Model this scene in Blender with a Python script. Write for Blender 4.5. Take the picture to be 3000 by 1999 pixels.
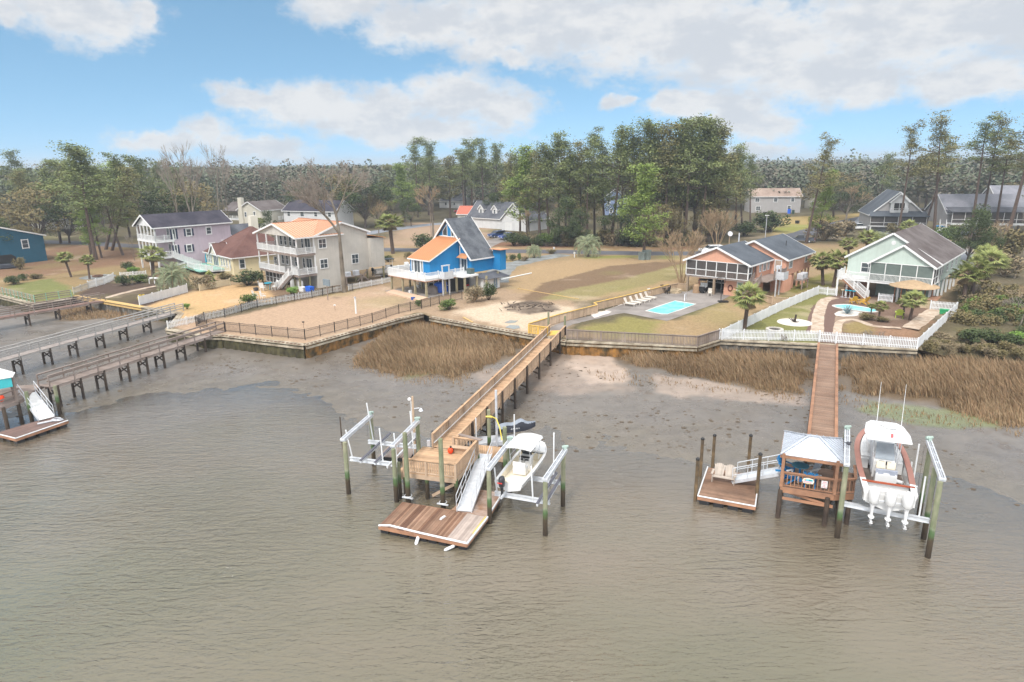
import bpy, bmesh, math, random
import numpy as np
from mathutils import Vector, Matrix, noise as mnoise
from mathutils.geometry import delaunay_2d_cdt
for o in list(bpy.data.objects): bpy.data.objects.remove(o)
scene = bpy.context.scene
R = math.radians
# ---------------------------------------------------------------- camera
CAM_H, FPX, CX, CY = 21.0, 1529.0, 1176.5, 784.0       # working picture is 2353 x 1568
_up = np.array([-64.6, 5705.0, FPX]); _up /= np.linalg.norm(_up)
_h = np.array([0, 0, -1.0]); _h = _h - _up * (_h @ _up); _h /= np.linalg.norm(_h)
CM = np.array([np.cross(_h, _up), _h, _up])             # camera axes -> world
cam_d = bpy.data.cameras.new('camera'); cam = bpy.data.objects.new('camera', cam_d)
scene.collection.objects.link(cam); scene.camera = cam
_m = Matrix([list(r) for r in CM]).to_4x4(); _m.translation = (0, 0, CAM_H); cam.matrix_world = _m
cam_d.sensor_width = 36; cam_d.lens = 36 * FPX / 2353.0
cam_d.clip_start = 0.5; cam_d.clip_end = 12000
# ---------------------------------------------------------------- light
SUN_EL, SUN_AZ = 52, 205            # azimuth clockwise from +Y: the sun stands behind the viewer, a little to the left
sd = bpy.data.lights.new('sun', 'SUN'); sd.energy = 2.4; sd.angle = R(8); sd.color = (1.0, 0.955, 0.9)
sun = bpy.data.objects.new('sun', sd); scene.collection.objects.link(sun)
_sv = Vector((math.sin(R(SUN_AZ)) * math.cos(R(SUN_EL)), math.cos(R(SUN_AZ)) * math.cos(R(SUN_EL)), math.sin(R(SUN_EL))))
sun.rotation_euler = _sv.to_track_quat('Z', 'Y').to_euler()
scene.view_settings.view_transform = 'Standard'; scene.view_settings.look = 'None'
scene.view_settings.gamma = 1; scene.view_settings.exposure = 0.36
try:
    scene.view_settings.use_curve_mapping = False
except Exception: pass

def _ray(u, v):
    d = CM @ np.array([u - CX, -(v - CY), -FPX]); return d / np.linalg.norm(d)
def azel(u, v):
    d = _ray(u, v); return math.atan2(d[0], d[1]), math.asin(d[2])

def build_world():
    w = bpy.data.worlds.new('World'); scene.world = w; w.use_nodes = True
    nt = w.node_tree; nt.nodes.clear(); N = nt.nodes.new; Lk = nt.links.new
    out = N('ShaderNodeOutputWorld'); bg = N('ShaderNodeBackground'); bg.inputs['Strength'].default_value = 0.1
    Lk(bg.outputs[0], out.inputs[0])
    tc = N('ShaderNodeTexCoord'); sx = N('ShaderNodeSeparateXYZ'); Lk(tc.outputs['Generated'], sx.inputs[0])
    def math_(op, a, b=None, c=None, clamp=False):
        n = N('ShaderNodeMath'); n.operation = op; n.use_clamp = clamp
        for i, x in enumerate((a, b, c)):
            if x is None: continue
            if isinstance(x, (int, float)): n.inputs[i].default_value = x
            else: Lk(x, n.inputs[i])
        return n.outputs[0]
    def vm(op, a, b):
        n = N('ShaderNodeVectorMath'); n.operation = op
        for i, x in enumerate((a, b)):
            if isinstance(x, tuple): n.inputs[i].default_value = x
            else: Lk(x, n.inputs[i])
        return n
    def mr(v, a, b, c=0., d=1., smooth=True):
        n = N('ShaderNodeMapRange'); n.interpolation_type = 'SMOOTHSTEP' if smooth else 'LINEAR'
        Lk(v, n.inputs['Value'])
        for k, x in zip(('From Min', 'From Max', 'To Min', 'To Max'), (a, b, c, d)): n.inputs[k].default_value = x
        return n.outputs[0]
    def mix(f, a, b):
        n = N('ShaderNodeMix'); n.data_type = 'RGBA'
        if isinstance(f, float): n.inputs[0].default_value = f
        else: Lk(f, n.inputs[0])
        for i, x in ((6, a), (7, b)):
            if isinstance(x, tuple): n.inputs[i].default_value = (*x, 1)
            else: Lk(x, n.inputs[i])
        return n.outputs[2]
    sky = N('ShaderNodeTexSky'); sky.sky_type = 'NISHITA'; sky.sun_disc = False
    sky.sun_elevation = R(SUN_EL); sky.sun_rotation = R(SUN_AZ)
    sky.air_density = 1.0; sky.dust_density = 0.6; sky.ozone_density = 2.5
    zz = math_('MULTIPLY_ADD', math_('MAXIMUM', sx.outputs[2], 0.0), 1.6, 0.22)
    cb = N('ShaderNodeCombineXYZ'); Lk(sx.outputs[0], cb.inputs[0]); Lk(sx.outputs[1], cb.inputs[1]); Lk(zz, cb.inputs[2])
    Lk(vm('NORMALIZE', cb.outputs[0], (0, 0, 0)).outputs[0], sky.inputs[0])
    hs = N('ShaderNodeHueSaturation'); hs.inputs['Hue'].default_value = 0.478; hs.inputs['Saturation'].default_value = 1.0
    hs.inputs['Value'].default_value = SKY_V; Lk(sky.outputs[0], hs.inputs['Color'])
    el = math_('ARCSINE', sx.outputs[2]); az = math_('ARCTAN2', sx.outputs[0], sx.outputs[1])
    cc = N('ShaderNodeCombineXYZ'); Lk(az, cc.inputs[0]); Lk(el, cc.inputs[1])
    def noise(scale, det, rough=.55, src=None, st=(1, 1, 1)):
        mp = N('ShaderNodeMapping'); mp.inputs['Scale'].default_value = st; Lk(src or cc.outputs[0], mp.inputs[0])
        n = N('ShaderNodeTexNoise'); n.inputs['Scale'].default_value = scale; n.inputs['Detail'].default_value = det
        n.inputs['Roughness'].default_value = rough; Lk(mp.outputs[0], n.inputs['Vector']); return n
    wn = noise(16, 5, .6)
    warp = vm('MULTIPLY', vm('SUBTRACT', wn.outputs['Color'], (.5, .5, .5)).outputs[0], (0.085, 0.05, 0))
    pos = vm('ADD', cc.outputs[0], warp.outputs[0]).outputs[0]
    blobs = [(185,25,115,62),(130,5,70,40),(330,35,22,28),(8,18,38,26),(470,310,62,30),(590,335,120,24),(370,322,85,20),(640,355,70,18),
             (560,224,62,26),(690,240,125,45),(850,258,160,55),(1050,222,95,60),(1160,248,85,52),(950,300,200,30),
             (1600,240,95,34),(1690,262,100,50),(1550,236,60,20),(1760,290,75,35),(1415,238,38,14),(1745,345,70,14),(1120,112,60,40),
             (800,0,110,50),(980,50,150,50),(1230,40,230,85),(1500,60,230,105),(1730,110,220,90),(1900,170,170,55),(2120,40,230,95),(2230,185,140,38),
             (2353,20,200,90),(1980,190,110,42),(1180,135,40,22)]
    dmin = None
    for (u, v, ru, rv) in blobs:
        a0, e0 = azel(u, v)
        d = vm('SUBTRACT', pos, (a0, e0, 0)).outputs[0]
        d = vm('MULTIPLY', d, (FPX / ru * .97, FPX / rv * .97, 0)).outputs[0]
        ln = N('ShaderNodeVectorMath'); ln.operation = 'LENGTH'; Lk(d, ln.inputs[0]); l = ln.outputs['Value']
        if dmin is None: dmin = l
        else:
            n = N('ShaderNodeMath'); n.operation = 'SMOOTH_MIN'; Lk(dmin, n.inputs[0]); Lk(l, n.inputs[1]); n.inputs[2].default_value = .3
            dmin = n.outputs[0]
    fb = noise(30, 8, .62, st=(1, 1.7, 1)); fb2 = noise(9, 6, .55, st=(1, 2.6, 1))
    dd = math_('ADD', dmin, math_('MULTIPLY', math_('SUBTRACT', fb.outputs['Fac'], .5), 1.25))
    m1 = mr(dd, 1.3, .5)
    # broken overcast over the rest of the dome
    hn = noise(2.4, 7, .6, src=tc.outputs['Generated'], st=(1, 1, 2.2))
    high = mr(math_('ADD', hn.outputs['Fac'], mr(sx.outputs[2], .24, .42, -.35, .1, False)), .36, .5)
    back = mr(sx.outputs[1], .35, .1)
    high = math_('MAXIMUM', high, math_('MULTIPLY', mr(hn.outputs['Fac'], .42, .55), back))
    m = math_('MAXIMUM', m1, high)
    # cloud body: brighter lumps, greyer flat undersides
    br = mr(math_('ADD', math_('MULTIPLY', fb.outputs['Fac'], .35), math_('MULTIPLY', fb2.outputs['Fac'], .65)), .42, .58)
    edge = mr(dd, .45, 1.0)
    br = math_('MINIMUM', math_('ADD', math_('MULTIPLY', br, .8), math_('MULTIPLY', edge, .5)), 1.0)
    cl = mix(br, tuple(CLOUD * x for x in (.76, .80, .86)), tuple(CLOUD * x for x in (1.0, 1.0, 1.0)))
    bz = N('ShaderNodeVectorMath'); bz.operation = 'SCALE'; Lk(cl, bz.inputs[0]); Lk(math_('ADD', mr(sx.outputs[2], .3, .6, 1., 1.6), math_('MULTIPLY', back, 1.0)), bz.inputs['Scale']); cl = bz.outputs[0]  # clouds overhead and behind the viewer brightened as added fill light
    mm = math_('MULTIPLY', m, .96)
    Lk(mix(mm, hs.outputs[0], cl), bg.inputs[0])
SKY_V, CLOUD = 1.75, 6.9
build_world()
# ---------------------------------------------------------------- helpers
C_ = scene.collection
def P(u, v, z=2.0):
    d = _ray(u, v); t = (z - CAM_H) / d[2]; return (d[0] * t, d[1] * t, z)
def PR(x, y, z):
    c = CM.T @ np.array([x, y, z - CAM_H]); return (CX - c[0] / c[2] * FPX, CY + c[1] / c[2] * FPX)
def Zat(x, y, v):
    lo, hi = -5., 70.
    for _ in range(40):
        m = (lo + hi) / 2
        if PR(x, y, m)[1] > v: lo = m
        else: hi = m
    return lo
def ZF(ox, oy, s): return lambda a, b: ((ox + a / s) * .78433, (oy + b / s) * .78433)
FA=ZF(0,400,3.137); FA2=ZF(550,400,3.137); FA3=ZF(1050,350,3.137); FA4=ZF(1600,300,3.137); FB=ZF(2000,600,3.76); FC=ZF(2400,600,3.137)
FC2=ZF(2500,300,3.76); FL=ZF(0,800,2.892); FD=ZF(950,1150,3.136); FE=ZF(2000,1150,2.941); FF=ZF(1150,850,3.137); FG=ZF(600,850,3.62)
Q1=ZF(1150,1250,4.48); Q2=ZF(1400,1250,4.48); Q3=ZF(2250,1230,5.227); Q4=ZF(2470,1200,4.357); Q5=ZF(0,1060,6.533)
def PZ(F, a, b, z=2.0): return P(*F(a, b), z)
def S(r, g, b, k=1.0):
    f = lambda c: (c / 255 / 12.92 if c / 255 <= .04045 else ((c / 255 + .055) / 1.055) ** 2.4) * k
    return (f(r), f(g), f(b))
def V3(*a): return Vector(a)

def wm(o):
    m = Matrix.Translation(o.location) @ o.rotation_euler.to_matrix().to_4x4() @ Matrix.Diagonal((*o.scale, 1))
    return wm(o.parent) @ m if o.parent else m

class MB:
    """collects shapes and links them as one mesh object"""
    def __init__(s): s.v = []; s.f = []; s.m = []; s.mi = 0
    def add(s, vs, fs):
        n = len(s.v); s.v.extend(vs); s.f.extend([tuple(i + n for i in f) for f in fs]); s.m.extend([s.mi] * len(fs)); return s
    def box(s, c, d, rz=0.0, taper=1.0):
        x, y, z = d[0] / 2, d[1] / 2, d[2] / 2; cs, sn = math.cos(rz), math.sin(rz); vs = []
        for k, t in ((-z, 1.0), (z, taper)):
            for a, b in ((-x, -y), (x, -y), (x, y), (-x, y)):
                a *= t; b *= t; vs.append((c[0] + a * cs - b * sn, c[1] + a * sn + b * cs, c[2] + k))
        return s.add(vs, [(3, 2, 1, 0), (4, 5, 6, 7), (0, 1, 5, 4), (1, 2, 6, 5), (2, 3, 7, 6), (3, 0, 4, 7)])
    def bb(s, x0, x1, y0, y1, z0, z1): return s.box(((x0+x1)/2, (y0+y1)/2, (z0+z1)/2), (x1-x0, y1-y0, z1-z0))
    def beam(s, p, q, w, h, upv=(0, 0, 1)):
        p, q = Vector(p), Vector(q); d = (q - p)
        if d.length < 1e-6: return s
        d.normalize(); u = Vector(upv)
        if abs(d.dot(u)) > .98: u = Vector((0, 1, 0))
        r = d.cross(u).normalized(); u = r.cross(d).normalized(); vs = []
        for e in (p, q):
            for a, b in ((-1, -1), (1, -1), (1, 1), (-1, 1)): vs.append(tuple(e + r * (a * w / 2) + u * (b * h / 2)))
        return s.add(vs, [(3, 2, 1, 0), (4, 5, 6, 7), (0, 1, 5, 4), (1, 2, 6, 5), (2, 3, 7, 6), (3, 0, 4, 7)])
    def tube(s, p, q, r0, r1=None, n=8, cap=True):
        r1 = r0 if r1 is None else r1; p, q = Vector(p), Vector(q); d = q - p
        if d.length < 1e-6: return s
        d.normalize(); u = Vector((0, 0, 1)) if abs(d.z) < .95 else Vector((1, 0, 0))
        a = d.cross(u).normalized(); b = d.cross(a); vs = []
        for e, r in ((p, r0), (q, r1)):
            for i in range(n):
                t = 2 * math.pi * i / n; vs.append(tuple(e + a * (math.cos(t) * r) + b * (math.sin(t) * r)))
        fs = [(i, (i + 1) % n, n + (i + 1) % n, n + i) for i in range(n)]
        if cap: fs += [tuple(range(n - 1, -1, -1)), tuple(range(n, 2 * n))]
        return s.add(vs, fs)
    def path(s, pts, r, n=6, r1=None):
        for i in range(len(pts) - 1):
            a = r if r1 is None else r + (r1 - r) * i / (len(pts) - 1); b = r if r1 is None else r + (r1 - r) * (i + 1) / (len(pts) - 1)
            s.tube(pts[i], pts[i + 1], a, b, n)
        return s
    def prism(s, poly, z0, z1):
        n = len(poly); ar = sum(poly[i][0] * poly[(i+1) % n][1] - poly[(i+1) % n][0] * poly[i][1] for i in range(n))
        if ar < 0: poly = poly[::-1]
        vs = [(p[0], p[1], z0) for p in poly] + [(p[0], p[1], z1) for p in poly]
        return s.add(vs, [tuple(range(n - 1, -1, -1)), tuple(range(n, 2 * n))] + [(i, (i+1) % n, n + (i+1) % n, n + i) for i in range(n)])
    def slab(s, pts, t):
        """polygon of 3-D points thickened by t along its normal"""
        p = [Vector(a) for a in pts]; nrm = Vector((0, 0, 0))
        for i in range(1, len(p) - 1): nrm += (p[i] - p[0]).cross(p[i + 1] - p[0])
        nrm.normalize(); n = len(p)
        vs = [tuple(a - nrm * t) for a in p] + [tuple(a) for a in p]
        return s.add(vs, [tuple(range(n - 1, -1, -1)), tuple(range(n, 2 * n))] + [(i, (i+1) % n, n + (i+1) % n, n + i) for i in range(n)])
    def poly(s, pts): return s.add([tuple(p) for p in pts], [tuple(range(len(pts)))])
    def ball(s, c, r, nu=8, nv=6):
        rx, ry, rz = r if isinstance(r, (tuple, list)) else (r, r, r); vs = [(c[0], c[1], c[2] - rz)]; fs = []
        for j in range(1, nv):
            a = -math.pi / 2 + math.pi * j / nv
            for i in range(nu):
                t = 2 * math.pi * i / nu; vs.append((c[0] + rx * math.cos(a) * math.cos(t), c[1] + ry * math.cos(a) * math.sin(t), c[2] + rz * math.sin(a)))
        vs.append((c[0], c[1], c[2] + rz)); T_ = len(vs) - 1
        for i in range(nu):
            j = (i + 1) % nu; fs.append((0, 1 + j, 1 + i)); fs.append((T_, T_ - nu + i, T_ - nu + j))
            for k in range(nv - 2): a = 1 + k * nu; fs.append((a + i, a + j, a + nu + j, a + nu + i))
        return s.add(vs, fs)
    def lathe(s, c, prof, n=12):
        vs = []; fs = []
        for (r, z) in prof:
            for i in range(n): t = 2 * math.pi * i / n; vs.append((c[0] + r * math.cos(t), c[1] + r * math.sin(t), c[2] + z))
        for k in range(len(prof) - 1):
            for i in range(n): j = (i + 1) % n; fs.append((k*n+i, k*n+j, (k+1)*n+j, (k+1)*n+i))
        fs.append(tuple(range(n - 1, -1, -1))); fs.append(tuple((len(prof) - 1) * n + i for i in range(n)))
        return s.add(vs, fs)
    def loft(s, rings, closed=False, caps=True):
        """rings of equal point count"""
        n = len(rings[0]); vs = [tuple(p) for r in rings for p in r]; fs = []
        for k in range(len(rings) - 1):
            for i in range(n if closed else n - 1):
                j = (i + 1) % n; fs.append((k*n+i, k*n+j, (k+1)*n+j, (k+1)*n+i))
        if caps: fs.append(tuple(range(n - 1, -1, -1))); fs.append(tuple((len(rings) - 1) * n + i for i in range(n)))
        return s.add(vs, fs)
    def build(s, name, mats, parent=None, world=False, smooth=False):
        me = bpy.data.meshes.new(name); v = s.v
        if world and parent is not None:
            iv = wm(parent).inverted(); v = [tuple(iv @ Vector(p)) for p in v]
        me.from_pydata(v, [], s.f)
        if not isinstance(mats, (list, tuple)): mats = [mats]
        for m in mats: me.materials.append(m)
        if len(mats) > 1: me.polygons.foreach_set('material_index', s.m)
        if smooth: me.polygons.foreach_set('use_smooth', [True] * len(me.polygons))
        o = bpy.data.objects.new(name, me); C_.objects.link(o)
        if parent is not None: o.parent = parent
        return o

def npmesh(name, verts, faces, mat, parent=None, smooth=False):
    """fast mesh from numpy: faces (n,3) or (n,4)"""
    me = bpy.data.meshes.new(name); verts = np.asarray(verts, np.float32); faces = np.asarray(faces, np.int32)
    k = faces.shape[1]; me.vertices.add(len(verts)); me.vertices.foreach_set('co', verts.ravel())
    me.loops.add(faces.size); me.loops.foreach_set('vertex_index', faces.ravel())
    me.polygons.add(len(faces)); me.polygons.foreach_set('loop_start', np.arange(0, faces.size, k, dtype=np.int32))
    me.polygons.foreach_set('loop_total', np.full(len(faces), k, np.int32))
    if smooth: me.polygons.foreach_set('use_smooth', np.ones(len(faces), bool))
    me.update(calc_edges=True); me.validate()
    for m in (mat if isinstance(mat, (list, tuple)) else [mat]): me.materials.append(m)
    o = bpy.data.objects.new(name, me); C_.objects.link(o)
    if parent is not None: o.parent = parent
    return o

def tag(o, label=None, cat=None, group=None, kind=None):
    if label: o['label'] = label
    if cat: o['category'] = cat
    if group: o['group'] = group
    if kind: o['kind'] = kind
    return o
def T(name, label, cat, loc=(0, 0, 0), rz=0.0, group=None):
    o = bpy.data.objects.new(name, None); C_.objects.link(o); o.location = loc; o.rotation_euler = (0, 0, rz)
    o.empty_display_size = .1
    return tag(o, label, cat, group)
def copy_tree(o, parent=None):
    c = o.copy(); C_.objects.link(c)
    if parent is not None: c.parent = parent
    for ch in list(o.children): copy_tree(ch, c)
    return c

# ---------------------------------------------------------------- materials
MATS = {}
def mat(name, col, r=.75, var=.18, ns=1.5, c2=None, c2amt=.5, c2s=.6, isl=0.0, bump=0.0, bs=20.0, metal=0.0, spec=.3, lap=0.0, st=(1, 1, 1),
        attr=None, streak=0.0, trans=0.0, island_cols=None, coat=0.0, seam=0.0):
    """principled material with noise tone variation, optional second tone in patches, random tone per loose piece, bump"""
    if name in MATS: return MATS[name]
    m = bpy.data.materials.new(name); m.use_nodes = True; nt = m.node_tree; N = nt.nodes.new; Lk = nt.links.new
    b = nt.nodes['Principled BSDF']; b.inputs['Roughness'].default_value = r; b.inputs['Metallic'].default_value = metal
    b.inputs['Specular IOR Level'].default_value = spec
    if coat: b.inputs['Coat Weight'].default_value = coat
    tc = N('ShaderNodeTexCoord'); mp = N('ShaderNodeMapping'); mp.inputs['Scale'].default_value = st; Lk(tc.outputs['Object'], mp.inputs[0])
    def noise(s, d=4, ro=.6):
        n = N('ShaderNodeTexNoise'); n.inputs['Scale'].default_value = s; n.inputs['Detail'].default_value = d; n.inputs['Roughness'].default_value = ro
        Lk(mp.outputs[0], n.inputs['Vector']); return n.outputs['Fac']
    def mth(op, a, b_):
        n = N('ShaderNodeMath'); n.operation = op
        for i, x in enumerate((a, b_)):
            if isinstance(x, (int, float)): n.inputs[i].default_value = x
            else: Lk(x, n.inputs[i])
        return n.outputs[0]
    def mr(v, a, b_, c=0., d=1.):
        n = N('ShaderNodeMapRange'); Lk(v, n.inputs['Value'])
        for k, x in zip(('From Min', 'From Max', 'To Min', 'To Max'), (a, b_, c, d)): n.inputs[k].default_value = x
        return n.outputs[0]
    def mix(f, a, b_, bt='MIX'):
        n = N('ShaderNodeMix'); n.data_type = 'RGBA'; n.blend_type = bt
        if isinstance(f, float): n.inputs[0].default_value = f
        else: Lk(f, n.inputs[0])
        for i, x in ((6, a), (7, b_)):
            if isinstance(x, tuple): n.inputs[i].default_value = (*x, 1)
            else: Lk(x, n.inputs[i])
        return n.outputs[2]
    if attr:
        at = N('ShaderNodeAttribute'); at.attribute_name = attr; c = at.outputs['Color']
    else: c = mix(0.0, col, col)
    if island_cols:
        ge = N('ShaderNodeNewGeometry'); cr = N('ShaderNodeValToRGB'); Lk(ge.outputs['Random Per Island'], cr.inputs[0])
        el = cr.color_ramp.elements; k = len(island_cols); el[0].color = (*island_cols[0], 1); el[1].color = (*island_cols[-1], 1)
        for i in range(1, k - 1): e = el.new(i / (k - 1)); e.color = (*island_cols[i], 1)
        c = cr.outputs[0]
    if c2: c = mix(mr(noise(c2s, 5), .5 - .12, .5 + .12 , 0, c2amt * 2 if c2amt <= .5 else 1.), c, c2)
    f = mr(noise(ns, 6), .3, .7, 1 - var, 1 + var)
    if isl:
        ge = N('ShaderNodeNewGeometry'); f = mth('MULTIPLY', f, mr(ge.outputs['Random Per Island'], 0, 1, 1 - isl, 1 + isl))
    if streak:
        mp2 = N('ShaderNodeMapping'); mp2.inputs['Scale'].default_value = (3, 3, .25); Lk(tc.outputs['Object'], mp2.inputs[0])
        n = N('ShaderNodeTexNoise'); n.inputs['Scale'].default_value = 1.2; n.inputs['Detail'].default_value = 5; Lk(mp2.outputs[0], n.inputs['Vector'])
        f = mth('MULTIPLY', f, mr(n.outputs['Fac'], .3, .7, 1 - streak, 1 + streak * .4))
    sc = N('ShaderNodeVectorMath'); sc.operation = 'SCALE'; Lk(c, sc.inputs[0]); Lk(f, sc.inputs['Scale'])
    Lk(sc.outputs[0], b.inputs['Base Color'])
    h = None
    if bump: h = mth('MULTIPLY', noise(bs, 5, .65), bump)
    if lap:
        sp = N('ShaderNodeSeparateXYZ'); Lk(tc.outputs['Object'], sp.inputs[0])
        fr = mth('FRACT', mth('DIVIDE', sp.outputs[2], lap), 0); l = mth('MULTIPLY', fr, -.03)
        h = l if h is None else mth('ADD', h, l)
    if h is not None:
        bp = N('ShaderNodeBump'); bp.inputs['Strength'].default_value = 1.0; bp.inputs['Distance'].default_value = 1.0; Lk(h, bp.inputs['Height']); Lk(bp.outputs[0], b.inputs['Normal'])
    if trans:
        out = nt.nodes['Material Output']; tr = N('ShaderNodeBsdfTransparent'); ms = N('ShaderNodeMixShader'); ms.inputs[0].default_value = trans
        Lk(b.outputs[0], ms.inputs[1]); Lk(tr.outputs[0], ms.inputs[2]); Lk(ms.outputs[0], out.inputs[0])
    MATS[name] = m; return m

white = mat('white_paint', (.70, .70, .69), .5, .06, 1, streak=.08)
vinyl = mat('white_vinyl', (.67, .68, .69), .45, .08, 1, streak=.1)
wood_new = mat('honey_wood', S(206,172,138,.78), .8, .12, 2, isl=.2, c2=S(180,144,112,.78), c2amt=.35, c2s=.8, bump=.01, bs=12)
wood_rail = mat('weathered_tan_wood', S(196,170,144,.78), .8, .14, 2, isl=.16, bump=.01, bs=12)
wood_grey = mat('grey_wood', S(160,146,138,.8), .85, .14, 1.2, isl=.18, c2=S(128,112,102,.8), c2amt=.4, bump=.01, bs=12)
wood_yellow = mat('fresh_yellow_wood', S(224,184,96,.85), .8, .1, 2, isl=.12)
wood_orange = mat('orange_brown_wood', S(180,134,104,.74), .8, .16, 1.5, isl=.2, c2=S(140,106,86,.72), c2amt=.4, bump=.01, bs=10)
wood_dark = mat('dark_wet_wood', S(88,74,62,.8), .7, .25, 2, c2=S(60,50,44,.8), c2amt=.5)
float_wood = mat('float_plank_wood', S(160,120,92,.8), .55, .2, 1.1, island_cols=[S(146,110,88,.68), S(118,86,70,.66), S(176,142,118,.72), S(132,98,80,.66), S(164,128,104,.7), S(150,120,100,.7)], bump=.01, bs=8, st=(1, 1, 1))
brown_deck = mat('brown_deck_wood', S(160,132,112,.74), .7, .16, 1.0, isl=.2, c2=S(132,104,86,.74), c2amt=.45, c2s=.5, bump=.01)
alu = mat('galvanised_metal', (.62, .64, .67), .42, .12, 3, metal=.35, spec=.5)
alu_dull = mat('dull_aluminium', (.52, .53, .56), .5, .14, 3, metal=.25)
carpet = mat('grey_bunk_carpet', (.1, .1, .12), .95, .2, 4)
iron = mat('black_iron', (.025, .022, .022), .5, .1)
black_pl = mat('black_plastic', (.02, .02, .022), .4, .15)
def pile_mat():
    """treated timber pile: green-tan above, dark wet band at the waterline"""
    m = mat('green_timber_pile', S(160,158,132,.72), .85, .2, 3, c2=S(126,136,104,.7), c2amt=.5, c2s=1.2, bump=.02, bs=6, st=(1, 1, .35))
    nt = m.node_tree; b = nt.nodes['Principled BSDF']; N = nt.nodes.new; Lk = nt.links.new
    src = b.inputs['Base Color'].links[0].from_socket
    ge = N('ShaderNodeNewGeometry'); sp = N('ShaderNodeSeparateXYZ'); Lk(ge.outputs['Position'], sp.inputs[0])
    no = N('ShaderNodeTexNoise'); no.inputs['Scale'].default_value = 2.; Lk(ge.outputs['Position'], no.inputs['Vector'])
    ad = N('ShaderNodeMath'); ad.operation = 'MULTIPLY_ADD'; Lk(no.outputs['Fac'], ad.inputs[0]); ad.inputs[1].default_value = .5; Lk(sp.outputs[2], ad.inputs[2])
    cr = N('ShaderNodeValToRGB'); mr = N('ShaderNodeMapRange'); Lk(ad.outputs[0], mr.inputs['Value']); mr.inputs['From Max'].default_value = 2.6
    Lk(mr.outputs[0], cr.inputs[0]); e = cr.color_ramp.elements; e[0].color = (*S(62,52,42,.7), 1); e[1].color = (1, 1, 1, 1)
    e[0].position = .1
    for p, c in ((.5, S(84,72,56,.7)), (.62, S(88,112,70,.7)), (.72, S(96,124,84,.7))): k = e.new(p); k.color = (*c, 1)
    fac = N('ShaderNodeMapRange'); Lk(mr.outputs[0], fac.inputs['Value']); fac.inputs['From Min'].default_value = .68; fac.inputs['From Max'].default_value = .8
    mx = N('ShaderNodeMix'); mx.data_type = 'RGBA'; Lk(fac.outputs[0], mx.inputs[0]); Lk(cr.outputs[0], mx.inputs[6]); Lk(src, mx.inputs[7])
    Lk(mx.outputs[2], b.inputs['Base Color']); return m
pile = pile_mat()
# ---------------------------------------------------------------- ground, mud, water
LZ = 2.0
def px(pts, z=LZ): return [P(u, v, z)[:2] for u, v in pts]
shore = [(-3800, 900), (-400, 215), (-150, 128)] + px([(0,679),(81,699),(165,686),(174,680),(328,706),(415,721)]) + px([(385,757),(470,772),(510,771),(700,793),(913,734),(971,721),(989,729),(1235,772),(1302,784),(1602,797),(1652,781),(2107,803)]) + \
    [(47.5, 66.5), (56, 62.5), (70, 57), (120, 40), (400, -40), (3800, -900)]
NB = 3 + 6; NE = NB + 12
def seg_dist(x, y, pts):
    d = np.full(x.shape, 1e9)
    for (ax, ay), (bx, by) in zip(pts[:-1], pts[1:]):
        dx, dy = bx - ax, by - ay; t = np.clip(((x - ax) * dx + (y - ay) * dy) / (dx*dx + dy*dy + 1e-9), 0, 1)
        d = np.minimum(d, np.hypot(x - ax - t * dx, y - ay - t * dy))
    return d
def inpoly(x, y, poly):
    c = np.zeros(x.shape, bool); n = len(poly)
    for i in range(n):
        ax, ay = poly[i]; bx, by = poly[(i + 1) % n]
        if ay == by: continue
        c ^= ((ay > y) != (by > y)) & (x < (bx - ax) * (y - ay) / (by - ay) + ax)
    return c
def fnoise(x, y, s, seed=0):
    """cheap smooth value noise, vectorised"""
    x = x / s; y = y / s; xi = np.floor(x).astype(np.int64); yi = np.floor(y).astype(np.int64); fx = x - xi; fy = y - yi
    def h(a, b):
        n = (a * 374761393 + b * 668265263 + seed * 982451653) & 0x7fffffff; n = ((n ^ (n >> 13)) * 1274126177) & 0x7fffffff
        return ((n ^ (n >> 16)) & 0xffff) / 65535.0
    fx = fx * fx * (3 - 2 * fx); fy = fy * fy * (3 - 2 * fy)
    return (h(xi, yi) * (1 - fx) + h(xi + 1, yi) * fx) * (1 - fy) + (h(xi, yi + 1) * (1 - fx) + h(xi + 1, yi + 1) * fx) * fy
def fbm(x, y, s, seed=0, o=4):
    r = 0; a = .5; t = 0
    for i in range(o): r = r + a * fnoise(x, y, s / 2 ** i, seed + i * 17); t += a; a *= .55
    return r / t
wl_x = np.array([-4000, -120, -60, -44, -38.5, -34, -29.6, -24, -19, -13.9, -9, 3.4, 12.5, 22.7, 27, 34, 60, 4000])
wl_y = np.array([900, 102, 56, 55, 57, 60, 63, 63, 59, 53, 49.5, 47, 45.5, 42, 38, 34, 27, -800])
sh = np.array(shore); sh_x = sh[:, 0]; sh_y = sh[:, 1]
def mud_h(x, y):
    w = np.interp(x, wl_x, wl_y); s_ = np.interp(x, sh_x, sh_y)
    t = (y - w) / np.maximum(s_ - w, 4); z = np.where(t > 0, .045 * np.clip(t * 2.5, 0, 1) + .42 * np.clip(t, 0, 1.2) ** 1.7, (y - w) * .016)
    amp = np.where(t > 0, .075, .07) * np.clip((y - w + 30) / 30, .3, 1)
    z = z + (fbm(x, y * 1.6, 6, 3) - .5) * amp * 2 + (fbm(x, y, .9, 9) - .5) * .035
    return z
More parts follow.
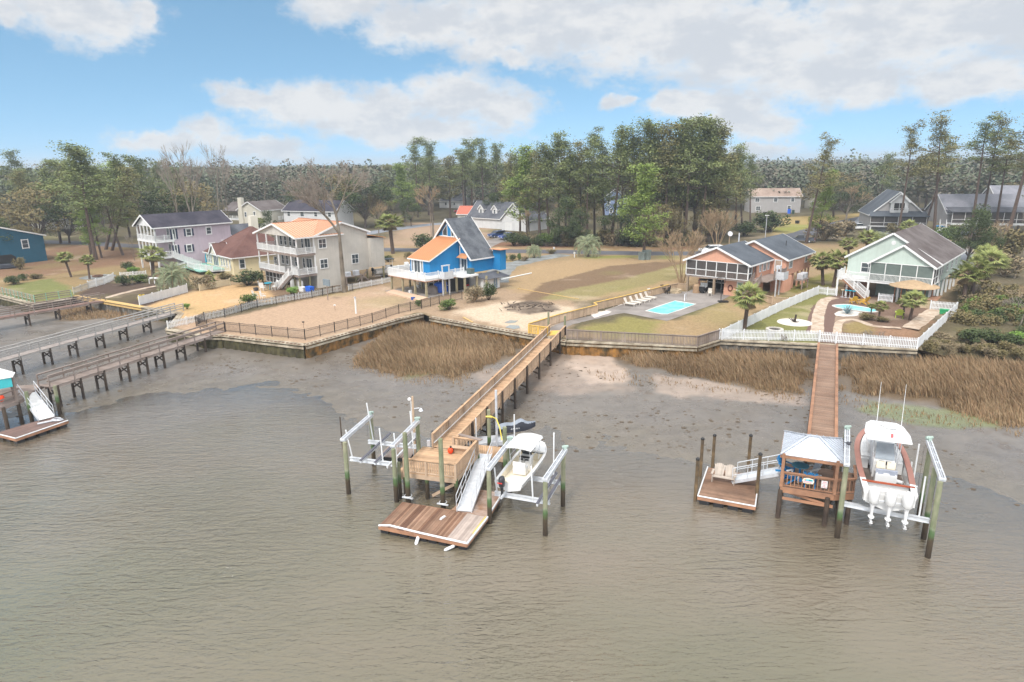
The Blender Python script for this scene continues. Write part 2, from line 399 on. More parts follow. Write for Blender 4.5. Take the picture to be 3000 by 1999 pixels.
def build_mud():
    xs = np.concatenate([np.linspace(-180, -60, 60)[:-1], np.arange(-60, 48, .3), np.linspace(48, 180, 80)]); ys = np.concatenate([np.linspace(-10, 26, 14)[:-1], np.arange(26, 92, .3), np.linspace(92, 150, 50)])
    X, Y = np.meshgrid(xs, ys); Z = mud_h(X, Y); Z = np.where(Y > np.interp(X, sh_x, sh_y) + 1.0, np.minimum(Z, .6), Z)
    v = np.stack([X, Y, Z], -1).reshape(-1, 3); nx, ny = len(xs), len(ys)
    i = np.arange(ny - 1)[:, None] * nx + np.arange(nx - 1)[None]; f = np.stack([i, i + 1, i + nx + 1, i + nx], -1).reshape(-1, 4)
    o = npmesh('mudflat', v, f, mud_mat, smooth=True)
    x, y = X.ravel(), Y.ravel(); n = len(x)
    nn = fbm(x, y, 3, 5) - .5
    col = np.tile(S(146,137,128,.47), (n, 1)); brown = np.array(S(134,120,102,.46)); sand = np.array(S(206,184,166,.58)); grass = np.array(S(120,98,70,.6)); green = np.array(S(140,150,96,.55))
    def blend(mask, c):
        m = np.clip(mask, 0, 1)[:, None]; col[:] = col * (1 - m) + c * m
    def soft(poly, w, sd=1):
        p = [P(a, b, .3)[:2] for a, b in poly]; ins = inpoly(x, y, p); d = seg_dist(x, y, p + [p[0]]); s = np.where(ins, d, -d)
        return np.clip((s + (fbm(x, y, 2.5, sd) - .5) * w * 3) / w + .5, 0, 1)
    blend((fbm(x, y, 6, 33) - .47) * 2., brown)
    blend(soft([(1180,840),(1290,800),(1400,850),(1440,895),(1340,900),(1250,885),(1160,870),(1090,880),(1080,855)], 2.2), sand * .62)
    blend(soft([(1310,800),(1380,805),(1440,850),(1440,880),(1360,880),(1310,850)], .7), sand)
    blend(soft([(1500,860),(1640,880),(1850,905),(1850,925),(1640,915),(1500,900)], 1.0, 7), sand * .75)
    blend(soft([(1010,790),(1090,790),(1130,815),(1090,850),(1010,845),(970,820)], .9), sand)
    for pl, w in ((MARSH_A, .9), (MARSH_B, .9), (MARSH_C, .9), (MARSH_D, 1.2)): blend(soft(pl, w, 4) * .9, grass)
    blend(soft([(1980,915),(2160,935),(2300,960),(2300,985),(2100,975),(1980,940)], .7, 8) * .75, green)
    blend(soft([(940,835),(1000,820),(1030,850),(930,870)], .6, 8) * .45, green)
    blend(np.clip((fbm(x, y, .8, 77) - .68) * 7, 0, 1) * .7 * (y > np.interp(x, wl_x, wl_y) - 2), np.array(S(112,92,72,.6)))
    col *= (1 + nn * .25)[:, None]
    blend((.10 - Z.ravel() + (fbm(x, y, 1.5, 91) - .5) * .06) * 9, np.array(S(146,135,118,.48)))   # soaked silt just above and below the waterline
    ca = o.data.color_attributes.new('tint', 'FLOAT_COLOR', 'POINT'); ca.data.foreach_set('color', np.concatenate([col, np.ones((n, 1))], 1).astype(np.float32).ravel())
    tag(o, kind='structure', label='wet grey brown mudflat exposed below the bulkheads'); return o
MARSH_A = [(798,832),(850,790),(925,742),(990,742),(1100,762),(1205,790),(1190,820),(1140,838),(1060,868),(1000,862),(930,862),(850,845)]
MARSH_B = [(1330,790),(1400,802),(1600,815),(1655,805),(1868,806),(1866,880),(1840,905),(1740,895),(1610,870),(1500,852),(1440,838),(1380,805)]
MARSH_C = [(1915,812),(2110,812),(2220,822),(2420,840),(2420,975),(2300,975),(2200,945),(2050,912),(1920,895)]
MARSH_D = [(95,712),(225,705),(330,720),(395,735),(380,745),(300,738),(230,735),(140,738)]
def mud_material():
    m = mat('mud', (.3, .27, .24), .5, .16, .9, attr='tint', bump=.04, bs=6, spec=1.0)
    nt = m.node_tree; b = nt.nodes['Principled BSDF']; N = nt.nodes.new; Lk = nt.links.new
    ge = N('ShaderNodeNewGeometry'); no = N('ShaderNodeTexNoise'); no.inputs['Scale'].default_value = .35; no.inputs['Detail'].default_value = 6; Lk(ge.outputs['Position'], no.inputs['Vector'])
    sp = N('ShaderNodeSeparateXYZ'); Lk(ge.outputs['Position'], sp.inputs[0])
    a = N('ShaderNodeMath'); a.operation = 'MULTIPLY_ADD'; Lk(sp.outputs[2], a.inputs[0]); a.inputs[1].default_value = .75; Lk(no.outputs['Fac'], a.inputs[2])
    r = N('ShaderNodeMapRange'); Lk(a.outputs[0], r.inputs['Value']); r.inputs['From Min'].default_value = .48; r.inputs['From Max'].default_value = .9; r.inputs['To Min'].default_value = .13; r.inputs['To Max'].default_value = .62
    Lk(r.outputs[0], b.inputs['Roughness']); return m
mud_mat = mud_material()
build_mud()

def water_material():
    m = bpy.data.materials.new('water'); m.use_nodes = True; nt = m.node_tree; N = nt.nodes.new; Lk = nt.links.new
    b = nt.nodes['Principled BSDF']; out = nt.nodes['Material Output']
    b.inputs['Roughness'].default_value = .5; b.inputs['IOR'].default_value = 1.33; b.inputs['Specular IOR Level'].default_value = .0
    ge = N('ShaderNodeNewGeometry')
    def noise(s, d, ro, st, rz=0., dist=0.):
        mp = N('ShaderNodeMapping'); mp.inputs['Scale'].default_value = st; mp.inputs['Rotation'].default_value = (0, 0, R(rz)); Lk(ge.outputs['Position'], mp.inputs[0])
        n = N('ShaderNodeTexNoise'); n.inputs['Scale'].default_value = s; n.inputs['Detail'].default_value = d; n.inputs['Roughness'].default_value = ro; n.inputs['Distortion'].default_value = dist
        Lk(mp.outputs[0], n.inputs['Vector']); return n.outputs['Fac']
    def mth(op, a, b_=0.):
        n = N('ShaderNodeMath'); n.operation = op
        for i, x in enumerate((a, b_)):
            if isinstance(x, (int, float)): n.inputs[i].default_value = x
            else: Lk(x, n.inputs[i])
        return n.outputs[0]
    def mr(v, a, b_, c=0., d=1.):
        n = N('ShaderNodeMapRange'); Lk(v, n.inputs['Value'])
        for k, x in zip(('From Min', 'From Max', 'To Min', 'To Max'), (a, b_, c, d)): n.inputs[k].default_value = x
        return n.outputs[0]
    at = N('ShaderNodeAttribute'); at.attribute_name = 'depth'
    big = noise(.045, 4, .5, (1, 1.6, 1), 15)
    # colour of the silt in suspension: olive in the channel, browner over the flat
    cr = N('ShaderNodeMix'); cr.data_type = 'RGBA'; Lk(mth('ADD', mr(at.outputs['Fac'], .1, .75), mr(big, .35, .65, -.25, .25)), cr.inputs[0]); cr.clamp_factor = True
    cr.inputs[6].default_value = (*S(158,144,124,.5), 1); cr.inputs[7].default_value = (*S(124,128,98,.47), 1)
    Lk(cr.outputs[2], b.inputs['Base Color'])
    r1 = noise(1.5, 3, .5, (.42, 1.5, 1), -14, .8); r2 = noise(3.6, 4, .6, (.6, 1.4, 1), 12, .5); r3 = noise(11, 3, .6, (.7, 1.3, 1), -4)
    patch = mr(noise(.07, 3, .5, (1, 1, 1)), .35, .65, .45, 1.25)
    h = mth('ADD', mth('ADD', mth('MULTIPLY', r1, .05), mth('MULTIPLY', r2, .04)), mth('MULTIPLY', r3, .008))
    h = mth('MULTIPLY', mth('MULTIPLY', h, patch), mr(at.outputs['Fac'], 0, .3, .3, 1.0))
    bp = N('ShaderNodeBump'); bp.inputs['Strength'].default_value = 1; bp.inputs['Distance'].default_value = RIPPLE; Lk(h, bp.inputs['Height']); Lk(bp.outputs[0], b.inputs['Normal'])
    tr = N('ShaderNodeBsdfTransparent'); ms = N('ShaderNodeMixShader')
    # silt hides the bottom within a few decimetres
    clear = mth('POWER', 2.718, mth('MULTIPLY', at.outputs['Fac'], -14.0))
    Lk(mth('MULTIPLY', clear, .95), ms.inputs[0]); Lk(b.outputs[0], ms.inputs[1]); Lk(tr.outputs[0], ms.inputs[2])
    gl = N('ShaderNodeBsdfGlossy'); gl.inputs['Roughness'].default_value = .04; Lk(bp.outputs[0], gl.inputs['Normal'])
    fr = N('ShaderNodeFresnel'); fr.inputs['IOR'].default_value = 1.33; Lk(bp.outputs[0], fr.inputs['Normal'])
    m2 = N('ShaderNodeMixShader'); Lk(mth('MULTIPLY', fr.outputs[0], 3.0), m2.inputs[0]); Lk(ms.outputs[0], m2.inputs[1]); Lk(gl.outputs[0], m2.inputs[2])
    Lk(m2.outputs[0], out.inputs[0]); return m
RIPPLE = 2.2
water_mat = water_material()
def build_water():
    xs = np.concatenate([[-4000, -600], np.linspace(-180, -60, 40), np.arange(-59, 48, 1.), np.linspace(48, 180, 50), [600, 4000]]); ys = np.concatenate([[-4000, -400], np.linspace(-60, 26, 30), np.arange(27, 92, 1.), np.linspace(93, 160, 12), [500, 4000]])
    X, Y = np.meshgrid(xs, ys); D_ = np.clip(-mud_h(X, Y) + .01, 0, 3) + np.clip((40 - Y) * .0, 0, 1)
    nx, ny = len(xs), len(ys); i = np.arange(ny - 1)[:, None] * nx + np.arange(nx - 1)[None]
    o = npmesh('water', np.stack([X, Y, X * 0], -1).reshape(-1, 3), np.stack([i, i + 1, i + nx + 1, i + nx], -1).reshape(-1, 4), water_mat)
    at = o.data.attributes.new('depth', 'FLOAT', 'POINT'); at.data.foreach_set('value', D_.ravel().astype(np.float32))
    tag(o, kind='structure', label='rippled grey green waterway')
build_water()

ZONES = [  # outline in picture pixels, colour, softness in metres
    ([(-900,700),(-900,560),(3300,560),(3300,700),(1176,700)], S(186,158,122,.62), 6),
    ([(-400,600),(0,600),(110,572),(200,560),(330,572),(335,612),(250,612),(120,640),(-400,640)], S(160,122,96,.58), 2),
    ([(-400,640),(60,640),(250,612),(420,618),(300,640),(180,672),(0,680),(-400,720)], S(176,150,106,.62), 2),
    ([(20,655),(120,640),(170,665),(170,685),(80,695),(0,680)], S(140,148,84,.6), .8),
    ([(386,752),(470,772),(700,793),(913,734),(1000,700),(880,655),(700,690),(520,730),(400,738)], S(208,176,148,.72), .5),
    ([(328,706),(440,672),(600,645),(640,690),(560,702),(420,735)], S(226,186,136,.74), .5),
    ([(600,645),(860,640),(870,655),(690,690),(640,690)], S(150,122,98,.6), .6),
    ([(165,682),(235,650),(330,632),(440,650),(440,668),(328,706)], S(96,76,72,.55), .25),
    ([(900,700),(1000,640),(1180,630),(1330,700),(1300,775),(1235,772),(989,729),(960,716)], S(192,164,136,.68), 1),
    ([(1050,715),(1180,690),(1290,700),(1330,715),(1290,740),(1250,770),(1180,755),(1090,735)], S(226,204,178,.78), 1),
    ([(1165,700),(1215,690),(1275,698),(1290,712),(1215,722),(1160,716)], S(112,98,90,.55), .5),
    ([(1140,640),(1230,610),(1350,590),(1560,592),(1640,600),(1600,650),(1330,690),(1180,672)], S(196,166,126,.68), 1.5),
    ([(1250,668),(1420,628),(1560,600),(1600,610),(1560,640),(1440,668),(1330,690),(1230,690)], S(172,160,108,.62), 1.2),
    ([(1330,588),(1540,590),(1540,596),(1330,594)], S(160,168,80,.6), .6),
    ([(1190,690),(1250,650),(1400,612),(1560,597),(1580,603),(1440,640),(1290,668),(1240,690)], S(150,122,96,.58), .5),
    ([(1300,775),(1350,750),(1480,735),(1560,735),(1680,690),(1800,660),(1810,680),(1655,765),(1600,793)], S(186,158,118,.68), .8),
    ([(1345,755),(1440,728),(1520,738),(1500,775),(1400,775)], S(166,158,92,.62), 1.2),
    ([(1800,660),(1920,622),(1925,660),(1880,660),(1790,690)], S(150,146,74,.58), .8),
    ([(1660,790),(1720,750),(1880,660),(1925,672),(1905,700),(1880,760),(1876,790)], S(148,150,84,.6), .3),
    ([(1876,800),(1905,700),(1925,672),(2150,690),(2195,705),(2107,803)], S(140,112,98,.62), .3),
    ([(1935,765),(1932,745),(1970,738),(2010,750),(2010,768)], S(174,152,98,.62), .3),
    ([(2010,770),(2010,755),(2090,755),(2160,712),(2185,712),(2110,780)], S(176,136,108,.62), .5),
    ([(1770,540),(1800,500),(1990,490),(1985,508),(1940,508),(1810,545)], S(196,170,110,.66), 3),
    ([(1780,530),(1800,515),(1880,520),(1815,540)], S(166,170,82,.62), 3),
    ([(2180,690),(2230,640),(2353,560),(2700,560),(2700,900),(2353,835),(2200,820),(2112,803)], S(112,104,78,.5), 2),
    ([(940,512),(1130,520),(1130,560),(1100,572),(880,560)], S(196,166,140,.66), 3),
    ([(1120,567),(1330,572),(1600,574),(1600,566),(1330,566),(1130,556)], S(160,112,86,.6), 1),
    ([(2090,560),(2240,560),(2240,600),(2100,590)], S(176,176,178,.6), 1),
]
def build_land():
    rng = np.random.default_rng(3); pts = []
    def grid(x0, x1, y0, y1, s, excl=None):
        xs = np.arange(x0, x1, s); ys = np.arange(y0, y1, s); X, Y = np.meshgrid(xs, ys); X = X + rng.uniform(-.3, .3, X.shape) * s; Y = Y + rng.uniform(-.3, .3, X.shape) * s
        x, y = X.ravel(), Y.ravel(); k = np.ones(len(x), bool)
        if excl: k &= ~((x > excl[0]) & (x < excl[1]) & (y > excl[2]) & (y < excl[3]))
        pts.append(np.stack([x[k], y[k]], 1))
    grid(-90, 75, 62, 128, .75); grid(-130, 150, 50, 260, 3, (-90, 75, 62, 128)); grid(-900, 900, -100, 1200, 30, (-130, 150, 50, 260)); grid(-3700, 3700, -300, 3900, 300, (-900, 900, -100, 1200))
    pts = np.concatenate(pts); bnd = shore + [(3800, 4000), (-3800, 4000)]
    k = inpoly(pts[:, 0], pts[:, 1], bnd) & (seg_dist(pts[:, 0], pts[:, 1], shore) > .3); pts = pts[k]
    vs = [Vector(p) for p in bnd] + [Vector((float(a), float(b))) for a, b in pts]; ed = [(i, (i + 1) % len(bnd)) for i in range(len(bnd))]
    v2, _, fs, _, _, _ = delaunay_2d_cdt(vs, ed, [], 1, 1e-5)
    x = np.array([v[0] for v in v2]); y = np.array([v[1] for v in v2])
    z = np.full(len(x), LZ); nat = seg_dist(x, y, shore[NE - 1:]); right = x > 43
    z = np.where(right, .45 + (LZ - .45) * np.clip(nat / 9, 0, 1) ** .8, z); z = np.where((seg_dist(x, y, shore) < .01) & ~right, LZ, z)
    z = z + np.where(seg_dist(x, y, shore) > 1.2, (fbm(x, y, 14, 2) - .5) * .0, 0)
    nat_left = x < -100; z = np.where(nat_left, .5 + 1.5 * np.clip(seg_dist(x, y, shore[:4]) / 10, 0, 1), z)
    f = [list(a)[::-1] if ((v2[a[1]] - v2[a[0]]).cross(v2[a[2]] - v2[a[0]])) < 0 else list(a) for a in fs]
    o = npmesh('ground', np.stack([x, y, z], 1), np.array(f), ground_mat, smooth=True)
    col = np.tile(S(126,116,90,.5), (len(x), 1)); rr = fbm(x, y, 18, 41)
    base_ = np.array(S(150,134,110,.6))
    for poly, c, w in ZONES:
        c = tuple(np.array(c) * .74 + base_ * .2)
        p = px(poly); ins = inpoly(x, y, p); d = seg_dist(x, y, p + [p[0]]); s = np.where(ins, d, -d)
        m = np.clip((s + (fbm(x, y, max(2, w * 2), 21) - .5) * w * 2.2) / w + .5, 0, 1)[:, None]; col = col * (1 - m) + np.array(c) * m
    near = (y < 200)
    g = np.clip((fbm(x, y, 9, 61) - .56) * 6, 0, 1)[:, None] * near[:, None] * .28; col = col * (1 - g) + np.array(S(150,152,88,.6)) * g
    g = np.clip((fbm(x, y, 5, 71) - .62) * 7, 0, 1)[:, None] * near[:, None] * .35; col = col * (1 - g) + np.array(S(218,196,172,.7)) * g
    ca = o.data.color_attributes.new('tint', 'FLOAT_COLOR', 'POINT'); ca.data.foreach_set('color', np.concatenate([col, np.ones((len(x), 1))], 1).astype(np.float32).ravel())
    tag(o, kind='structure', label='dormant tan lawns, sand and pine straw behind the bulkheads')
ground_mat = mat('ground', (.3, .27, .2), .95, .22, 3.8, attr='tint', bump=.05, bs=5, spec=.1)
build_land()

def strip(name, pts, w, m, z, label, smooth_n=6):
    """a sheet following a centre line"""
    p = [Vector((a[0], a[1])) for a in pts]; c = []
    for i in range(len(p) - 1):
        p0, p1, p2, p3 = p[max(i-1, 0)], p[i], p[i+1], p[min(i+2, len(p)-1)]
        for k in range(smooth_n): t = k / smooth_n; c.append(.5 * ((2*p1) + (p2-p0)*t + (2*p0-5*p1+4*p2-p3)*t*t + (3*p1-p0-3*p2+p3)*t**3))
    c.append(p[-1]); vs = []; fs = []
    for i, a in enumerate(c):
        d = (c[min(i+1, len(c)-1)] - c[max(i-1, 0)]).normalized(); n = Vector((-d.y, d.x)); ww = w if not callable(w) else w(i / (len(c) - 1))
        j = .05 * ww * random.uniform(-1, 1); vs += [(*(a + n * (ww / 2 + j)), z), (*(a - n * (ww / 2 - j)), z)]
        if i: fs.append((2*i-2, 2*i-1, 2*i+1, 2*i))
    b = MB(); b.add(vs, fs); return tag(b.build(name, m), label, kind='structure')
def sheet(name, pxpts, m, z, label, jit=0.0, sub=3, th=.0):
    p = [Vector(P(u, v, LZ)[:2]) for u, v in pxpts]; o = []
    for i in range(len(p)):
        a, b = p[i], p[(i + 1) % len(p)]
        for k in range(sub): q = a.lerp(b, k / sub); o.append((q.x + random.uniform(-jit, jit), q.y + random.uniform(-jit, jit)))
    b = MB()
    if th: b.prism(o, z - th, z)
    else:
        ar = sum(o[i][0] * o[(i+1) % len(o)][1] - o[(i+1) % len(o)][0] * o[i][1] for i in range(len(o)))
        b.poly([(q[0], q[1], z) for q in (o if ar > 0 else o[::-1])])
    return tag(b.build(name, m), label, kind='structure')
random.seed(5)
asphalt = mat('asphalt', S(118,118,124,.6), .9, .12, .5, c2=S(98,98,104,.6), c2amt=.4, c2s=.15, bump=.01)
asphalt_pale = mat('pale_asphalt', S(158,162,170,.6), .9, .1, .5)
gravel = mat('blue_grey_gravel', S(164,168,168,.62), .95, .18, 1.4, c2=S(140,140,134,.6), c2amt=.5, c2s=.4)
concrete = mat('concrete', S(172,164,158,.66), .85, .1, .8, c2=S(146,138,132,.62), c2amt=.5, c2s=.25)
shell_m = mat('pale_shell', S(214,196,176,.72), .95, .2, 2.5, c2=S(188,164,142,.7), c2amt=.5, c2s=1.2, bump=.04, bs=5)
white_rock = mat('white_rock_bed', S(232,224,214,.75), .95, .2, 3, bump=.05, bs=5)
mulch = mat('brown_mulch', S(136,108,96,.58), .95, .2, 2.5, bump=.05, bs=5)
RZ = LZ + .012
strip('road', [P(*p)[:2] for p in [(-900,535),(-250,548),(135,557),(300,565),(600,572),(880,574),(1128,577),(1300,579),(1540,583),(1690,575),(1812,546),(1960,507),(2110,478)]], 6.2, asphalt, RZ, 'grey two lane road running behind the waterfront houses', 8)
strip('side_road', [P(*p)[:2] for p in [(820,540),(928,524),(1018,514),(1120,512),(1200,510)]], 6, asphalt_pale, RZ + .004, 'pale side road curving behind the blue cottage')
strip('driveway', [P(*p)[:2] for p in [(1296,585),(1254,592),(1205,602),(1165,612),(1142,632),(1138,650)]], 4.5, gravel, RZ + .008, 'blue grey gravel driveway beside the blue cottage')
sheet('driveway', [(1105,556),(1150,545),(1186,540),(1196,546),(1150,558),(1122,572),(1108,571)], concrete, RZ + .008, 'concrete driveway with two parked vehicles')
sheet('driveway', [(2085,560),(2130,556),(2240,585),(2280,620),(2210,625)], asphalt_pale, RZ + .008, 'pale paved yard behind the mint green house')
sheet('side_road', [(1960,512),(1975,498),(2050,510),(2090,545),(2060,550)], asphalt_pale, RZ + .008, 'pale drive leading off the road on the right')
# ---------------------------------------------------------------- bulkheads, fences, piers
H1=ZF(1120,620,5.6); H2=ZF(720,620,5.6); H3=ZF(380,600,5.6); H4=ZF(1740,800,5.8825)
bulk_rust = mat('rust_stained_sheet_piling', S(176,128,70,.75), .9, .2, 1, c2=S(84,72,48,.7), c2amt=.55, c2s=1.1, streak=.25, bump=.02, bs=5)
bulk_olive = mat('olive_sheet_piling', S(104,98,68,.7), .9, .25, 1, c2=S(70,64,46,.7), c2amt=.5, c2s=1.4, streak=.3, bump=.02, bs=5)
bulk_grey = mat('grey_sheet_piling', S(150,146,138,.7), .9, .2, 1, c2=S(92,82,70,.7), c2amt=.5, c2s=1.0, streak=.3)
cap_m = mat('weathered_cap_board', S(200,188,166,.75), .85, .15, 2, c2=S(150,136,116,.7), c2amt=.5, c2s=.8)
cap_yellow = mat('yellow_cap_board', S(222,186,124,.75), .85, .12, 2)
rust = mat('rusty_plate', S(120,84,64,.7), .9, .2, 3)
def bulkhead(label, pts, wall_m, cap=cap_m, plates=True, zb=.0, inland=1.1):
    """sheet-pile wall: folded panels, waler, cap boards and anchor plates, land side strip"""
    root = T('bulkhead', label, 'bulkhead', (pts[0][0], pts[0][1], LZ)); w = MB(); c = MB(); pl = MB(); st = MB()
    for (a, b) in zip(pts[:-1], pts[1:]):
        a, b = Vector(a), Vector(b); L = (b - a).length; d = (b - a) / L; n = Vector((d.y, -d.x))          # n points to the water
        k = max(2, int(L / .28)); vs = []; fs = []
        for i in range(k + 1):
            off = .16 if (i // 2) % 2 else .02; q = a + d * (L * i / k) + n * off; vs += [(q.x, q.y, zb - .2), (q.x, q.y, LZ - .12)]
            if i: fs.append((2*i-2, 2*i, 2*i+1, 2*i-1))
        w.add(vs, fs)
        c.beam((*(a + n * .12), LZ - .03), (*(b + n * .12), LZ - .03), .36, .12); c.beam((*(a + n * .22), LZ - .35), (*(b + n * .22), LZ - .35), .1, .22)
        c.beam((*(a - n * .28), LZ + .0), (*(b - n * .28), LZ + .0), .3, .08)
        if plates:
            for i in range(int(L / .55)):
                q = a + d * (i * .55 + .3) + n * (.12 + .0); pl = MB(); pl.beam((*(q - d * .13), LZ + .045), (*(q + d * .13), LZ + .045), .2, .05); pl.build('anchor_plate', rust, root, True)
    w.build('sheet_piling', wall_m, root, True); c.build('cap', cap, root, True)
    return root
def sp(*idx): return [shore[i] for i in idx]
bulkhead('dark bulkhead below the green post fence at far left', sp(2,3,4,5), bulk_olive, plates=False)
bulkhead('grey bulkhead with yellow cap holding the dark mulch yard', sp(6,7), bulk_grey, cap_yellow, False)
bulkhead('short grey bulkhead where the middle left pier lands', sp(7,8), bulk_olive, plates=False)
bulkhead('stub of bulkhead under the left end of the picket fence', sp(8,9,10), bulk_olive, plates=False)
bulkhead('dark olive sheet pile bulkhead of the black fenced lot', sp(10,11,12), bulk_olive)
bulkhead('orange stained bulkhead running from the lot corner to the brown marsh', sp(12,13,14), bulk_rust)
bulkhead('low bulkhead below the sandy building site left of the long pier', sp(15,16,17), bulk_rust)
bulkhead('orange stained bulkhead under the grey wood fence', sp(17,18,19), bulk_rust, plates=False)
bulkhead('grey bulkhead under the white picket fence on the right', sp(19,20), bulk_grey, plates=False)

def resample(pts, s):
    out = []
    for (a, b) in zip(pts[:-1], pts[1:]):
        a, b = Vector(a), Vector(b); k = max(1, round((b - a).length / s))
        for i in range(k): out.append((a.lerp(b, i / k), i == 0, (b - a).normalized()))
    out.append((Vector(pts[-1]), True, (Vector(pts[-1]) - Vector(pts[-2])).normalized())); return out
def fence(label, pts, h, style, m, z=LZ, gap=2.4, pick=.16, pw=.075, name='fence', post_m=None, cap_m_=None, cat='fence'):
    p0 = pts[0]; zf = (lambda t: z) if not callable(z) else z
    root = T(name, label, cat, (p0[0], p0[1], zf(0))); pk = MB(); rl = MB(); cp = MB()
    tot = sum((Vector(b) - Vector(a)).length for a, b in zip(pts[:-1], pts[1:])); run = 0
    for (a, b) in zip(pts[:-1], pts[1:]):
        a, b = Vector(a), Vector(b); L = (b - a).length; d = (b - a) / L; za, zb = zf(run / tot), zf((run + L) / tot); ang = math.atan2(d.y, d.x)
        if style in ('picket', 'solid', 'wood', 'iron', 'balu'):
            n = int(L / pick)
            for i in range(n):
                t = (i + .5) / n; q = a.lerp(b, t); zz = za + (zb - za) * t; jh = random.uniform(-.012, .012)
                if style == 'iron': pk.box((q.x, q.y, zz + .08 + (h - .1) / 2), (.022, .022, h - .14), ang)
                elif style in ('wood', 'balu'): pk.box((q.x, q.y, zz + .08 + (h - .1) / 2), (pw, .03, h - .12), ang)
                else:
                    pk.box((q.x, q.y, zz + .05 + (h - .12) / 2), (pw, .025, h - .12), ang)
                    if style == 'picket': pk.box((q.x, q.y, zz + h - .03), (pw, .025, .08), ang, .3)
        nn = Vector((-d.y, d.x)) * .03
        for hh in {'picket': (.25, .75), 'solid': (.2, .8), 'wood': (.15, .85), 'iron': (.14, .82, .98), 'balu': (.1, .9), 'rails': (.45, .72, .97)}[style]:
            wv = .03 if style == 'iron' else .07
            rl.beam((*(a + nn), za + h * hh), (*(b + nn), zb + h * hh), wv, wv if style != 'rails' else .12)
        if cap_m_: cp.beam((*a, za + h), (*b, zb + h), .16, .05)
        run += L
    if pk.v: pk.build('picket_panel' if style != 'iron' else 'iron_bars', m, root, True)
    rl.build('rail', m, root, True)
    if cp.v: cp.build('top_rail', cap_m_, root, True)
    run = 0; last = None
    for q, corner, d in resample(pts, gap):
        if last is not None: run += (q - last).length
        last = q; zz = zf(min(1, run / tot)); s = {'iron': .06, 'picket': .11, 'solid': .11}.get(style, .1); b = MB()
        b.box((q.x, q.y, zz + (h + .06) / 2 - .04), (s, s, h + .1), math.atan2(d.y, d.x)); b.box((q.x, q.y, zz + h + .05), (s * 1.25, s * 1.25, .05), math.atan2(d.y, d.x), .4)
        b.build('post', post_m or m, root, True)
    return root
g2 = lambda F, pts: [PZ(F, *p)[:2] for p in pts]
fence('black iron fence around the tan lawn above the bulkhead corner', g2(FG, [(30,425),(215,446),(1065,532),(1380,452),(1780,350),(2060,255),(2300,200)]) + g2(FF, [(430,132),(640,88)]), 1.25, 'iron', iron, gap=2.3, pick=.13)
fence('black iron fence standing close behind the white picket fence', g2(FG, [(30,425),(-90,385),(0,335),(215,292),(560,190),(1140,88)]) + g2(H2, [(1430,1350),(1760,1310)]), 1.2, 'iron', iron, gap=2.5, pick=.14)
fence('low white picket fence between the sandy lawn and the tan lot', g2(FL, [(1425,475)]) + g2(FG, [(0,322),(215,276),(560,176),(1140,76)]) + g2(H2, [(1580,1310)]), .95, 'picket', white, pick=.2, pw=.1)
fence('white picket fence from the beige house to the blue cottage', g2(H2, [(1690,1295),(2240,1190)]) + g2(H1, [(140,1160)]), .95, 'picket', white, pick=.2, pw=.1)
fence('solid white vinyl fence beside the dark mulch yard', g2(FL, [(1185,275),(1300,245),(1590,165)]), 1.35, 'solid', vinyl, pick=.125, pw=.11, gap=2.0)
fence('cream board fence behind the dark shrubs', g2(H3, [(1150,1420),(1340,1375),(1650,1320)]), 1.1, 'solid', mat('cream_boards', S(232,218,186,.75), .7, .08), pick=.14, pw=.12)
fence('white picket fence on the left edge of the mulch yard', g2(FA, [(815,1400),(960,1360),(1050,1320)]), 1.25, 'picket', white, pick=.2, pw=.13)
fence('white lattice fence at the corner of the mulch yard', g2(FA, [(680,1450),(815,1402)]), 1.1, 'solid', mat('lattice_grey', S(205,200,190,.7), .7, .1), pick=.18, pw=.07)
fence('short white picket fence beyond the round shrubs', g2(FA, [(1105,1290),(1345,1272)]), .8, 'picket', white, pick=.22, pw=.12)
fence('mint green post and rail fence on the far left bulkhead', [(-95,108)] + px([(0,677),(81,698),(108,693),(165,685)]), 1.2, 'rails', wood_grey, gap=1.5, post_m=mat('mint_paint', S(150,190,164,.7), .7, .12))
fence('bright new yellow wood fence beside the building site', [PZ(FF,1250,402)[:2], PZ(FF,1425,425)[:2]], 1.05, 'balu', wood_yellow, pick=.2, pw=.12, cap_m_=wood_yellow, gap=1.6)
fence('long tan wood fence from the pier to the fire pit', [PZ(FF,1250,398)[:2]] + g2(FF, [(1535,305),(1880,215)]) + g2(H4, [(0,660),(500,540),(1290,330)]), 1.15, 'balu', wood_rail, pick=.17, pw=.1, cap_m_=wood_yellow, gap=2.4)
fence('tan wood fence behind the stone fire pit', g2(H4, [(1290,330),(1440,300),(1610,315)]), 1.1, 'balu', wood_rail, pick=.17, pw=.1, cap_m_=wood_rail)
fence('grey weathered wood fence along the bulkhead right of the pier', g2(FF, [(1600,455),(1700,462)]) + [shore[18][:2], shore[19][:2]], 1.15, 'balu', wood_grey, pick=.15, pw=.09, cap_m_=wood_grey, gap=2.4)
fence('tan wood fence below the orange house stair', g2(FB, [(872,1065),(985,1098),(1150,1108)]), 1.0, 'balu', wood_rail, pick=.17, pw=.1, cap_m_=wood_rail)
fence('tall white fence between the orange house lawn and the right yard', g2(FB, [(432,1492),(690,1360),(1100,1160),(1490,990)]), 1.25, 'picket', vinyl, pick=.13, pw=.1)
fence('white picket fence and gate beside the mint green house stair', g2(FB, [(1490,985),(1590,998),(1695,1008)]), 1.15, 'picket', vinyl, pick=.15, pw=.08)
fence('white picket fence along the front left of the right yard', [shore[19][:2], PZ(FC,-5,1258)[:2]], 1.2, 'picket', vinyl, pick=.15, pw=.085)
fence('white picket gate across the end of the brown pier', g2(FC, [(0,1262),(148,1272)]), 1.15, 'picket', vinyl, pick=.15, pw=.085, name='gate', cat='gate')
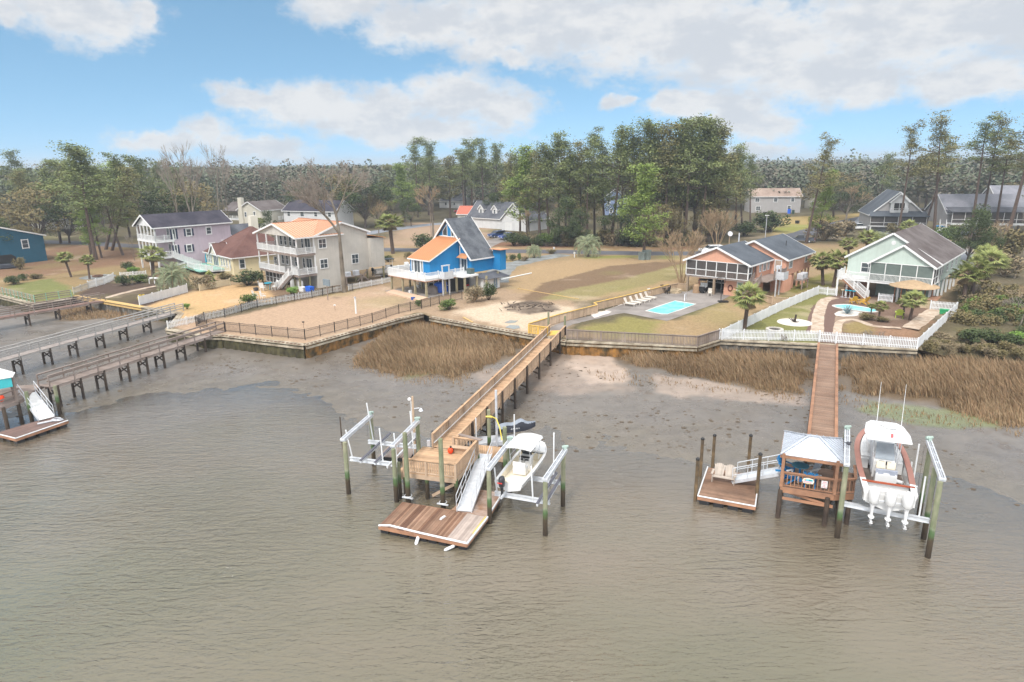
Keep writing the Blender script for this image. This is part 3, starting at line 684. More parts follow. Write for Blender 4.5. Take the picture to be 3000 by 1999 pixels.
fence('white picket fence along the front right of the right yard', g2(FC, [(152,1275)]) + [shore[20][:2]], 1.2, 'picket', vinyl, pick=.15, pw=.085)
fence('white picket fence climbing the bank on the right side', [shore[20][:2]] + g2(FC, [(1260,985)]), 1.2, 'picket', vinyl, pick=.15, pw=.085)
fence('white picket fence right of the tiki bar', g2(FC, [(1018,962),(1255,982)]), 1.15, 'picket', vinyl, pick=.15, pw=.085)
fence('white picket fence with gate left of the tiki bar', g2(FC, [(540,888),(670,898)]), 1.1, 'picket', vinyl, pick=.15, pw=.085)
fence('tall white privacy fence behind the mint green house', g2(FC2, [(900,1440),(1240,1455),(1420,1440)]), 1.9, 'solid', vinyl, pick=.16, pw=.15)

def plank_quad(mb, A, B, C, D, w=.14, th=.04, gap=.012, drop=None):
    """planks running A->B, laid side by side from edge AB to edge DC"""
    A, B, C, D = map(Vector, (A, B, C, D)); L = max((D - A).length, (C - B).length); n = max(1, int(L / w))
    for i in range(n):
        t = i / n; t2 = (i + 1) / n - gap / L; a, b, c, d = A.lerp(D, t), B.lerp(C, t), B.lerp(C, t2), A.lerp(D, t2)
        j = random.uniform(-.004, .004); z = Vector((0, 0, j)); a, b, c, d = a + z, b + z, c + z, d + z; dn = Vector((0, 0, -th))
        vs = [tuple(q + dn) for q in (a, b, c, d)] + [tuple(q) for q in (a, b, c, d)]
        mb.add(vs, [(3, 2, 1, 0), (4, 5, 6, 7), (0, 1, 5, 4), (1, 2, 6, 5), (2, 3, 7, 6), (3, 0, 4, 7)])
    return mb
def pilebeam(x, y, z0, z1, r=.15, tilt=(0, 0)):
    b = MB(); b.tube((x, y, z0), (x + tilt[0], y + tilt[1], z1), r * 1.05, r * .92, 10); b.tube((x + tilt[0], y + tilt[1], z1), (x + tilt[0], y + tilt[1], z1 + .03), r * .8, r * .6, 10); return b
def railing(root, a, b, h, style, m, cap, both=True, name='railing', sp_=.16):
    a, b = Vector(a), Vector(b); L = (b - a).length; d = b - a; ang = math.atan2(d.y, d.x); r = MB(); zz = Vector((0, 0, 1))
    if style == 'balu':
        for i in range(int(L / sp_)): q = a.lerp(b, (i + .5) / int(L / sp_)); r.box((q.x, q.y, q.z + h / 2), (.045, .035, h - .1), ang)
        r.beam(a + zz * .1, b + zz * .1, .04, .08); r.beam(a + zz * (h - .09), b + zz * (h - .09), .04, .08)
        rr = r.build(name, m, root, True); c = MB(); c.beam(a + zz * h, b + zz * h, .17, .045); c.build('cap_rail', cap, rr, True)
    else:
        for t in style: r.beam(a + zz * h * t, b + zz * h * t, .05, .13)
        r.beam(a + zz * (h + .02), b + zz * (h + .02), .15, .045); r.build(name, m, root, True)
def pier(label, A, B, w, bents, style, deck_m, rail_m, cap_m2, h=1.0, pz=0.0, pr_=.13, brace=True, pile_m=None, post_gap=2.2, pile_top=False, thick=.22):
    A, B = Vector(A), Vector(B); d = (B - A); L = d.length; d /= L; n = Vector((-d.y, d.x, 0)).normalized()
    root = T('pier', label, 'pier', tuple(A)); dk = MB()
    plank_quad(dk, A - n * w / 2, A + n * w / 2, B + n * w / 2, B - n * w / 2, .145); dk.build('deck', deck_m, root, True)
    s = MB()
    for k in (-1, 0, 1): s.beam(A + n * k * (w / 2 - .06) - Vector((0, 0, .05 + thick / 2)), B + n * k * (w / 2 - .06) - Vector((0, 0, .05 + thick / 2)), .06, thick)
    s.build('stringer', rail_m, root, True)
    if style:
        for k in (-1, 1):
            o = n * k * (w / 2 - .02); railing(root, A + o, B + o, h, style, rail_m, cap_m2)
            m = max(2, int(L / post_gap))
            for i in range(m + 1): q = A.lerp(B, i / m) + o + n * k * .05; ps = MB(); ps.box((q.x, q.y, q.z + h / 2 - .2), (.09, .09, h + .42), math.atan2(d.y, d.x)); ps.build('rail_post', rail_m, root, True)
    else:
        c = MB()
        for k in (-1, 1): o = n * k * (w / 2 - .1) + Vector((0, 0, .09)); c.beam(A + o, B + o, .22, .1)
        c.build('kerb_rail', cap_m2, root, True)
    for t in bents:
        q = A.lerp(B, t); pts = []
        for k in (-1, 1):
            o = q + n * k * (w / 2 - .08 if not pile_top else w / 2 + .08); zb = -1.0
            top = q.z + (h if pile_top else -.08); pb = pilebeam(o.x, o.y, zb, top, pr_); pb.build('piling', pile_m or pile, root, True); pts.append(o)
        if brace:
            a, b = pts; zt = q.z - thick - .15; br = MB(); br.beam((a.x, a.y, zt), (b.x, b.y, zt), .08, .2)
            br.beam((a.x, a.y, zt - .1), (b.x, b.y, zt - .75), .05, .14); br.beam((b.x, b.y, zt - .1), (a.x, a.y, zt - .75), .05, .14); br.build('cross_brace', wood_dark, root, True)
    return root
def tpar(A, B, ys):
    return [(y - A[1]) / (B[1] - A[1]) for y in ys]
# the three grey piers on the left
p1a, p1b = PZ(FL, 872, 232, 2.0), PZ(FL, 0, 372, 2.0); e = Vector(p1b) + (Vector(p1b) - Vector(p1a)) * .6
pier('farthest of the grey boardwalk piers on the left', (*p1a[:2], 2.0), (*e[:2], 1.9), 1.5, [.1, .3, .48, .66, .84, .98], (.45, .75, .98), mat('red_grey_wood', S(150,122,112,.72), .85, .14, 1.2, isl=.15), wood_grey, wood_grey, 1.05, pile_m=wood_dark)
A_, B_ = (-45.3, 88.9, 2.0), (-57.5, 49.5, 2.1)
pier('middle of the three grey piers on the left with silver top rails', A_, B_, 1.35, tpar(A_, B_, [87.5,83.4,79.9,76.7,73.3,70.3,67.1,63.6,60,56.5,53]), (.4, .7, .98), mat('silver_wood', S(176,166,160,.75), .85, .12, 1.2, isl=.14), mat('silver_rail_wood', S(186,182,178,.75), .8, .12, 1.2, isl=.1), wood_grey, 1.0, pile_m=wood_dark)
A_, B_ = (-34.6, 76.9, 2.05), (-41.9, 56.6, 2.1)
pier('nearest of the grey piers on the left beside the black fence', A_, B_, 1.35, tpar(A_, B_, [73.8,71.0,68.3,66.3,64.2,61.7,59.4,57.3]), (.45, .98), wood_grey, wood_grey, wood_grey, 1.05, pile_m=wood_dark)
# the long honey coloured pier
A_, B_ = (5.25, 74.0, 2.0), (-4.75, 43.0, 1.78)
main_pier = pier('long honey coloured wooden pier with picket rails from the yard to the dock', A_, B_, 1.85, tpar(A_, B_, [73.6,71.2,67.2,63.0,59.0,55.4,52.1,48.6,45.6]), 'balu', wood_new, wood_rail, wood_new, 1.0, pr_=.12, pile_top=True, pile_m=wood_dark)
b = MB(); _d = (Vector(B_) - Vector(A_)).normalized(); _n = Vector((-_d.y, _d.x, 0)).normalized()
b.tube(Vector(A_) - _n * .84 + Vector((0, 0, .3)), Vector(B_) - _n * .84 + Vector((0, 0, .3)), .035, None, 6); b.build('white_conduit', vinyl, main_pier, True)
for F_, bx, ty in ((FF, (1582, 512), 240), (FF, (1432, 470), 232)):
    q = PZ(F_, *bx, .5); zt = 4.0
    tag(pilebeam(q[0], q[1], -.8, zt, .13).build('piling', pile), 'tall timber post at the land end of the long pier, ' + ('right side' if bx[0] > 1500 else 'left side'), 'piling', 'posts at the head of the long pier')
# right pier with low kerbs
A_, B_ = (33.35, 67.7, 2.1), (19.75, 39.2, 2.1)
pier('brown boardwalk pier with orange kerbs and no handrails', A_, B_, 1.95, tpar(A_, B_, [66, 62, 58, 54, 50, 46, 42.5, 40]), None, brown_deck, wood_orange, wood_orange, pile_m=wood_dark, brace=False)
strip('path', g2(FF, [(1465,385),(1520,350),(1600,310),(1740,275),(1900,240)]) + g2(H4, [(250,705),(600,650)]), 1.7, concrete, RZ + .004, 'concrete path from the pier to the pool')
sheet('ramp_landing', [FF(1440,420), FF(1450,378), FF(1545,375), FF(1520,412)], wood_yellow, LZ + .05, 'yellow wood landing at the head of the pier', th=.05)
strip('path', [P(*p)[:2] for p in [(1885,768),(1890,730),(1897,705),(1925,686),(1990,688)]], lambda t: 3.0, mulch, RZ, 'brown mulch path through the right yard')
strip('path', [P(*p)[:2] for p in [(1877,765),(1881,725),(1890,695),(1908,686),(1918,684)]], lambda t: 1.4, shell_m, RZ + .006, 'curved pale shell edging left of the mulch path')
strip('path', [P(*p)[:2] for p in [(1923,768),(1926,748),(1935,738),(1960,735),(1985,742),(2010,750),(2070,754)]], lambda t: .9, shell_m, RZ + .006, 'pale shell edging around the small lawn')
strip('path', [P(*p)[:2] for p in [(2090,755),(2110,742),(2135,722),(2152,712)]], lambda t: 1.8, shell_m, RZ + .006, 'pale shell path near the right fence')
strip('path', [PZ(FL, *p)[:2] for p in [(885,215),(1010,180),(1200,135),(1330,110)]], lambda t: 1.0, shell_m, RZ + .006, 'pale stepping path through the dark mulch yard')
# ---------------------------------------------------------------- centre dock
PZk = 1.75
dock = T('dock_platform', 'raised wooden dock platform with picket rails at the end of the long pier', 'dock', (-5.2, 40.5, PZk))
FLc, FRc, BRc, BLc = V3(-7.5, 39.5, PZk), V3(-3.66, 38.42, PZk), V3(-2.45, 42.2, PZk), V3(-6.35, 43.4, PZk)
b = MB(); plank_quad(b, FLc, FRc, BRc, BLc, .145); b.build('deck', wood_new, dock, True)
b = MB()
for p, q in ((FLc, FRc), (FRc, BRc), (BRc, BLc), (BLc, FLc)): b.beam(p - V3(0,0,.2), q - V3(0,0,.2), .06, .3)
b.build('rim_board', wood_rail, dock, True)
RFL = FLc + (FRc - FLc) * .12
railing(dock, RFL, FRc, .98, 'balu', wood_rail, wood_new, sp_=.15); railing(dock, FRc, BRc, .98, 'balu', wood_rail, wood_new, sp_=.15)
RB = BRc + (BLc - BRc).normalized() * 1.75; railing(dock, BRc, RB, .98, 'balu', wood_rail, wood_new, sp_=.2)
b = MB(); b.beam(BRc + V3(0.3,-.2,1.04), RB + V3(.35, .35, 1.04), .3, .05); b.build('loose_plank', wood_grey, dock, True)
b = MB(); s0, s1 = BRc + (RB - BRc) * .04 - V3(.1,.35,0), RB - V3(.1,.35,0); b.beam(s0 + V3(0,0,.45), s1 + V3(0,0,.45), .45, .05); b.beam(s0 + V3(0,0,.2), s1 + V3(0,0,.2), .06, .4); b.build('bench_seat', wood_rail, dock, True)
for p in (FRc, BRc, RFL, FRc.lerp(FLc, .5), RB):
    b = MB(); b.box((p.x, p.y, PZk + .42), (.14, .14, 1.15), -.28); b.build('post', wood_rail, dock, True)
for p in (FRc, FRc.lerp(FLc, .5), FLc.lerp(FRc, .12), BRc, BLc, BLc.lerp(BRc, .5)):
    pilebeam(p.x, p.y + .1, -1, PZk - .1, .14).build('piling', pile, dock, True)
b = MB(); b.beam(FRc + V3(0,.1,-.4), FRc + V3(-1.6,.6,-1.5), .06, .18); b.beam(FLc + V3(.1,0,-.3), FLc + V3(.7,.0,-.8), .06, .16); b.build('brace', wood_rail, dock, True)
# side landing and gangway
land_ = T('dock_landing', 'lower side landing of planks beside the platform and ramp', 'dock', (-1.5, 43.4, 1.35))
b = MB(); plank_quad(b, (-2.5,44.5,1.35), (-2.35,42.6,1.35), (-.55,42.1,1.35), (-.3,43.9,1.35), .145); b.build('deck', wood_new, land_, True)
b = MB(); b.beam((-2.5,44.5,1.2), (-.3,43.9,1.2), .06, .24); b.beam((-2.35,42.6,1.2), (-.55,42.1,1.2), .06, .24); b.beam((-.55,42.1,1.2), (-.3,43.9,1.2), .06, .24); b.build('rim_board', wood_rail, land_, True)
for p in ((-2.2,44.2), (-.5,43.7), (-.7,42.3)): pilebeam(p[0], p[1], -1, 1.2, .13).build('piling', pile, land_, True)
def gangway(label, a, b, w, deck_m, rail_m, h=1.0, name='gangway', n_post=5, midrail=.5):
    a, b = Vector(a), Vector(b); d = (b - a).normalized(); n = Vector((-d.y, d.x, 0)).normalized(); root = T(name, label, 'ramp', tuple(b))
    k = MB(); plank_quad(k, a - n * w / 2, a + n * w / 2, b + n * w / 2, b - n * w / 2, .16, .05); k.build('deck', deck_m, root, True)
    k = MB()
    for s in (-1, 1): k.beam(a + n * s * w / 2 - V3(0,0,.02), b + n * s * w / 2 - V3(0,0,.02), .06, .2)
    k.build('side_beam', rail_m, root, True)
    for s in (-1, 1):
        k = MB(); o = n * s * (w / 2 + .02); k.tube(a + o + V3(0,0,h), b + o + V3(0,0,h), .028, None, 6); k.tube(a + o + V3(0,0,h*midrail), b + o + V3(0,0,h*midrail), .022, None, 6)
        for i in range(n_post): q = a.lerp(b, i / (n_post - 1)) + o; k.tube(q, q + V3(0,0,h), .025, None, 6)
        k.build('handrail', rail_m, root, True)
    return root
gangway('aluminium gangway sloping from the side landing to the centre float', (-1.95,42.75,1.42), (-3.02,36.4,.6), .92, alu, alu, n_post=6)
fl = T('floating_dock', 'brown plank floating dock below the gangway in the centre', 'floating dock', (-4.8, 35.4, .5))
Fa, Fb, Fc, Fd = V3(-6.99,37.79,.5), V3(-7.95,34.95,.5), V3(-2.65,32.94,.5), V3(-1.59,35.81,.5)
m_ = lambda t: (Fa.lerp(Fd, t), Fb.lerp(Fc, t))
a1, b1 = m_(.77); b = MB(); plank_quad(b, Fb, Fa, a1, b1, .15); b.build('deck', float_wood, fl, True)
b = MB(); plank_quad(b, b1, a1, Fd, Fc, .15); o = b.build('deck_section', mat('bleached_wood', S(184,168,158,.72), .7, .15, 1.5, isl=.2), fl, True); o['label'] = 'bleached grey planks at the right end'
E0, E1, E2 = V3(-3.85,36.72,.5), V3(-.7,38.78,.5), V3(-2.5,39.4,.5)
b = MB(); plank_quad(b, E0, Fd, E1, E2, .15); b.build('finger_deck', mat('finger_wood', S(170,134,108,.72), .6, .2, 1., isl=.18, c2=S(190,176,168,.7), c2amt=.4, c2s=1.), fl, True)
b = MB()
for p, q in ((Fa, Fb), (Fb, Fc), (Fc, Fd), (Fd, E1), (E1, E2), (E2, E0), (E0, Fa)): b.beam(p - V3(0,0,.13), q - V3(0,0,.13), .06, .2)
b.build('rim_board', wood_orange, fl, True)
for i in range(9):
    for j in (.12, .5, .88): q = Fa.lerp(Fb, j).lerp(Fd.lerp(Fc, j), (i + .5) / 9); b = MB(); b.box((q.x, q.y, .08), (.5, .55, .42), -.36); b.build('float_tub', black_pl, fl, True)
for i in range(4): q = Fd.lerp(E1, (i + .5) / 4) - V3(.5,.0,0); b = MB(); b.box((q.x, q.y, .08), (.6, .6, .42), .35); b.build('float_tub', black_pl, fl, True)
b = MB(); u_ = V3(0,0,.02); b.path([Fb + u_ + (Fa-Fb)*.0, Fb.lerp(Fc,.12) + V3(.05,.18,.04), Fb.lerp(Fc,.5) + V3(0,.06,.04), Fc + u_], .06, 6); b.build('edge_bumper', vinyl, fl, True)
b = MB(); b.beam(Fc + V3(.02,0,0), Fd + V3(.02,0,0), .08, .1); b.beam(Fd.lerp(E1,.1), E1, .08, .1); b.build('side_bumper', vinyl, fl, True)
b = MB(); b.beam(Fc.lerp(Fd,.35) + V3(-.1,0,.03), Fd + V3(-.1,0,.03), .04, .03); b.build('yellow_rope', mat('yellow', (.75,.6,.1), .6), fl, True)
def cleat_ring(c, r, root):
    k = MB(); pts = [(c[0] + r * math.cos(t), c[1] + r * math.sin(t), c[2]) for t in [math.pi * 2 * i / 10 for i in range(11)]]; k.path(pts, .03, 5); k.box((c[0], c[1] - r - .02, c[2] - .02), (.75, .14, .05), -.36); k.build('pile_guide', alu, root, True)
for (x, y) in ((-6.74, 38.5), (-4.43, 37.6)): cleat_ring((x, y, .55), .24, fl)
def fender(label, p, q, r=.09, m=None, name='fender'):
    k = MB(); p, q = Vector(p), Vector(q); d = (q - p); k.tube(p, p + d * .12, r * .3, r, 10); k.tube(p + d * .12, p + d * .85, r, r, 10); k.tube(p + d * .85, q, r, r * .3, 10)
    return tag(k.build(name, m or vinyl), label, 'fender')
q = PZ(FD, 875, 1290, .45); fender('white boat fender hanging off the front edge of the centre float', (q[0], q[1], .42), (q[0] - .18, q[1] - .5, -.05), .1)
q = PZ(FD, 1200, 1385, .35); fender('white and yellow fender floating at the front right corner of the float', (q[0], q[1], .2), (q[0] - .6, q[1] - .25, .05), .09)
q = PZ(FD, 1090, 1155, .5); k = MB(); k.box((q[0], q[1], .55), (.13, .5, .08), -.6, .7); tag(k.build('boat_cleat_cover', vinyl), 'small white block lying on the centre float planks', 'block')
def piling(label, x, y, zt, r=.15, group=None, tilt=(0, 0), m=None): return tag(pilebeam(x, y, -1.2, zt, r, tilt).build('piling', m or pile), label, 'piling', group)
G_ = 'free standing pilings around the centre float'
piling('tall green piling through the left guide on the back edge of the float', -6.74, 38.5, 4.85, .155, G_)
piling('tall green piling through the middle guide on the back edge of the float', -4.43, 37.6, 4.8, .155, G_)
piling('short yellowish piling at the platform front left corner', -7.35, 39.15, 2.55, .12, G_)
p_ = PZ(FD, 1600, 640, 1.0); piling('yellow topped piling between the gangway and the white boat', -.55, 41.3, 4.0, .16, G_)
piling('green piling wrapped with yellow rope beside the covered watercraft', -1.75, 45.2, 3.75, .15, G_)
piling('short green piling behind the white boat canopy', .35, 42.6, 2.6, .16, G_)
# lamp post with meter boxes
q = (-7.0, 43.9); lp = T('dock_lamp_post', 'timber lamp post with white flood lamps and meter boxes left of the pier', 'lamp post', (*q, 0))
pilebeam(q[0], q[1], -1, 5.3, .08).build('pole', wood_rail, lp, True)
k = MB(); k.ball((q[0] - .22, q[1], 5.1), .13, 8, 6); k.build('lamp', white, lp, True)
k = MB(); k.tube((q[0], q[1], 4.4), (q[0] + .45, q[1], 4.45), .03); k.lathe((q[0] + .55, q[1], 4.25), [(.02, .2), (.06, .18), (.17, 0), (.15, -.02)], 10); k.build('side_lamp', alu, lp, True)
k = MB(); k.box((q[0] + .22, q[1] - .1, 2.95), (.26, .2, .42)); k.build('cream_box', mat('cream', S(226,214,186,.75), .6), lp, True)
k = MB(); k.box((q[0] + .02, q[1] - .14, 2.45), (.3, .18, .34)); k.box((q[0] + 1.15, q[1] - 1.3, 2.35), (.2, .14, .42)); k.build('meter_box', alu_dull, lp, True)
k = MB(); k.tube((q[0] - .12, q[1], -.5), (q[0] - .12, q[1], 5.0), .03); k.build('conduit', vinyl, lp, True)
# coil of hose, red buoy
q = PZ(Q1, 760, 322, 1.95); k = MB(); k.ball((q[0], q[1], 2.0), (.2, .2, .24), 14, 10); k.tube((q[0], q[1], 2.22), (q[0], q[1], 2.32), .05); b_ = T('mooring_buoy', 'orange red round buoy on the platform deck by the bench', 'buoy', (q[0], q[1], PZk))
k2 = MB(); k2.ball((q[0], q[1], 1.98), (.2, .2, .22), 14, 10); k2.build('ball', mat('buoy_red', S(240,78,40,.9), .5), b_, True, True); k2 = MB(); k2.tube((q[0]+.02, q[1], 2.18), (q[0]+.03, q[1], 2.3), .06); k2.build('cap', black_pl, b_, True)
k = MB(); q = V3(-5.75, 43.9, 2.45)
for i in range(9):
    r = .24 - .008 * i; k.path([(q.x + .05 * math.sin(i) + .0, q.y + r * math.cos(t), q.z + r * 1.3 * math.sin(t)) for t in [math.pi * 2 * j / 12 for j in range(13)]], .02, 5)
tag(k.build('hose_coil', mat('grey_hose', (.12, .12, .12), .7)), 'coiled dark hose hung on the left pier rail', 'hose')

# ---------------------------------------------------------------- boat lifts
def lift_beam(root, a, b, name='top_beam'):
    a, b = Vector(a), Vector(b); d = (b - a).normalized(); n = Vector((-d.y, d.x, 0)); k = MB()
    for s in (-1, 1): k.beam(a + n * s * .11, b + n * s * .11, .07, .2)
    k.beam(a - V3(0,0,.1), b - V3(0,0,.1), .3, .04)
    for t in (.0, .2, .4, .6, .8, 1.): q = a.lerp(b, t); k.beam(q - n * .16 + V3(0,0,.02), q + n * .16 + V3(0,0,.02), .1, .1)
    o = k.build(name, alu, root, True); k = MB(); k.tube(a + V3(0,0,.07), b + V3(0,0,.07), .035, None, 6); k.build('drive_shaft', alu_dull, o, True)
    k = MB(); k.box((b.x, b.y, b.z + .16), (.2, .26, .24), 0); k.tube(b + V3(-.2,0,.2), b + V3(.2,0,.24), .09); k.build('motor', mat('motor_green', S(176,196,186,.7), .5), o, True)
    return o
def boat_lift(label, piles, beams, cross, bunks, posts, group=None):
    root = T('boat_lift', label, 'boat lift', (piles[0][0], piles[0][1], 0))
    for (x, y, zt) in piles: pilebeam(x, y, -1.2, zt, .15).build('piling', pile, root, True)
    for a, b in beams: lift_beam(root, a, b)
    for a, b in cross:
        a, b = Vector(a), Vector(b); k = MB(); k.beam(a, b, .05, .24); k.beam(a + V3(0,0,.12), b + V3(0,0,.12), .18, .03); k.beam(a - V3(0,0,.12), b - V3(0,0,.12), .18, .03); k.build('cradle_beam', alu, root, True)
        for e in (a, b):
            k = MB(); zt = beams[0][0][2] - .1; k.tube(e, (e.x, e.y, zt), .008, None, 4); k.build('cable', iron, root, True)
    for (a, b, dark) in bunks:
        k = MB(); a, b = Vector(a), Vector(b); k.beam(a, b, .1, .16); o = k.build('bunk', alu, root, True)
        if dark: k = MB(); k.beam(a + V3(0,0,.1), b + V3(0,0,.1), .16, .05); k.build('carpet', carpet, o, True)
    for (x, y, z0, z1, tx, ty) in posts: k = MB(); k.tube((x, y, z0), (x + tx, y + ty, z1), .045, None, 8); k.build('guide_post', vinyl, root, True)
    return root
boat_lift('empty aluminium boat lift on four pilings left of the platform', [(-10.9,39.9,3.65),(-10.05,44.1,3.65),(-7.55,38.75,3.65),(-6.6,43.0,3.65)],
    [((-11.05,40.0,3.78),(-10.08,44.3,3.78)), ((-7.62,38.9,3.78),(-6.6,43.1,3.78))],
    [((-10.95,41.1,1.95),(-7.45,40.0,1.95)), ((-10.3,43.9,1.95),(-6.75,42.9,1.95))],
    [((-10.0,40.0,2.2),(-8.85,44.6,2.2),1), ((-9.0,39.7,2.2),(-7.85,44.2,2.2),1), ((-8.1,39.2,2.2),(-6.95,43.8,2.2),0)],
    [(-10.75,41.05,1.9,4.0,-.35,.1),(-7.6,40.0,1.9,4.2,-.1,0),(-8.6,40.4,1.9,4.4,-.1,0),(-9.9,43.8,1.9,4.9,-.3,0),(-6.95,42.9,1.9,4.6,-.1,0)])
boat_lift('boat lift in the centre carrying the small white boat, with two spare bunks', [(-1.46,35.97,3.5),(-.25,39.7,3.5),(1.81,34.57,3.45),(3.1,37.95,3.45)],
    [((-1.5,35.85,3.62),(-.2,39.9,3.62)), ((1.78,34.45,3.58),(3.25,38.5,3.58))],
    [((-1.15,36.9,1.5),(2.15,35.65,1.5)), ((-.25,39.4,1.5),(3.1,38.1,1.5))],
    [((-.75,35.9,1.7),(.7,39.9,1.7),0), ((1.35,34.9,1.75),(2.75,38.9,1.75),1), ((1.75,34.75,1.75),(3.1,38.6,1.75),1)],
    [(-1.0,36.8,1.5,3.2,-.15,.1),(1.15,36.0,1.4,3.7,-.1,0),(2.55,38.6,1.4,4.7,0,0),(3.05,38.2,1.4,2.9,0,0)])
boat_lift('large boat lift on green pilings carrying the big white boat', [(18.55,33.95,4.5),(20.75,38.5,4.5),(22.5,31.89,4.5),(23.38,33.73,4.4),(24.45,36.0,4.5)],
    [((18.45,33.75,4.65),(20.85,38.6,4.65)), ((22.6,31.9,4.65),(24.85,36.8,4.65))],
    [((18.8,34.7,1.8),(22.75,32.6,1.8)), ((20.6,38.3,1.8),(24.3,36.3,1.8))],
    [((19.9,33.3,2.05),(22.8,39.2,2.05),0), ((21.4,32.6,2.05),(24.1,38.2,2.05),0)],
    [(19.0,34.6,1.8,3.7,0,0),(22.35,32.9,1.8,4.3,.0,0),(20.55,38.0,1.8,4.0,0,0),(24.1,36.5,1.8,4.6,0,0),(23.9,36.6,1.8,3.4,0,0)])
piling('thin dark stake standing in the mud far left of the empty lift', -13.2, 47.6, 2.4, .05, m=wood_dark)

# ---------------------------------------------------------------- boats
hull_white = mat('gelcoat_white', (.66, .66, .655), .25, .03, 1, spec=.5, coat=.3)
cream_in = mat('cream_deck_liner', S(238,228,206,.85), .5, .05, 2)
teak_red = mat('faded_red_deck', S(176,128,116,.7), .7, .1, 2)
teak_floor = mat('weathered_teak_floor', S(150,138,130,.65), .8, .2, 2, c2=S(110,98,90,.6), c2amt=.5, c2s=1.5, st=(3, .4, 1))
glass_dark = mat('dark_glass', (.02, .025, .03), .08, .05, spec=.6)
def hull(root, L, B, sheer0, sheer1, keel, m, bow_pow=2.2, bow_full=.62, transom=.96, inner=.12, liner=None, floor=.25, deck_to=None):
    """hull along +Y, transom at y=0; returns half-width and sheer functions"""
    hw = lambda t: B / 2 * (transom + (1 - transom) * min(1, t * 3)) * (1 if t < bow_full else max(0.0, 1 - ((t - bow_full) / (1 - bow_full)) ** bow_pow) ** .62)
    sh_ = lambda t: sheer0 + (sheer1 - sheer0) * t ** 1.8
    kl = lambda t: keel + max(0, (t - .7) / .3) ** 2.5 * (sheer1 - keel) * .75
    n = 18; rings = []
    for i in range(n + 1):
        t = i / n; w = max(hw(t), .012); y = L * t; z1 = sh_(t); z0 = kl(t); ch = z0 + (z1 - z0) * .35; wc = w * (.86 - .25 * max(0, t - .6))
        rings.append([(-w, y, z1), (-w * .99, y, z1 - .08), (-wc, y, ch), (0, y, z0), (wc, y, ch), (w * .99, y, z1 - .08), (w, y, z1)])
    b = MB(); b.loft(rings, caps=False); b.add([tuple(p) for p in rings[0]], [tuple(range(7))])
    h_ = b.build('hull', m, root, smooth=False)
    return hw, sh_, kl
def gunwale_ring(root, hw, sh_, L, t0, t1, inner, m, name='gunwale', z=.01, wmin=.0, n=20):
    b = MB(); vs = []; fs = []
    for i in range(n + 1):
        t = t0 + (t1 - t0) * i / n; w = max(hw(t), .01); wi = max(w - inner, wmin if w > wmin else 0); y = L * t; zz = sh_(t) + z
        vs += [(-w - .01, y, zz), (-wi, y, zz), (wi, y, zz), (w + .01, y, zz), (-wi, y, zz - .05), (wi, y, zz - .05)]
        if i: a = (i - 1) * 6; c = i * 6; fs += [(a, a+1, c+1, c), (a+2, a+3, c+3, c+2), (a+1, a+4, c+4, c+1), (a+5, a+2, c+2, c+5)]
    b.add(vs, fs); return b.build(name, m, root)
def liner(root, hw, sh_, L, t0, t1, inner, floor_z, m_wall, m_floor, n=14):
    b = MB(); f = MB(); vs = []; fs = []; vf = []; ff = []
    for i in range(n + 1):
        t = t0 + (t1 - t0) * i / n; w = max(hw(t) - inner, .02); y = L * t; zz = sh_(t) - .03; vs += [(-w, y, zz), (-w * .96, y, floor_z), (w * .96, y, floor_z), (w, y, zz)]; vf += [(-w * .95, y, floor_z + .01), (w * .95, y, floor_z + .01)]
        if i: a = (i-1)*4; c = i*4; fs += [(a, a+1, c+1, c), (a+1, a+2, c+2, c+1), (a+2, a+3, c+3, c+2)]; k = (i-1)*2; ff.append((k, k+1, k+3, k+2))
    for e in (0, n): a = e * 4; fs.append((a, a+1, a+2, a+3))
    b.add(vs, fs); b.build('inner_liner', m_wall, root); f.add(vf, ff); f.build('cockpit_floor', m_floor, root)
def rbox(b, c, d, rz=0, r=.08):
    b.box((c[0], c[1], c[2] - d[2] * .06), (d[0], d[1], d[2] * .88), rz); b.box((c[0], c[1], c[2] + d[2] * .44), (d[0], d[1], d[2] * .12), rz, .86); return b
def outboard(root, x, y, z, s, m, m2, name='outboard_motor', tilt=0.0):
    """cowling above the transom, midsection, gearcase with skeg and propeller; y points aft (-)"""
    b = MB(); rings = []
    for (zz, wx, wy, oy) in ((0, .17, .24, 0), (.08, .21, .3, 0), (.3, .23, .33, -.01), (.5, .22, .31, -.02), (.64, .17, .25, -.03), (.7, .09, .14, -.03)):
        rings.append([(x + s * wx * math.cos(a) * (1 - .12 * abs(math.sin(2 * a))), y + s * (oy + wy * math.sin(a)), z + s * zz) for a in [2 * math.pi * i / 14 for i in range(14)]])
    b.loft(rings, closed=True); o = b.build(name, m, root, smooth=True)
    b = MB(); rings = []
    for (zz, wx, wy, oy) in ((.02, .12, .18, 0), (-.3, .07, .15, .02), (-.62, .06, .14, .0), (-.66, .13, .22, -.02), (-.7, .06, .12, 0), (-.86, .05, .1, 0), (-1.0, .03, .06, .02)):
        rings.append([(x + s * wx * math.cos(a), y + s * (oy + wy * math.sin(a)), z + s * zz) for a in [2 * math.pi * i / 8 for i in range(8)]])
    b.loft(rings, closed=True); b.tube((x, y + s * .16, z - s * .84), (x, y - s * .26, z - s * .84), s * .035, s * .07, 8); b.build('leg', m2, o)
    b = MB()
    for k in range(3): a = k * 2.09; b.slab([(x, y - s*.26, z - s*.84), (x + s*.15*math.cos(a), y - s*.24, z - s*.84 + s*.15*math.sin(a)), (x + s*.15*math.cos(a+.7), y - s*.3, z - s*.84 + s*.15*math.sin(a+.7))], .01)
    b.build('propeller', mat('prop_steel', (.25, .24, .23), .3, metal=.8), o); return o
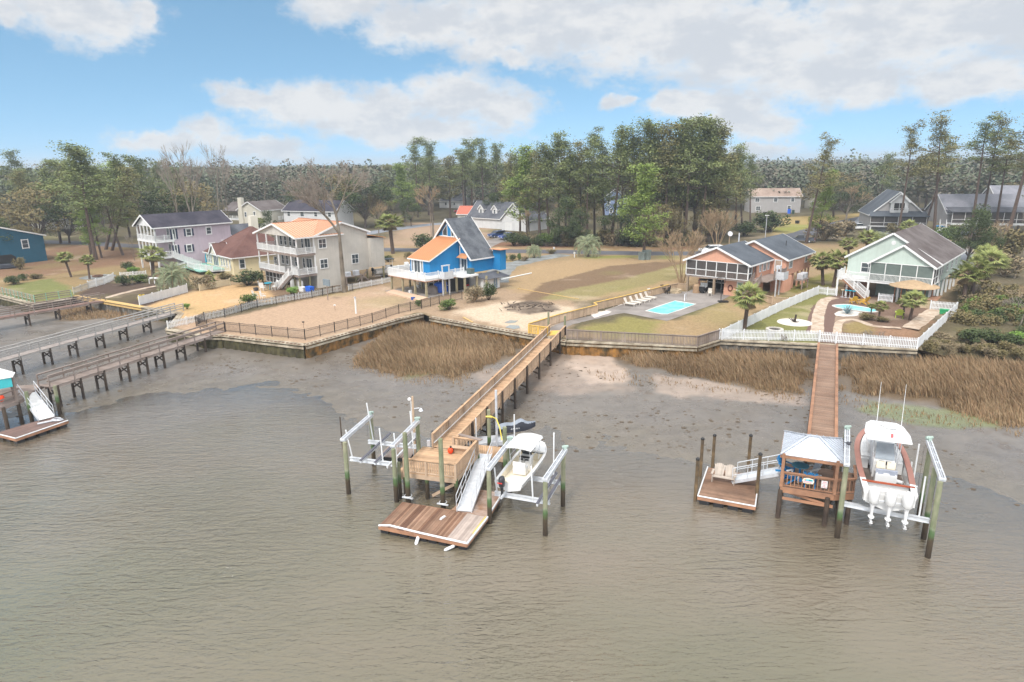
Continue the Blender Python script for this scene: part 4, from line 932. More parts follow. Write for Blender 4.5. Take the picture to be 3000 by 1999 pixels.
# small white centre console boat on the centre lift
HB = (-.33, 36.55); bt = T('skiff', 'small white centre console boat with canopy and black outboard on the centre lift', 'boat', (*HB, 1.75), -.375)
hw, sh_, kl = hull(bt, 6.0, 1.95, .62, .85, .0, hull_white, 2.4, .58, .92)
gunwale_ring(bt, hw, sh_, 6.0, 0, .999, .16, hull_white); liner(bt, hw, sh_, 6.0, .04, .72, .16, .2, cream_in, cream_in)
b = MB(); pts = [(-hw(.72)+.05, 4.32, .9), (hw(.72)-.05, 4.32, .9), (hw(.85)-.03, 5.1, .95), (hw(.95)-.02, 5.7, .93), (0, 5.95, .93), (-hw(.95)+.02, 5.7, .93), (-hw(.85)+.03, 5.1, .95)]
b.slab(pts, .12); b.build('foredeck', hull_white, bt)
b = MB(); rbox(b, (0, 3.15, .62), (.75, .62, .85)); cs = b.build('console', hull_white, bt); b = MB(); b.slab([(-.34,2.8,1.02),(.34,2.8,1.02),(.34,2.92,1.1),(-.34,2.92,1.1)], .03); b.box((-.2,2.82,.9),(.2,.04,.1)); b.box((.18,2.82,.9),(.22,.04,.1)); b.build('gauge_panel', black_pl, cs)
b = MB(); b.path([(-.1 + .17*math.cos(t), 2.78, .86+.17*math.sin(t)) for t in [i*math.pi/6 for i in range(13)]], .015, 5); b.tube((-.27,2.78,.86),(.07,2.78,.86),.012); b.tube((-.1,2.78,.69),(-.1,2.78,1.03),.012); b.build('steering_wheel', black_pl, cs)
b = MB(); b.slab([(-.36,3.2,1.35),(.36,3.2,1.35),(.33,3.35,1.05),(-.33,3.35,1.05)], .01); b.build('windshield', glass_dark, cs)
b = MB(); rbox(b, (0, 2.1, .55), (.85, .45, .55)); b.box((0, 1.9, .95), (.85, .1, .3)); b.build('leaning_seat', hull_white, bt)
b = MB(); rbox(b, (.1, .35, .45), (1.4, .5, .35)); b.build('stern_bench', cream_in, bt)
b = MB(); n = 10; rg = [[(-.85 + 1.7 * i / n, y, 2.05 + .09 * math.sin(math.pi * i / n) + (.05 if 2.4 < y < 4 else 0)) for i in range(n + 1)] for y in (1.75, 2.4, 3.3, 4.0, 4.35)]
rg[-1] = [(x * .8, y, z - .04) for x, y, z in rg[-1]]; b.loft(rg, caps=False); rg2 = [[(x, y, z - .05) for x, y, z in r] for r in rg]; b.loft([r[::-1] for r in rg2], caps=False)
for r, r2 in ((rg[0], rg2[0]), (rg[-1], rg2[-1])): b.loft([r, r2], caps=False)
b.build('canopy', hull_white, bt, smooth=True)
b = MB()
for x in (-.7, .7):
    for y0, y1 in ((2.2, 1.95), (3.6, 4.0)): b.tube((x, y0, .7), (x * .95, y1, 2.07), .02, None, 6)
    b.tube((x, 2.2, 1.4), (x, 3.7, 1.4), .018)
b.build('canopy_frame', alu, bt)
b = MB(); b.beam((-.4, 4.55, .99), (.1, 4.62, .99), .26, .02); b.build('deck_hatch', glass_dark, bt)
outboard(bt, -.25, -.38, .5, .95, mat('black_cowl', (.03, .03, .035), .3, coat=.5), black_pl)
b = MB(); b.beam((-.42, -.71, .86), (-.1, -.71, .86), .02, .07); b.build('red_stripe', mat('red_mark', (.6, .04, .03), .4), bt)
b = MB(); b.tube((.3,1.35,.7),(.3,1.35,3.1),.018,.008); b.build('antenna', vinyl, bt)
for k_, (x, y) in enumerate(((.35,3.25),)):
    pass
# big triple engine boat on the right lift
BB = (20.72, 33.15); bt = T('sport_boat', 'large white sport fishing boat with red deck edge, hardtop and three white outboards', 'boat', (*BB, 2.05), -.40)
LB = 8.9; hw, sh_, kl = hull(bt, LB, 2.95, 1.2, 1.75, .0, hull_white, 2.3, .5, .9)
gunwale_ring(bt, hw, sh_, LB, .16, .999, .3, teak_red); liner(bt, hw, sh_, LB, .125, .6, .32, .5, hull_white, teak_floor)
gunwale_ring(bt, hw, sh_, LB, 0, .16, .3, hull_white, 'stern_coaming')
b = MB(); b.beam((-1.32, 1.05, 1.22), (1.32, 1.05, 1.22), .16, .06); b.build('transom_cap', mat('teak_orange', S(176,84,50,.75), .5), bt)
b = MB(); b.slab([(-1.25, .35, .85), (1.25, .35, .85), (1.25, 1.0, .95), (-1.25, 1.0, .95)], .5); b.beam((-1.25, .02, .75),(1.25,.02,.75), .1, .5); b.build('engine_well', hull_white, bt)
b = MB()
n = 14; top = []
for i in range(n + 1): t = .5 + .46 * i / n; top.append((t, max(hw(t) - .34, .03)))
poly = [(-w, LB * t, sh_(t) - .02) for t, w in top] + [(w, LB * t, sh_(t) - .02) for t, w in top[::-1]]
b.slab(poly[::-1], .25); b.build('foredeck', hull_white, bt)
b = MB(); rbox(b, (0, 5.6, 1.75), (1.5, 1.5, .6)); b.build('cabin_trunk', hull_white, bt)
b = MB(); rbox(b, (0, 3.9, 1.1), (1.15, 1.1, 1.25)); cs = b.build('helm_console', hull_white, bt)
b = MB(); b.slab([(-.5,3.34,1.7),(.5,3.34,1.7),(.46,3.9,2.55),(-.46,3.9,2.55)], .02); b.build('windscreen', mat('pale_glass', (.35, .4, .45), .1, trans=.4), cs)
b = MB(); b.box((-.15,3.32,1.5),(.3,.04,.22)); b.box((.22,3.32,1.5),(.28,.04,.22)); b.build('screens', black_pl, cs)
b = MB(); rbox(b, (0, 2.35, .95), (1.1, .7, .9)); b.build('leaning_post', hull_white, bt)
b = MB(); b.box((-.27, 2.62, 1.6), (.44, .14, .5)); b.box((.27, 2.62, 1.6), (.44, .14, .5)); b.box((-.27, 2.75, 1.42), (.44, .4, .12)); b.box((.27, 2.75, 1.42), (.44, .4, .12)); b.build('helm_seats', cream_in, bt)
b = MB(); b.box((0, 2.1, 1.45), (1.1, .1, .3)); b.box((-.3, 2.04, 1.45), (.3, .06, .26)); b.box((.3, 2.04, 1.45), (.3, .06, .26)); b.build('backrest', mat('seat_grey', S(170,176,190,.8), .6), bt)
b = MB(); rbox(b, (.75, 4.7, .95), (.7, 1.2, .8)); rbox(b, (-.95, 4.9, .9), (.5, 1.0, .7)); b.build('side_locker', hull_white, bt)
b = MB(); HT = 3.15; out = [(-1.15,2.55),(1.15,2.55),(1.2,3.8),(1.02,5.2),(.7,5.75),(-.7,5.75),(-1.02,5.2),(-1.2,3.8)]
b.prism(out, HT, HT + .06); b.prism([(x * .9, 4.1 + (y - 4.1) * .9) for x, y in out], HT + .06, HT + .11); b.build('hardtop', hull_white, bt)
b = MB()
for x in (-.62, .62):
    for (y0, y1) in ((3.35, 3.0), (4.4, 4.7), (3.7, 4.1)): b.tube((x, y0, .8), (x * 1.15, y1, HT), .03, None, 6)
    b.tube((x, 3.3, 1.9), (x, 4.5, 1.9), .025)
b.build('tower_frame', alu, bt)
b = MB(); b.lathe((0, 4.9, HT + .11), [(.24, 0), (.3, .06), (.28, .16), (.12, .22)], 16); b.build('radar_dome', hull_white, bt)
b = MB(); b.path([(.25 + .28 * math.cos(t), 4.35 + .1 * math.sin(t) + .1, HT + .13) for t in [math.pi * (1 + i / 8) for i in range(9)]], .012, 4); b.build('dark_line', iron, bt)
for x in (-.55, .75):
    b = MB(); b.tube((x, 4.3, HT + .1), (x - .05, 4.4, HT + 3.0), .02, .01); b.build('whip_antenna', vinyl, bt)
b = MB(); b.beam((.15, 2.95, HT + .16), (.22, 3.5, HT + .16), .12, .02); b.build('red_pennant', mat('pennant', (.65, .1, .1), .7), bt)
b = MB()
for x in (-.75, -.45, .55, .95): b.tube((x, 2.9, HT + .1), (x, 2.8, HT + .4), .025)
b.build('rod_holders', alu, bt)
b = MB(); b.tube((.55, 3.0, .62), (1.0, 2.8, .62), .11, .11, 10); b.build('fender', vinyl, bt)
for x in (-.82, 0, .82): outboard(bt, x, -.42, .66, 1.3, hull_white, mat('motor_leg_white', (.7, .7, .7), .3))
b = MB()
for x in (-.39, .39): b.tube((x - .15, -.3, .75), (x + .15, -.3, .75), .04)
b.build('tie_bar', alu, bt)
# covered personal watercraft on its float
pw = T('personal_watercraft', 'personal watercraft under a grey and black cover beside the pier', 'watercraft', (-1.35, 46.9, 1.25), -1.28)
cover_g = mat('grey_cover', S(156,164,176,.7), .7, .12, 2); cover_b = mat('black_cover', S(52,54,64,.7), .7, .15, 2)
def pw_ring(t):
    w = .5 * (1 - abs(2 * t - .85) ** 3 * .55) * (1 if t < .9 else 1 - (t - .9) * 4); h = .55 + .35 * math.exp(-((t - .62) / .13) ** 2) + .16 * math.exp(-((t - .25) / .18) ** 2); return max(w, .06), h
b = MB(); rg = []
for i in range(17):
    t = i / 16; w, h = pw_ring(t); y = t * 3.2; rg.append([(-w, y, .05 + .3 * max(0, t - .7)), (-w * 1.02, y, .36 + .15 * t), (-w * .55, y, h * .8), (0, y, h), (w * .55, y, h * .8), (w * 1.02, y, .36 + .15 * t), (w, y, .05 + .3 * max(0, t - .7))])
b.loft(rg); b.build('cover', cover_b, pw, smooth=True)
b = MB(); rg = []
for i in list(range(0, 17)):
    t = i / 16; w, h = pw_ring(t); y = t * 3.2; s = .62 if 3 < i < 12 else .98; rg.append([(-w * s, y, h * (.83 if s < .9 else .62)), (0, y, h + .02), (w * s, y, h * (.83 if s < .9 else .62))])
b.loft(rg, caps=False); b.build('cover_top', cover_g, pw, smooth=True)
# white lettering dashes on the cover's dark flank are worn marks
b = MB()
for i, (dy, hh) in enumerate(((.0,.1),(.13,.1),(.26,.07),(.38,.1),(.5,.1),(.62,.08))): b.beam((.525, 1.1 + dy, .3), (.53, 1.16 + dy, .3 + hh), .03, .03)
b.build('white_marks', vinyl, pw)
pf = T('watercraft_float', 'grey drive on float carrying the covered watercraft', 'float', (-1.35, 46.4, .9)); b = MB(); b.box((-1.3, 46.2, .95), (3.0, 1.2, .3), .22); b.box((-1.25, 45.5, 1.0), (3.1, .25, .3), .22); b.build('float_body', alu_dull, pf, True)
for x, y in ((-2.7, 45.3), (.1, 45.9)): b = MB(); b.tube((x, y, .9), (x, y, 3.1), .05); b.build('guide_post', vinyl, pf, True)
b = MB(); b.tube((-1.2, 45.35, .3), (-1.2, 45.35, 5.2), .09, None, 8); b.build('mast', alu_dull, pf, True)
b = MB(); b.path([(-1.75,45.05,3.3),(-1.6,45.0,3.35),(-1.2,45.1,3.1),(-.95,44.6,2.6),(-.8,44.2,1.8)], .04, 5); b.path([(-1.95,45.05,3.3),(-1.5,44.95,3.3)], .06, 5); tag(b.build('yellow_rope', mat('yellow', (.75,.6,.1), .6)), 'bright yellow rope draped between piling and post', 'rope')
# small grey raft behind the empty lift
rf = T('small_raft', 'old grey plank raft behind the empty lift', 'raft', (-8.6, 45.6, .3)); b = MB(); plank_quad(b, (-9.9,44.9,.35), (-9.4,47.0,.35), (-7.2,46.6,.35), (-7.5,44.5,.35), .15); b.build('deck', wood_grey, rf, True)
b = MB(); b.box((-8.5, 45.7, .15), (2.1, 1.8, .3), -.15); b.build('floats', black_pl, rf, True)

# ---------------------------------------------------------------- right dock: covered pavilion, float
pv = T('dock_pavilion', 'small wooden dock pavilion with grey metal hip roof on the right', 'pavilion', (17.9, 37, 2.1))
a0, a1 = V3(16.02,36.23,2.1), V3(18.69,35.12,2.1); dv = V3(.42,.907,0) * 3.5; a2, a3 = a1 + dv, a0 + dv
b = MB(); plank_quad(b, a0, a1, a2, a3, .145); plank_quad(b, a2, a2 + V3(1.1,-.5,0), a1 + V3(1.2,.1,0), a1 + V3(.02,0,0), .145); b.build('deck', brown_deck, pv, True)
b = MB()
for p, q in ((a0, a1), (a1, a2), (a2, a3), (a3, a0), (a1, a1 + V3(1.2,.1,0))): b.beam(p - V3(0,0,.2), q - V3(0,0,.2), .07, .36)
b.beam(a0 - V3(0,0,.75), a1 - V3(0,0,.8), .08, .16); b.beam(a0 + V3(.2,.3,-.4), a1 + V3(0,0,-.8), .06, .16); b.build('rim_board', wood_orange, pv, True)
railing(pv, a0, a1, .95, 'balu', wood_orange, wood_orange, sp_=.2); railing(pv, a0, a3, .95, 'balu', wood_orange, wood_orange, sp_=.2); railing(pv, a1 + V3(1.2,.1,0), a1 + V3(1.2,.1,0) + dv * .55, .95, 'balu', wood_orange, wood_orange, sp_=.2); railing(pv, a1 + V3(.1,0,0), a1 + V3(1.2,.1,0), .95, 'balu', wood_orange, wood_orange, sp_=.2)
for q in (a0, a1, a2, a3, a1.lerp(a2, .5)): b = MB(); b.box((q.x, q.y, 3.15), (.17, .17, 2.1), -.4); b.build('post', wood_orange, pv, True)
for q in (a0, a1 - V3(.3,-.1,0), a2, a3, a1 + V3(.55,.3,0), a1 + V3(1.1,.3,0)): pilebeam(q.x, q.y, -1.2, 1.85, .15).build('piling', wood_dark, pv, True)
ez = 4.12; C4 = [V3(*P(*Q3(*p), ez)) for p in ((197,530),(1160,670),(1150,292),(252,172))]; ra, rb = V3(17.72, 36.98, 5.0), V3(18.26, 36.78, 5.0)
roof_metal = mat('pale_metal_roof', (.50, .53, .58), .38, .06, 1, metal=.3, spec=.5)
b = MB(); e0, e1, e2, e3 = C4
for poly in ([e0, e1, rb, ra], [e1, e2, rb], [e2, e3, ra, rb], [e3, e0, ra]): b.slab(poly, .05)
r_ = b.build('roof', roof_metal, pv, True); b = MB()
def seams(b, a, bb_, c, d, n, h=.045, w=.03):
    """raised seams from eave a-b up to the top edge d-c, clipped to hips"""
    a, bb_, c, d = map(Vector, (a, bb_, c, d)); ed = bb_ - a; L = ed.length; ed /= L; up = ((c + d) / 2 - (a + bb_) / 2); up -= ed * up.dot(ed); U = up.length; up /= U
    hipl, hipr = (d - a).dot(ed), (c - a).dot(ed); nr = ed.cross(up)
    if nr.z < 0: nr = -nr
    for i in range(1, n):
        s = L * i / n; t = 1.0
        if hipl > 1e-3 and s < hipl: t = min(t, s / hipl)
        if hipr < L - 1e-3 and s > hipr: t = min(t, (L - s) / (L - hipr))
        p = a + ed * s + nr * h * .5; b.beam(p, p + up * U * t, w, h, nr)
seams(b, e0, e1, rb, ra, 9); seams(b, e1, e2, rb, rb, 11); seams(b, e3, e0, ra, ra, 11); seams(b, e2, e3, ra, rb, 9)
for p, q in ((e0, ra), (e1, rb), (e2, rb), (e3, ra), (ra, rb)): b.beam(p + V3(0,0,.03), q + V3(0,0,.03), .13, .05)
b.build('roof_seams', mat('seam_grey', (.46, .49, .54), .4, metal=.3), r_, True)
b = MB()
for p, q in ((e0, e1), (e1, e2), (e2, e3), (e3, e0)): b.beam(p - V3(0,0,.12), q - V3(0,0,.12), .05, .16)
b.build('fascia', wood_orange, pv, True)
def board_sign(label, F_, quad, z0, m, mark):
    pass
rail_dir = (a1 - a0).normalized()
def on_rail(t, z, off=.07): q = a0.lerp(a1, t) + V3(rail_dir.y, -rail_dir.x, 0) * off; return V3(q.x, q.y, z)
sg = T('painted_sign', 'wavy edged blue and pink painted beach sign on the pavilion rail', 'sign', tuple(on_rail(.5, 2.6)))
b = MB(); c = on_rail(.5, 2.72); pts = []
for i in range(24):
    a = 2 * math.pi * i / 24; rx = .30 * (1 + .06 * math.cos(8 * a)); rz = .18 * (1 + .08 * math.cos(8 * a)); sgn = lambda v: math.copysign(abs(v) ** .6, v); pts.append(c + rail_dir * rx * sgn(math.cos(a)) + V3(0, 0, rz * sgn(math.sin(a))))
b.slab([tuple(p) for p in pts], .025); b.build('board', mat('sign_cream', S(236,232,214,.85), .5), sg, True)
fo = V3(rail_dir.y, -rail_dir.x, 0) * .028
for (dx, dz, w_, h_, col, nm) in ((.02, .07, .44, .11, S(120,200,222,.9), 'sky_band'), (-.02, -.05, .44, .1, S(232,186,196,.9), 'pink_band'), (.1, .08, .16, .07, S(60,150,150,.9), 'palm_mark'), (-.17, .08, .07, .07, S(240,150,60,.9), 'sun_mark'), (.0, -.12, .3, .03, S(220,190,120,.9), 'sand_band')):
    b = MB(); q = c + rail_dir * dx + V3(0,0,dz) + fo; b.slab([tuple(q + rail_dir * (-w_/2) - V3(0,0,h_/2)), tuple(q + rail_dir * (w_/2) - V3(0,0,h_/2)), tuple(q + rail_dir * (w_/2) + V3(0,0,h_/2)), tuple(q - rail_dir * (w_/2) + V3(0,0,h_/2))], .004); b.build(nm, mat('sg_' + nm, col, .5, .1, 6), sg, True)
    fo = fo + V3(rail_dir.y, -rail_dir.x, 0) * .003
sg = T('notice_sign', 'white notice with red capital letters on the pavilion rail', 'sign', tuple(on_rail(.8, 2.5)))
c = on_rail(.8, 2.66); b = MB(); b.slab([tuple(c + rail_dir * sx * .16 + V3(0,0,sz * .22)) for sx, sz in ((-1,-1),(1,-1),(1,1),(-1,1))], .02); b.build('board', white, sg, True)
def text_obj(name, s, loc, size, m, parent, xdir, zdir=(0, 0, 1), depth=.004):
    cu = bpy.data.curves.new(name, 'FONT'); cu.body = s; cu.size = size; cu.align_x = 'CENTER'; cu.align_y = 'CENTER'; cu.extrude = depth; cu.space_character = 1.0
    o = bpy.data.objects.new(name, cu); C_.objects.link(o); x = Vector(xdir).normalized(); z = Vector(zdir).normalized(); n = x.cross(z)
    m4 = Matrix((x, z, n)).transposed().to_4x4(); m4.translation = loc
    me = bpy.data.meshes.new_from_object(o); bpy.data.objects.remove(o); me.transform(wm(parent).inverted() @ m4); me.materials.clear(); me.materials.append(m)
    o = bpy.data.objects.new(name, me); C_.objects.link(o); o.parent = parent; return o
red_ink = mat('red_ink', (.55, .03, .06), .6)
for i, (s, sz) in enumerate((('SMILE', .085), ("YOU'RE ON", .052), ('MY', .085), ('CAMERA', .07))):
    text_obj('lettering', s, c + V3(rail_dir.y, -rail_dir.x, 0) * .012 + V3(0, 0, .15 - i * .1), sz, red_ink, sg, rail_dir)
# float with double chair
f4 = [V3(13.44,42.17,.5), V3(11.63,38.07,.5), V3(14.77,36.67,.5), V3(16.5,40.77,.5)]
fl = T('floating_dock', 'square brown floating dock with a double chair, left of the pavilion', 'floating dock', (14.1, 39.4, .5))
b = MB(); plank_quad(b, f4[1], f4[2], f4[3], f4[0], .14); b.build('deck', mat('float_deck_grey_brown', S(160,128,106,.7), .65, .18, 1.4, isl=.2, c2=S(120,92,74,.7), c2amt=.4), fl, True)
b = MB()
for p, q in zip(f4, f4[1:] + f4[:1]): b.beam(p - V3(0,0,.13), q - V3(0,0,.13), .06, .2)
b.build('rim_board', wood_orange, fl, True)
for i in range(4):
    for j in range(4): b = MB(); q = f4[1].lerp(f4[2], (i + .5) / 4).lerp(f4[0].lerp(f4[3], (i + .5) / 4), (j * .3 + .06)); b.box((q.x, q.y, .06), (.6, .6, .42), -.42); b.build('float_tub', black_pl, fl, True)
b = MB(); b.path([f4[0] + V3(0,0,.03), f4[1] + V3(0,0,.03), f4[2] + V3(0,0,.03), f4[2].lerp(f4[3], .9) + V3(0,0,.03)], .045, 6); b.build('edge_bumper', vinyl, fl, True)
G2 = 'slim brown pilings around the right float'; pm = mat('brown_pile', S(140,116,84,.72), .85, .2, 3, streak=.3, c2=S(92,80,66,.7), c2amt=.5, c2s=1.4)
for (x, y, zt, l) in ((11.6, 38.45, 2.95, 'front left'), (12.85, 41.8, 2.85, 'back left'), (14.1, 43.2, 2.5, 'far left behind'), (16.6, 43.1, 2.5, 'far right behind'), (15.45, 38.3, 3.3, 'right side of')):
    r = T('piling', 'slim brown piling with black cap, %s the double chair float' % l, 'piling', (x, y, 0), group=G2)
    pilebeam(x, y, -1.2, zt - .1, .11).build('shaft', pm, r, True); b = MB(); b.tube((x, y, zt - .12), (x, y, zt - .04), .13, .13, 10); b.tube((x, y, zt - .04), (x, y, zt + .06), .13, .02, 10); b.build('cap', black_pl, r, True)
gangway('pale aluminium gangway from the pavilion to the square float', (16.9, 38.5, 1.95), (14.6, 40.1, .62), 1.0, mat('pale_grating', (.62, .65, .68), .5), alu, h=1.0, n_post=4)
def adirondack(name, label, cat, loc, rz, w, m, n_fan=1, group=None, arm_m=None):
    r = T(name, label, cat, loc, rz, group); b = MB()
    for i in range(5): b.beam((-w / 2, -.25 + i * .11, .38 - i * .02), (w / 2, -.25 + i * .11, .38 - i * .02), .1, .025)
    b.build('seat', m, r)
    for k in range(n_fan):
        b = MB(); cx = (-w / 2 + w / n_fan * (k + .5)); ww = w / n_fan
        for i in range(6): a = (i - 2.5) / 2.5; b.beam((cx + a * ww * .32, .28, .3), (cx + a * ww * .43, .62, 1.02 - .12 * a * a), ww / 6.6, .02, (0, -1, .4))
        b.build('backrest', m, r)
    for s in (-1, 1):
        b = MB(); b.beam((s * (w / 2 + .05), -.35, .6), (s * (w / 2 + .03), .42, .6), .14, .03); b.build('armrest', arm_m or m, r)
        b = MB(); b.box((s * (w / 2 + .02), -.28, .3), (.05, .09, .6)); b.build('leg', arm_m or m, r); b = MB(); b.beam((s * (w / 2), -.2, .3), (s * (w / 2), .6, .05), .04, .12); b.build('leg', m, r)
    return r
adirondack('double_chair', 'grey double fan back chair on the square float', 'chair', (13.85, 40.0, .5), -.43, 1.35, mat('silver_chair_wood', S(190,178,166,.75), .8, .15, 3, isl=.15), 2)
blue_pl = mat('blue_chair_plastic', S(30,128,190,.85), .5, .06)
adirondack('counter_chair', 'blue and white tall chair nearest the pavilion rail', 'chair', (17.7, 36.15, 2.25), 2.7, .55, blue_pl)
adirondack('counter_chair', 'blue chair at the back left under the pavilion roof', 'chair', (16.95, 37.7, 2.2), .6, .55, blue_pl)
adirondack('counter_chair', 'white armed chair at the left of the pavilion table', 'chair', (16.75, 36.6, 2.2), 1.9, .5, blue_pl, arm_m=white)
adirondack('counter_chair', 'pale grey backed chair at the right of the pavilion table', 'chair', (18.2, 37.2, 2.2), -1.2, .5, mat('pale_grey_plastic', S(190,196,204,.85), .5), arm_m=white)
tb = T('counter_table', 'round teal slatted table under the pavilion roof', 'table', (17.4, 36.95, 2.12)); b = MB(); b.lathe((0, 0, .95), [(.5, 0), (.5, .04)], 20); b.build('tabletop', mat('teal_plastic', S(64,128,150,.8), .5), tb); b = MB(); b.tube((0, 0, 0), (0, 0, .95), .06); b.tube((0,0,0),(0,0,.05),.25); b.build('pedestal', blue_pl, tb)
# ---------------------------------------------------------------- left dock
lf = [V3(-43.6,47.9,.5)] * 0 + [V3(-39.28,53.4,.5), V3(-42.9,50.4,.5), V3(-41.3,46.4,.5), V3(-37.3,52.3,.5)]
la, lb_, lc, ld = V3(-39.3,53.4,.5), V3(-41.55,49.7,.5), V3(-39.04,48.58,.5), V3(-37.33,52.31,.5)
fl = T('floating_dock', 'weathered brown floating dock at the far left edge', 'floating dock', (-39.2, 51, .5))
b = MB(); plank_quad(b, lb_, la, ld, lc, .15); b.build('deck', mat('dark_float_deck', S(136,112,104,.68), .6, .2, 1.2, isl=.15), fl, True)
b = MB()
for p, q in ((la, lb_), (lb_, lc), (lc, ld), (ld, la)): b.beam(p - V3(0,0,.13), q - V3(0,0,.13), .06, .2)
b.build('rim_board', wood_orange, fl, True)
for i in range(5):
    for j in (.15, .5, .85): b = MB(); q = la.lerp(lb_, (i+.5)/5).lerp(ld.lerp(lc, (i+.5)/5), j); b.box((q.x, q.y, .05), (.6, .55, .42), -.5); b.build('float_tub', black_pl, fl, True)
b = MB(); b.path([lb_ + V3(0,0,.03), lc + V3(0,0,.03), ld + V3(0,0,.03)], .045, 6); b.build('edge_bumper', vinyl, fl, True)
gangway('white gangway down to the far left float', (-42.3,55.0,2.0), (-39.3,52.6,.62), 1.15, white, alu, n_post=4)
dk = T('dock_platform', 'grey wooden platform at the end of the nearest grey pier', 'dock', (-43.5, 54, 2.1)); qa, qb, qc, qd = V3(-42.2,51.6,2.05), V3(-41.75,53.4,2.05), V3(-42.6,57.5,2.05), V3(-47.5,56.5,2.05)
b = MB(); plank_quad(b, qa, qb, qc, qd, .15); plank_quad(b, qa, qd, V3(-50,53,2.05), V3(-47,48.5,2.05), .15); b.build('deck', wood_grey, dk, True); b = MB()
for p, q in ((qa, qb), (qb, qc), (V3(-47,48.5,2.05), qa)): b.beam(p - V3(0,0,.18), q - V3(0,0,.18), .07, .3)
b.build('rim_board', wood_grey, dk, True); railing(dk, qa - V3(0,0,0), V3(-47,48.5,2.05), 1.0, (.5, .97), wood_grey, wood_grey); railing(dk, qa, qb, 1.0, (.5, .97), wood_grey, wood_grey)
for q in ((-42.1,51.8), (-41.9,53.2), (-43.0,54.6), (-44.6,50.3), (-45.4,53.5), (-42.4,56.4)): pilebeam(*q, -1.2, 1.9, .16).build('piling', wood_dark, dk, True)
pv = T('boathouse_roof', 'white roofed dock shelter with turquoise valance at the far left edge', 'shelter', (-45, 54, 2.1))
R1, R2, R3, R4 = [V3(*P(*Q5(*p), 4.25)) for p in ((242,290),(-500,420),(-500,120),(292,205))]; top = (R1 + R3) / 2 + V3(-.6, 0, .75)
b = MB(); b.slab([R1, R4, top], .06); b.slab([R2, R1, top], .06); b.slab([R3, R2, top], .06); b.slab([R4, R3, top], .06); b.build('roof', white, pv, True)
b = MB(); b.beam(R1 - V3(.15,0,.45), R2 - V3(0,0,.45), .04, .8); b.build('valance', mat('turquoise', S(70,190,196,.85), .6, .05), pv, True)
for q in (R1 + V3(-.2,.2,0), R4 + V3(-.3,-.3,0), R2 + V3(.3,.2,0)): b = MB(); b.box((q.x, q.y, 3.1), (.16, .16, 2.2)); b.build('post', wood_grey, pv, True)
piling('green piling with white cap behind the far left float', -40.0, 55.24, 2.6, .16); piling('green piling beside the white gangway on the left', -41.11, 53.31, 2.75, .16)
b = MB(); q = PZ(Q5, 1090, 1110, .6)
for i in range(3): b.path([(q[0] + .5*math.cos(t)*(1-.2*i) , q[1] + .25*math.sin(t), .58 + .05*i) for t in [j*math.pi/5 for j in range(11)]], .04, 5)
b.beam((q[0]-1.1, q[1]-.8, .56), (q[0]-.1, q[1], .58), .3, .06); tag(b.build('folded_ladder', alu_dull), 'grey ladder and rope heap on the far left float', 'ladder')
b = MB(); q = PZ(Q5, 12, 700, 2.6); b.ball((q[0], q[1], 2.6), (.28, .28, .32), 12, 8); tag(b.build('mooring_buoy', mat('buoy_red', S(240,78,40,.9), .5), None, smooth=True), 'orange buoy on the rail at the far left edge', 'buoy')
# ---------------------------------------------------------------- houses
def siding(n, c, **k): return mat(n, c, .75, .07, .7, lap=.16, streak=.06, **k)
s_orange = siding('salmon_siding', S(232,174,146,.7)); s_mint = siding('mint_siding', S(202,216,206,.76)); s_beige = siding('beige_siding', S(206,200,190,.74)); s_blue = siding('bright_blue_siding', S(24,130,190,.78))
s_pink = siding('lilac_pink_siding', S(206,190,200,.74)); s_yellow = siding('pale_yellow_siding', S(230,216,176,.76)); s_teal = siding('teal_blue_siding', S(44,104,130,.7)); s_white = siding('white_siding', S(226,226,226,.78)); s_cream = siding('cream_siding', S(226,220,204,.76)); s_grey = siding('grey_beige_siding', S(190,186,184,.72))
def shingle(n, c, c2): return mat(n, c, .95, .14, 5, c2=c2, c2amt=.5, c2s=.35, bump=.02, bs=9, spec=.1)
r_slate = shingle('slate_shingles', S(112,118,126,.62), S(96,102,110,.6)); r_brown = shingle('brown_grey_shingles', S(134,126,124,.62), S(110,100,98,.6)); r_dark = shingle('dark_shingles', S(92,88,98,.6), S(72,70,82,.55)); r_red = shingle('red_brown_shingles', S(134,100,92,.62), S(118,86,80,.6)); r_pale = shingle('distance_faded_shingles', S(158,158,166,.64), S(140,142,150,.62)); r_grey = shingle('grey_shingles', S(122,124,130,.62), S(98,100,108,.6))  # r_pale: fading by distance is put into the shingle colour
peach = mat('peach_metal_roof', S(232,180,146,.76), .45, .06, .8, metal=.1, spec=.5); copper = mat('copper_metal_roof', S(226,160,110,.76), .42, .06, .8, metal=.15, spec=.5); copper_d = mat('copper_seam', S(196,120,76,.7), .45, metal=.15)
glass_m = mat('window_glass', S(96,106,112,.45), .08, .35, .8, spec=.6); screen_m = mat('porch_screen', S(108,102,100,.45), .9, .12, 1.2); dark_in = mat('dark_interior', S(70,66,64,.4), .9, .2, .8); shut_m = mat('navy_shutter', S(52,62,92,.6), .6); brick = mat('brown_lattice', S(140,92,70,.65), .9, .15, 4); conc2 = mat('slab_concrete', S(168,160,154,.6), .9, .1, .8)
FN = {'F': (V3(0,-1,0), V3(1,0,0)), 'R': (V3(1,0,0), V3(0,1,0)), 'L': (V3(-1,0,0), V3(0,-1,0)), 'B': (V3(0,1,0), V3(-1,0,0))}
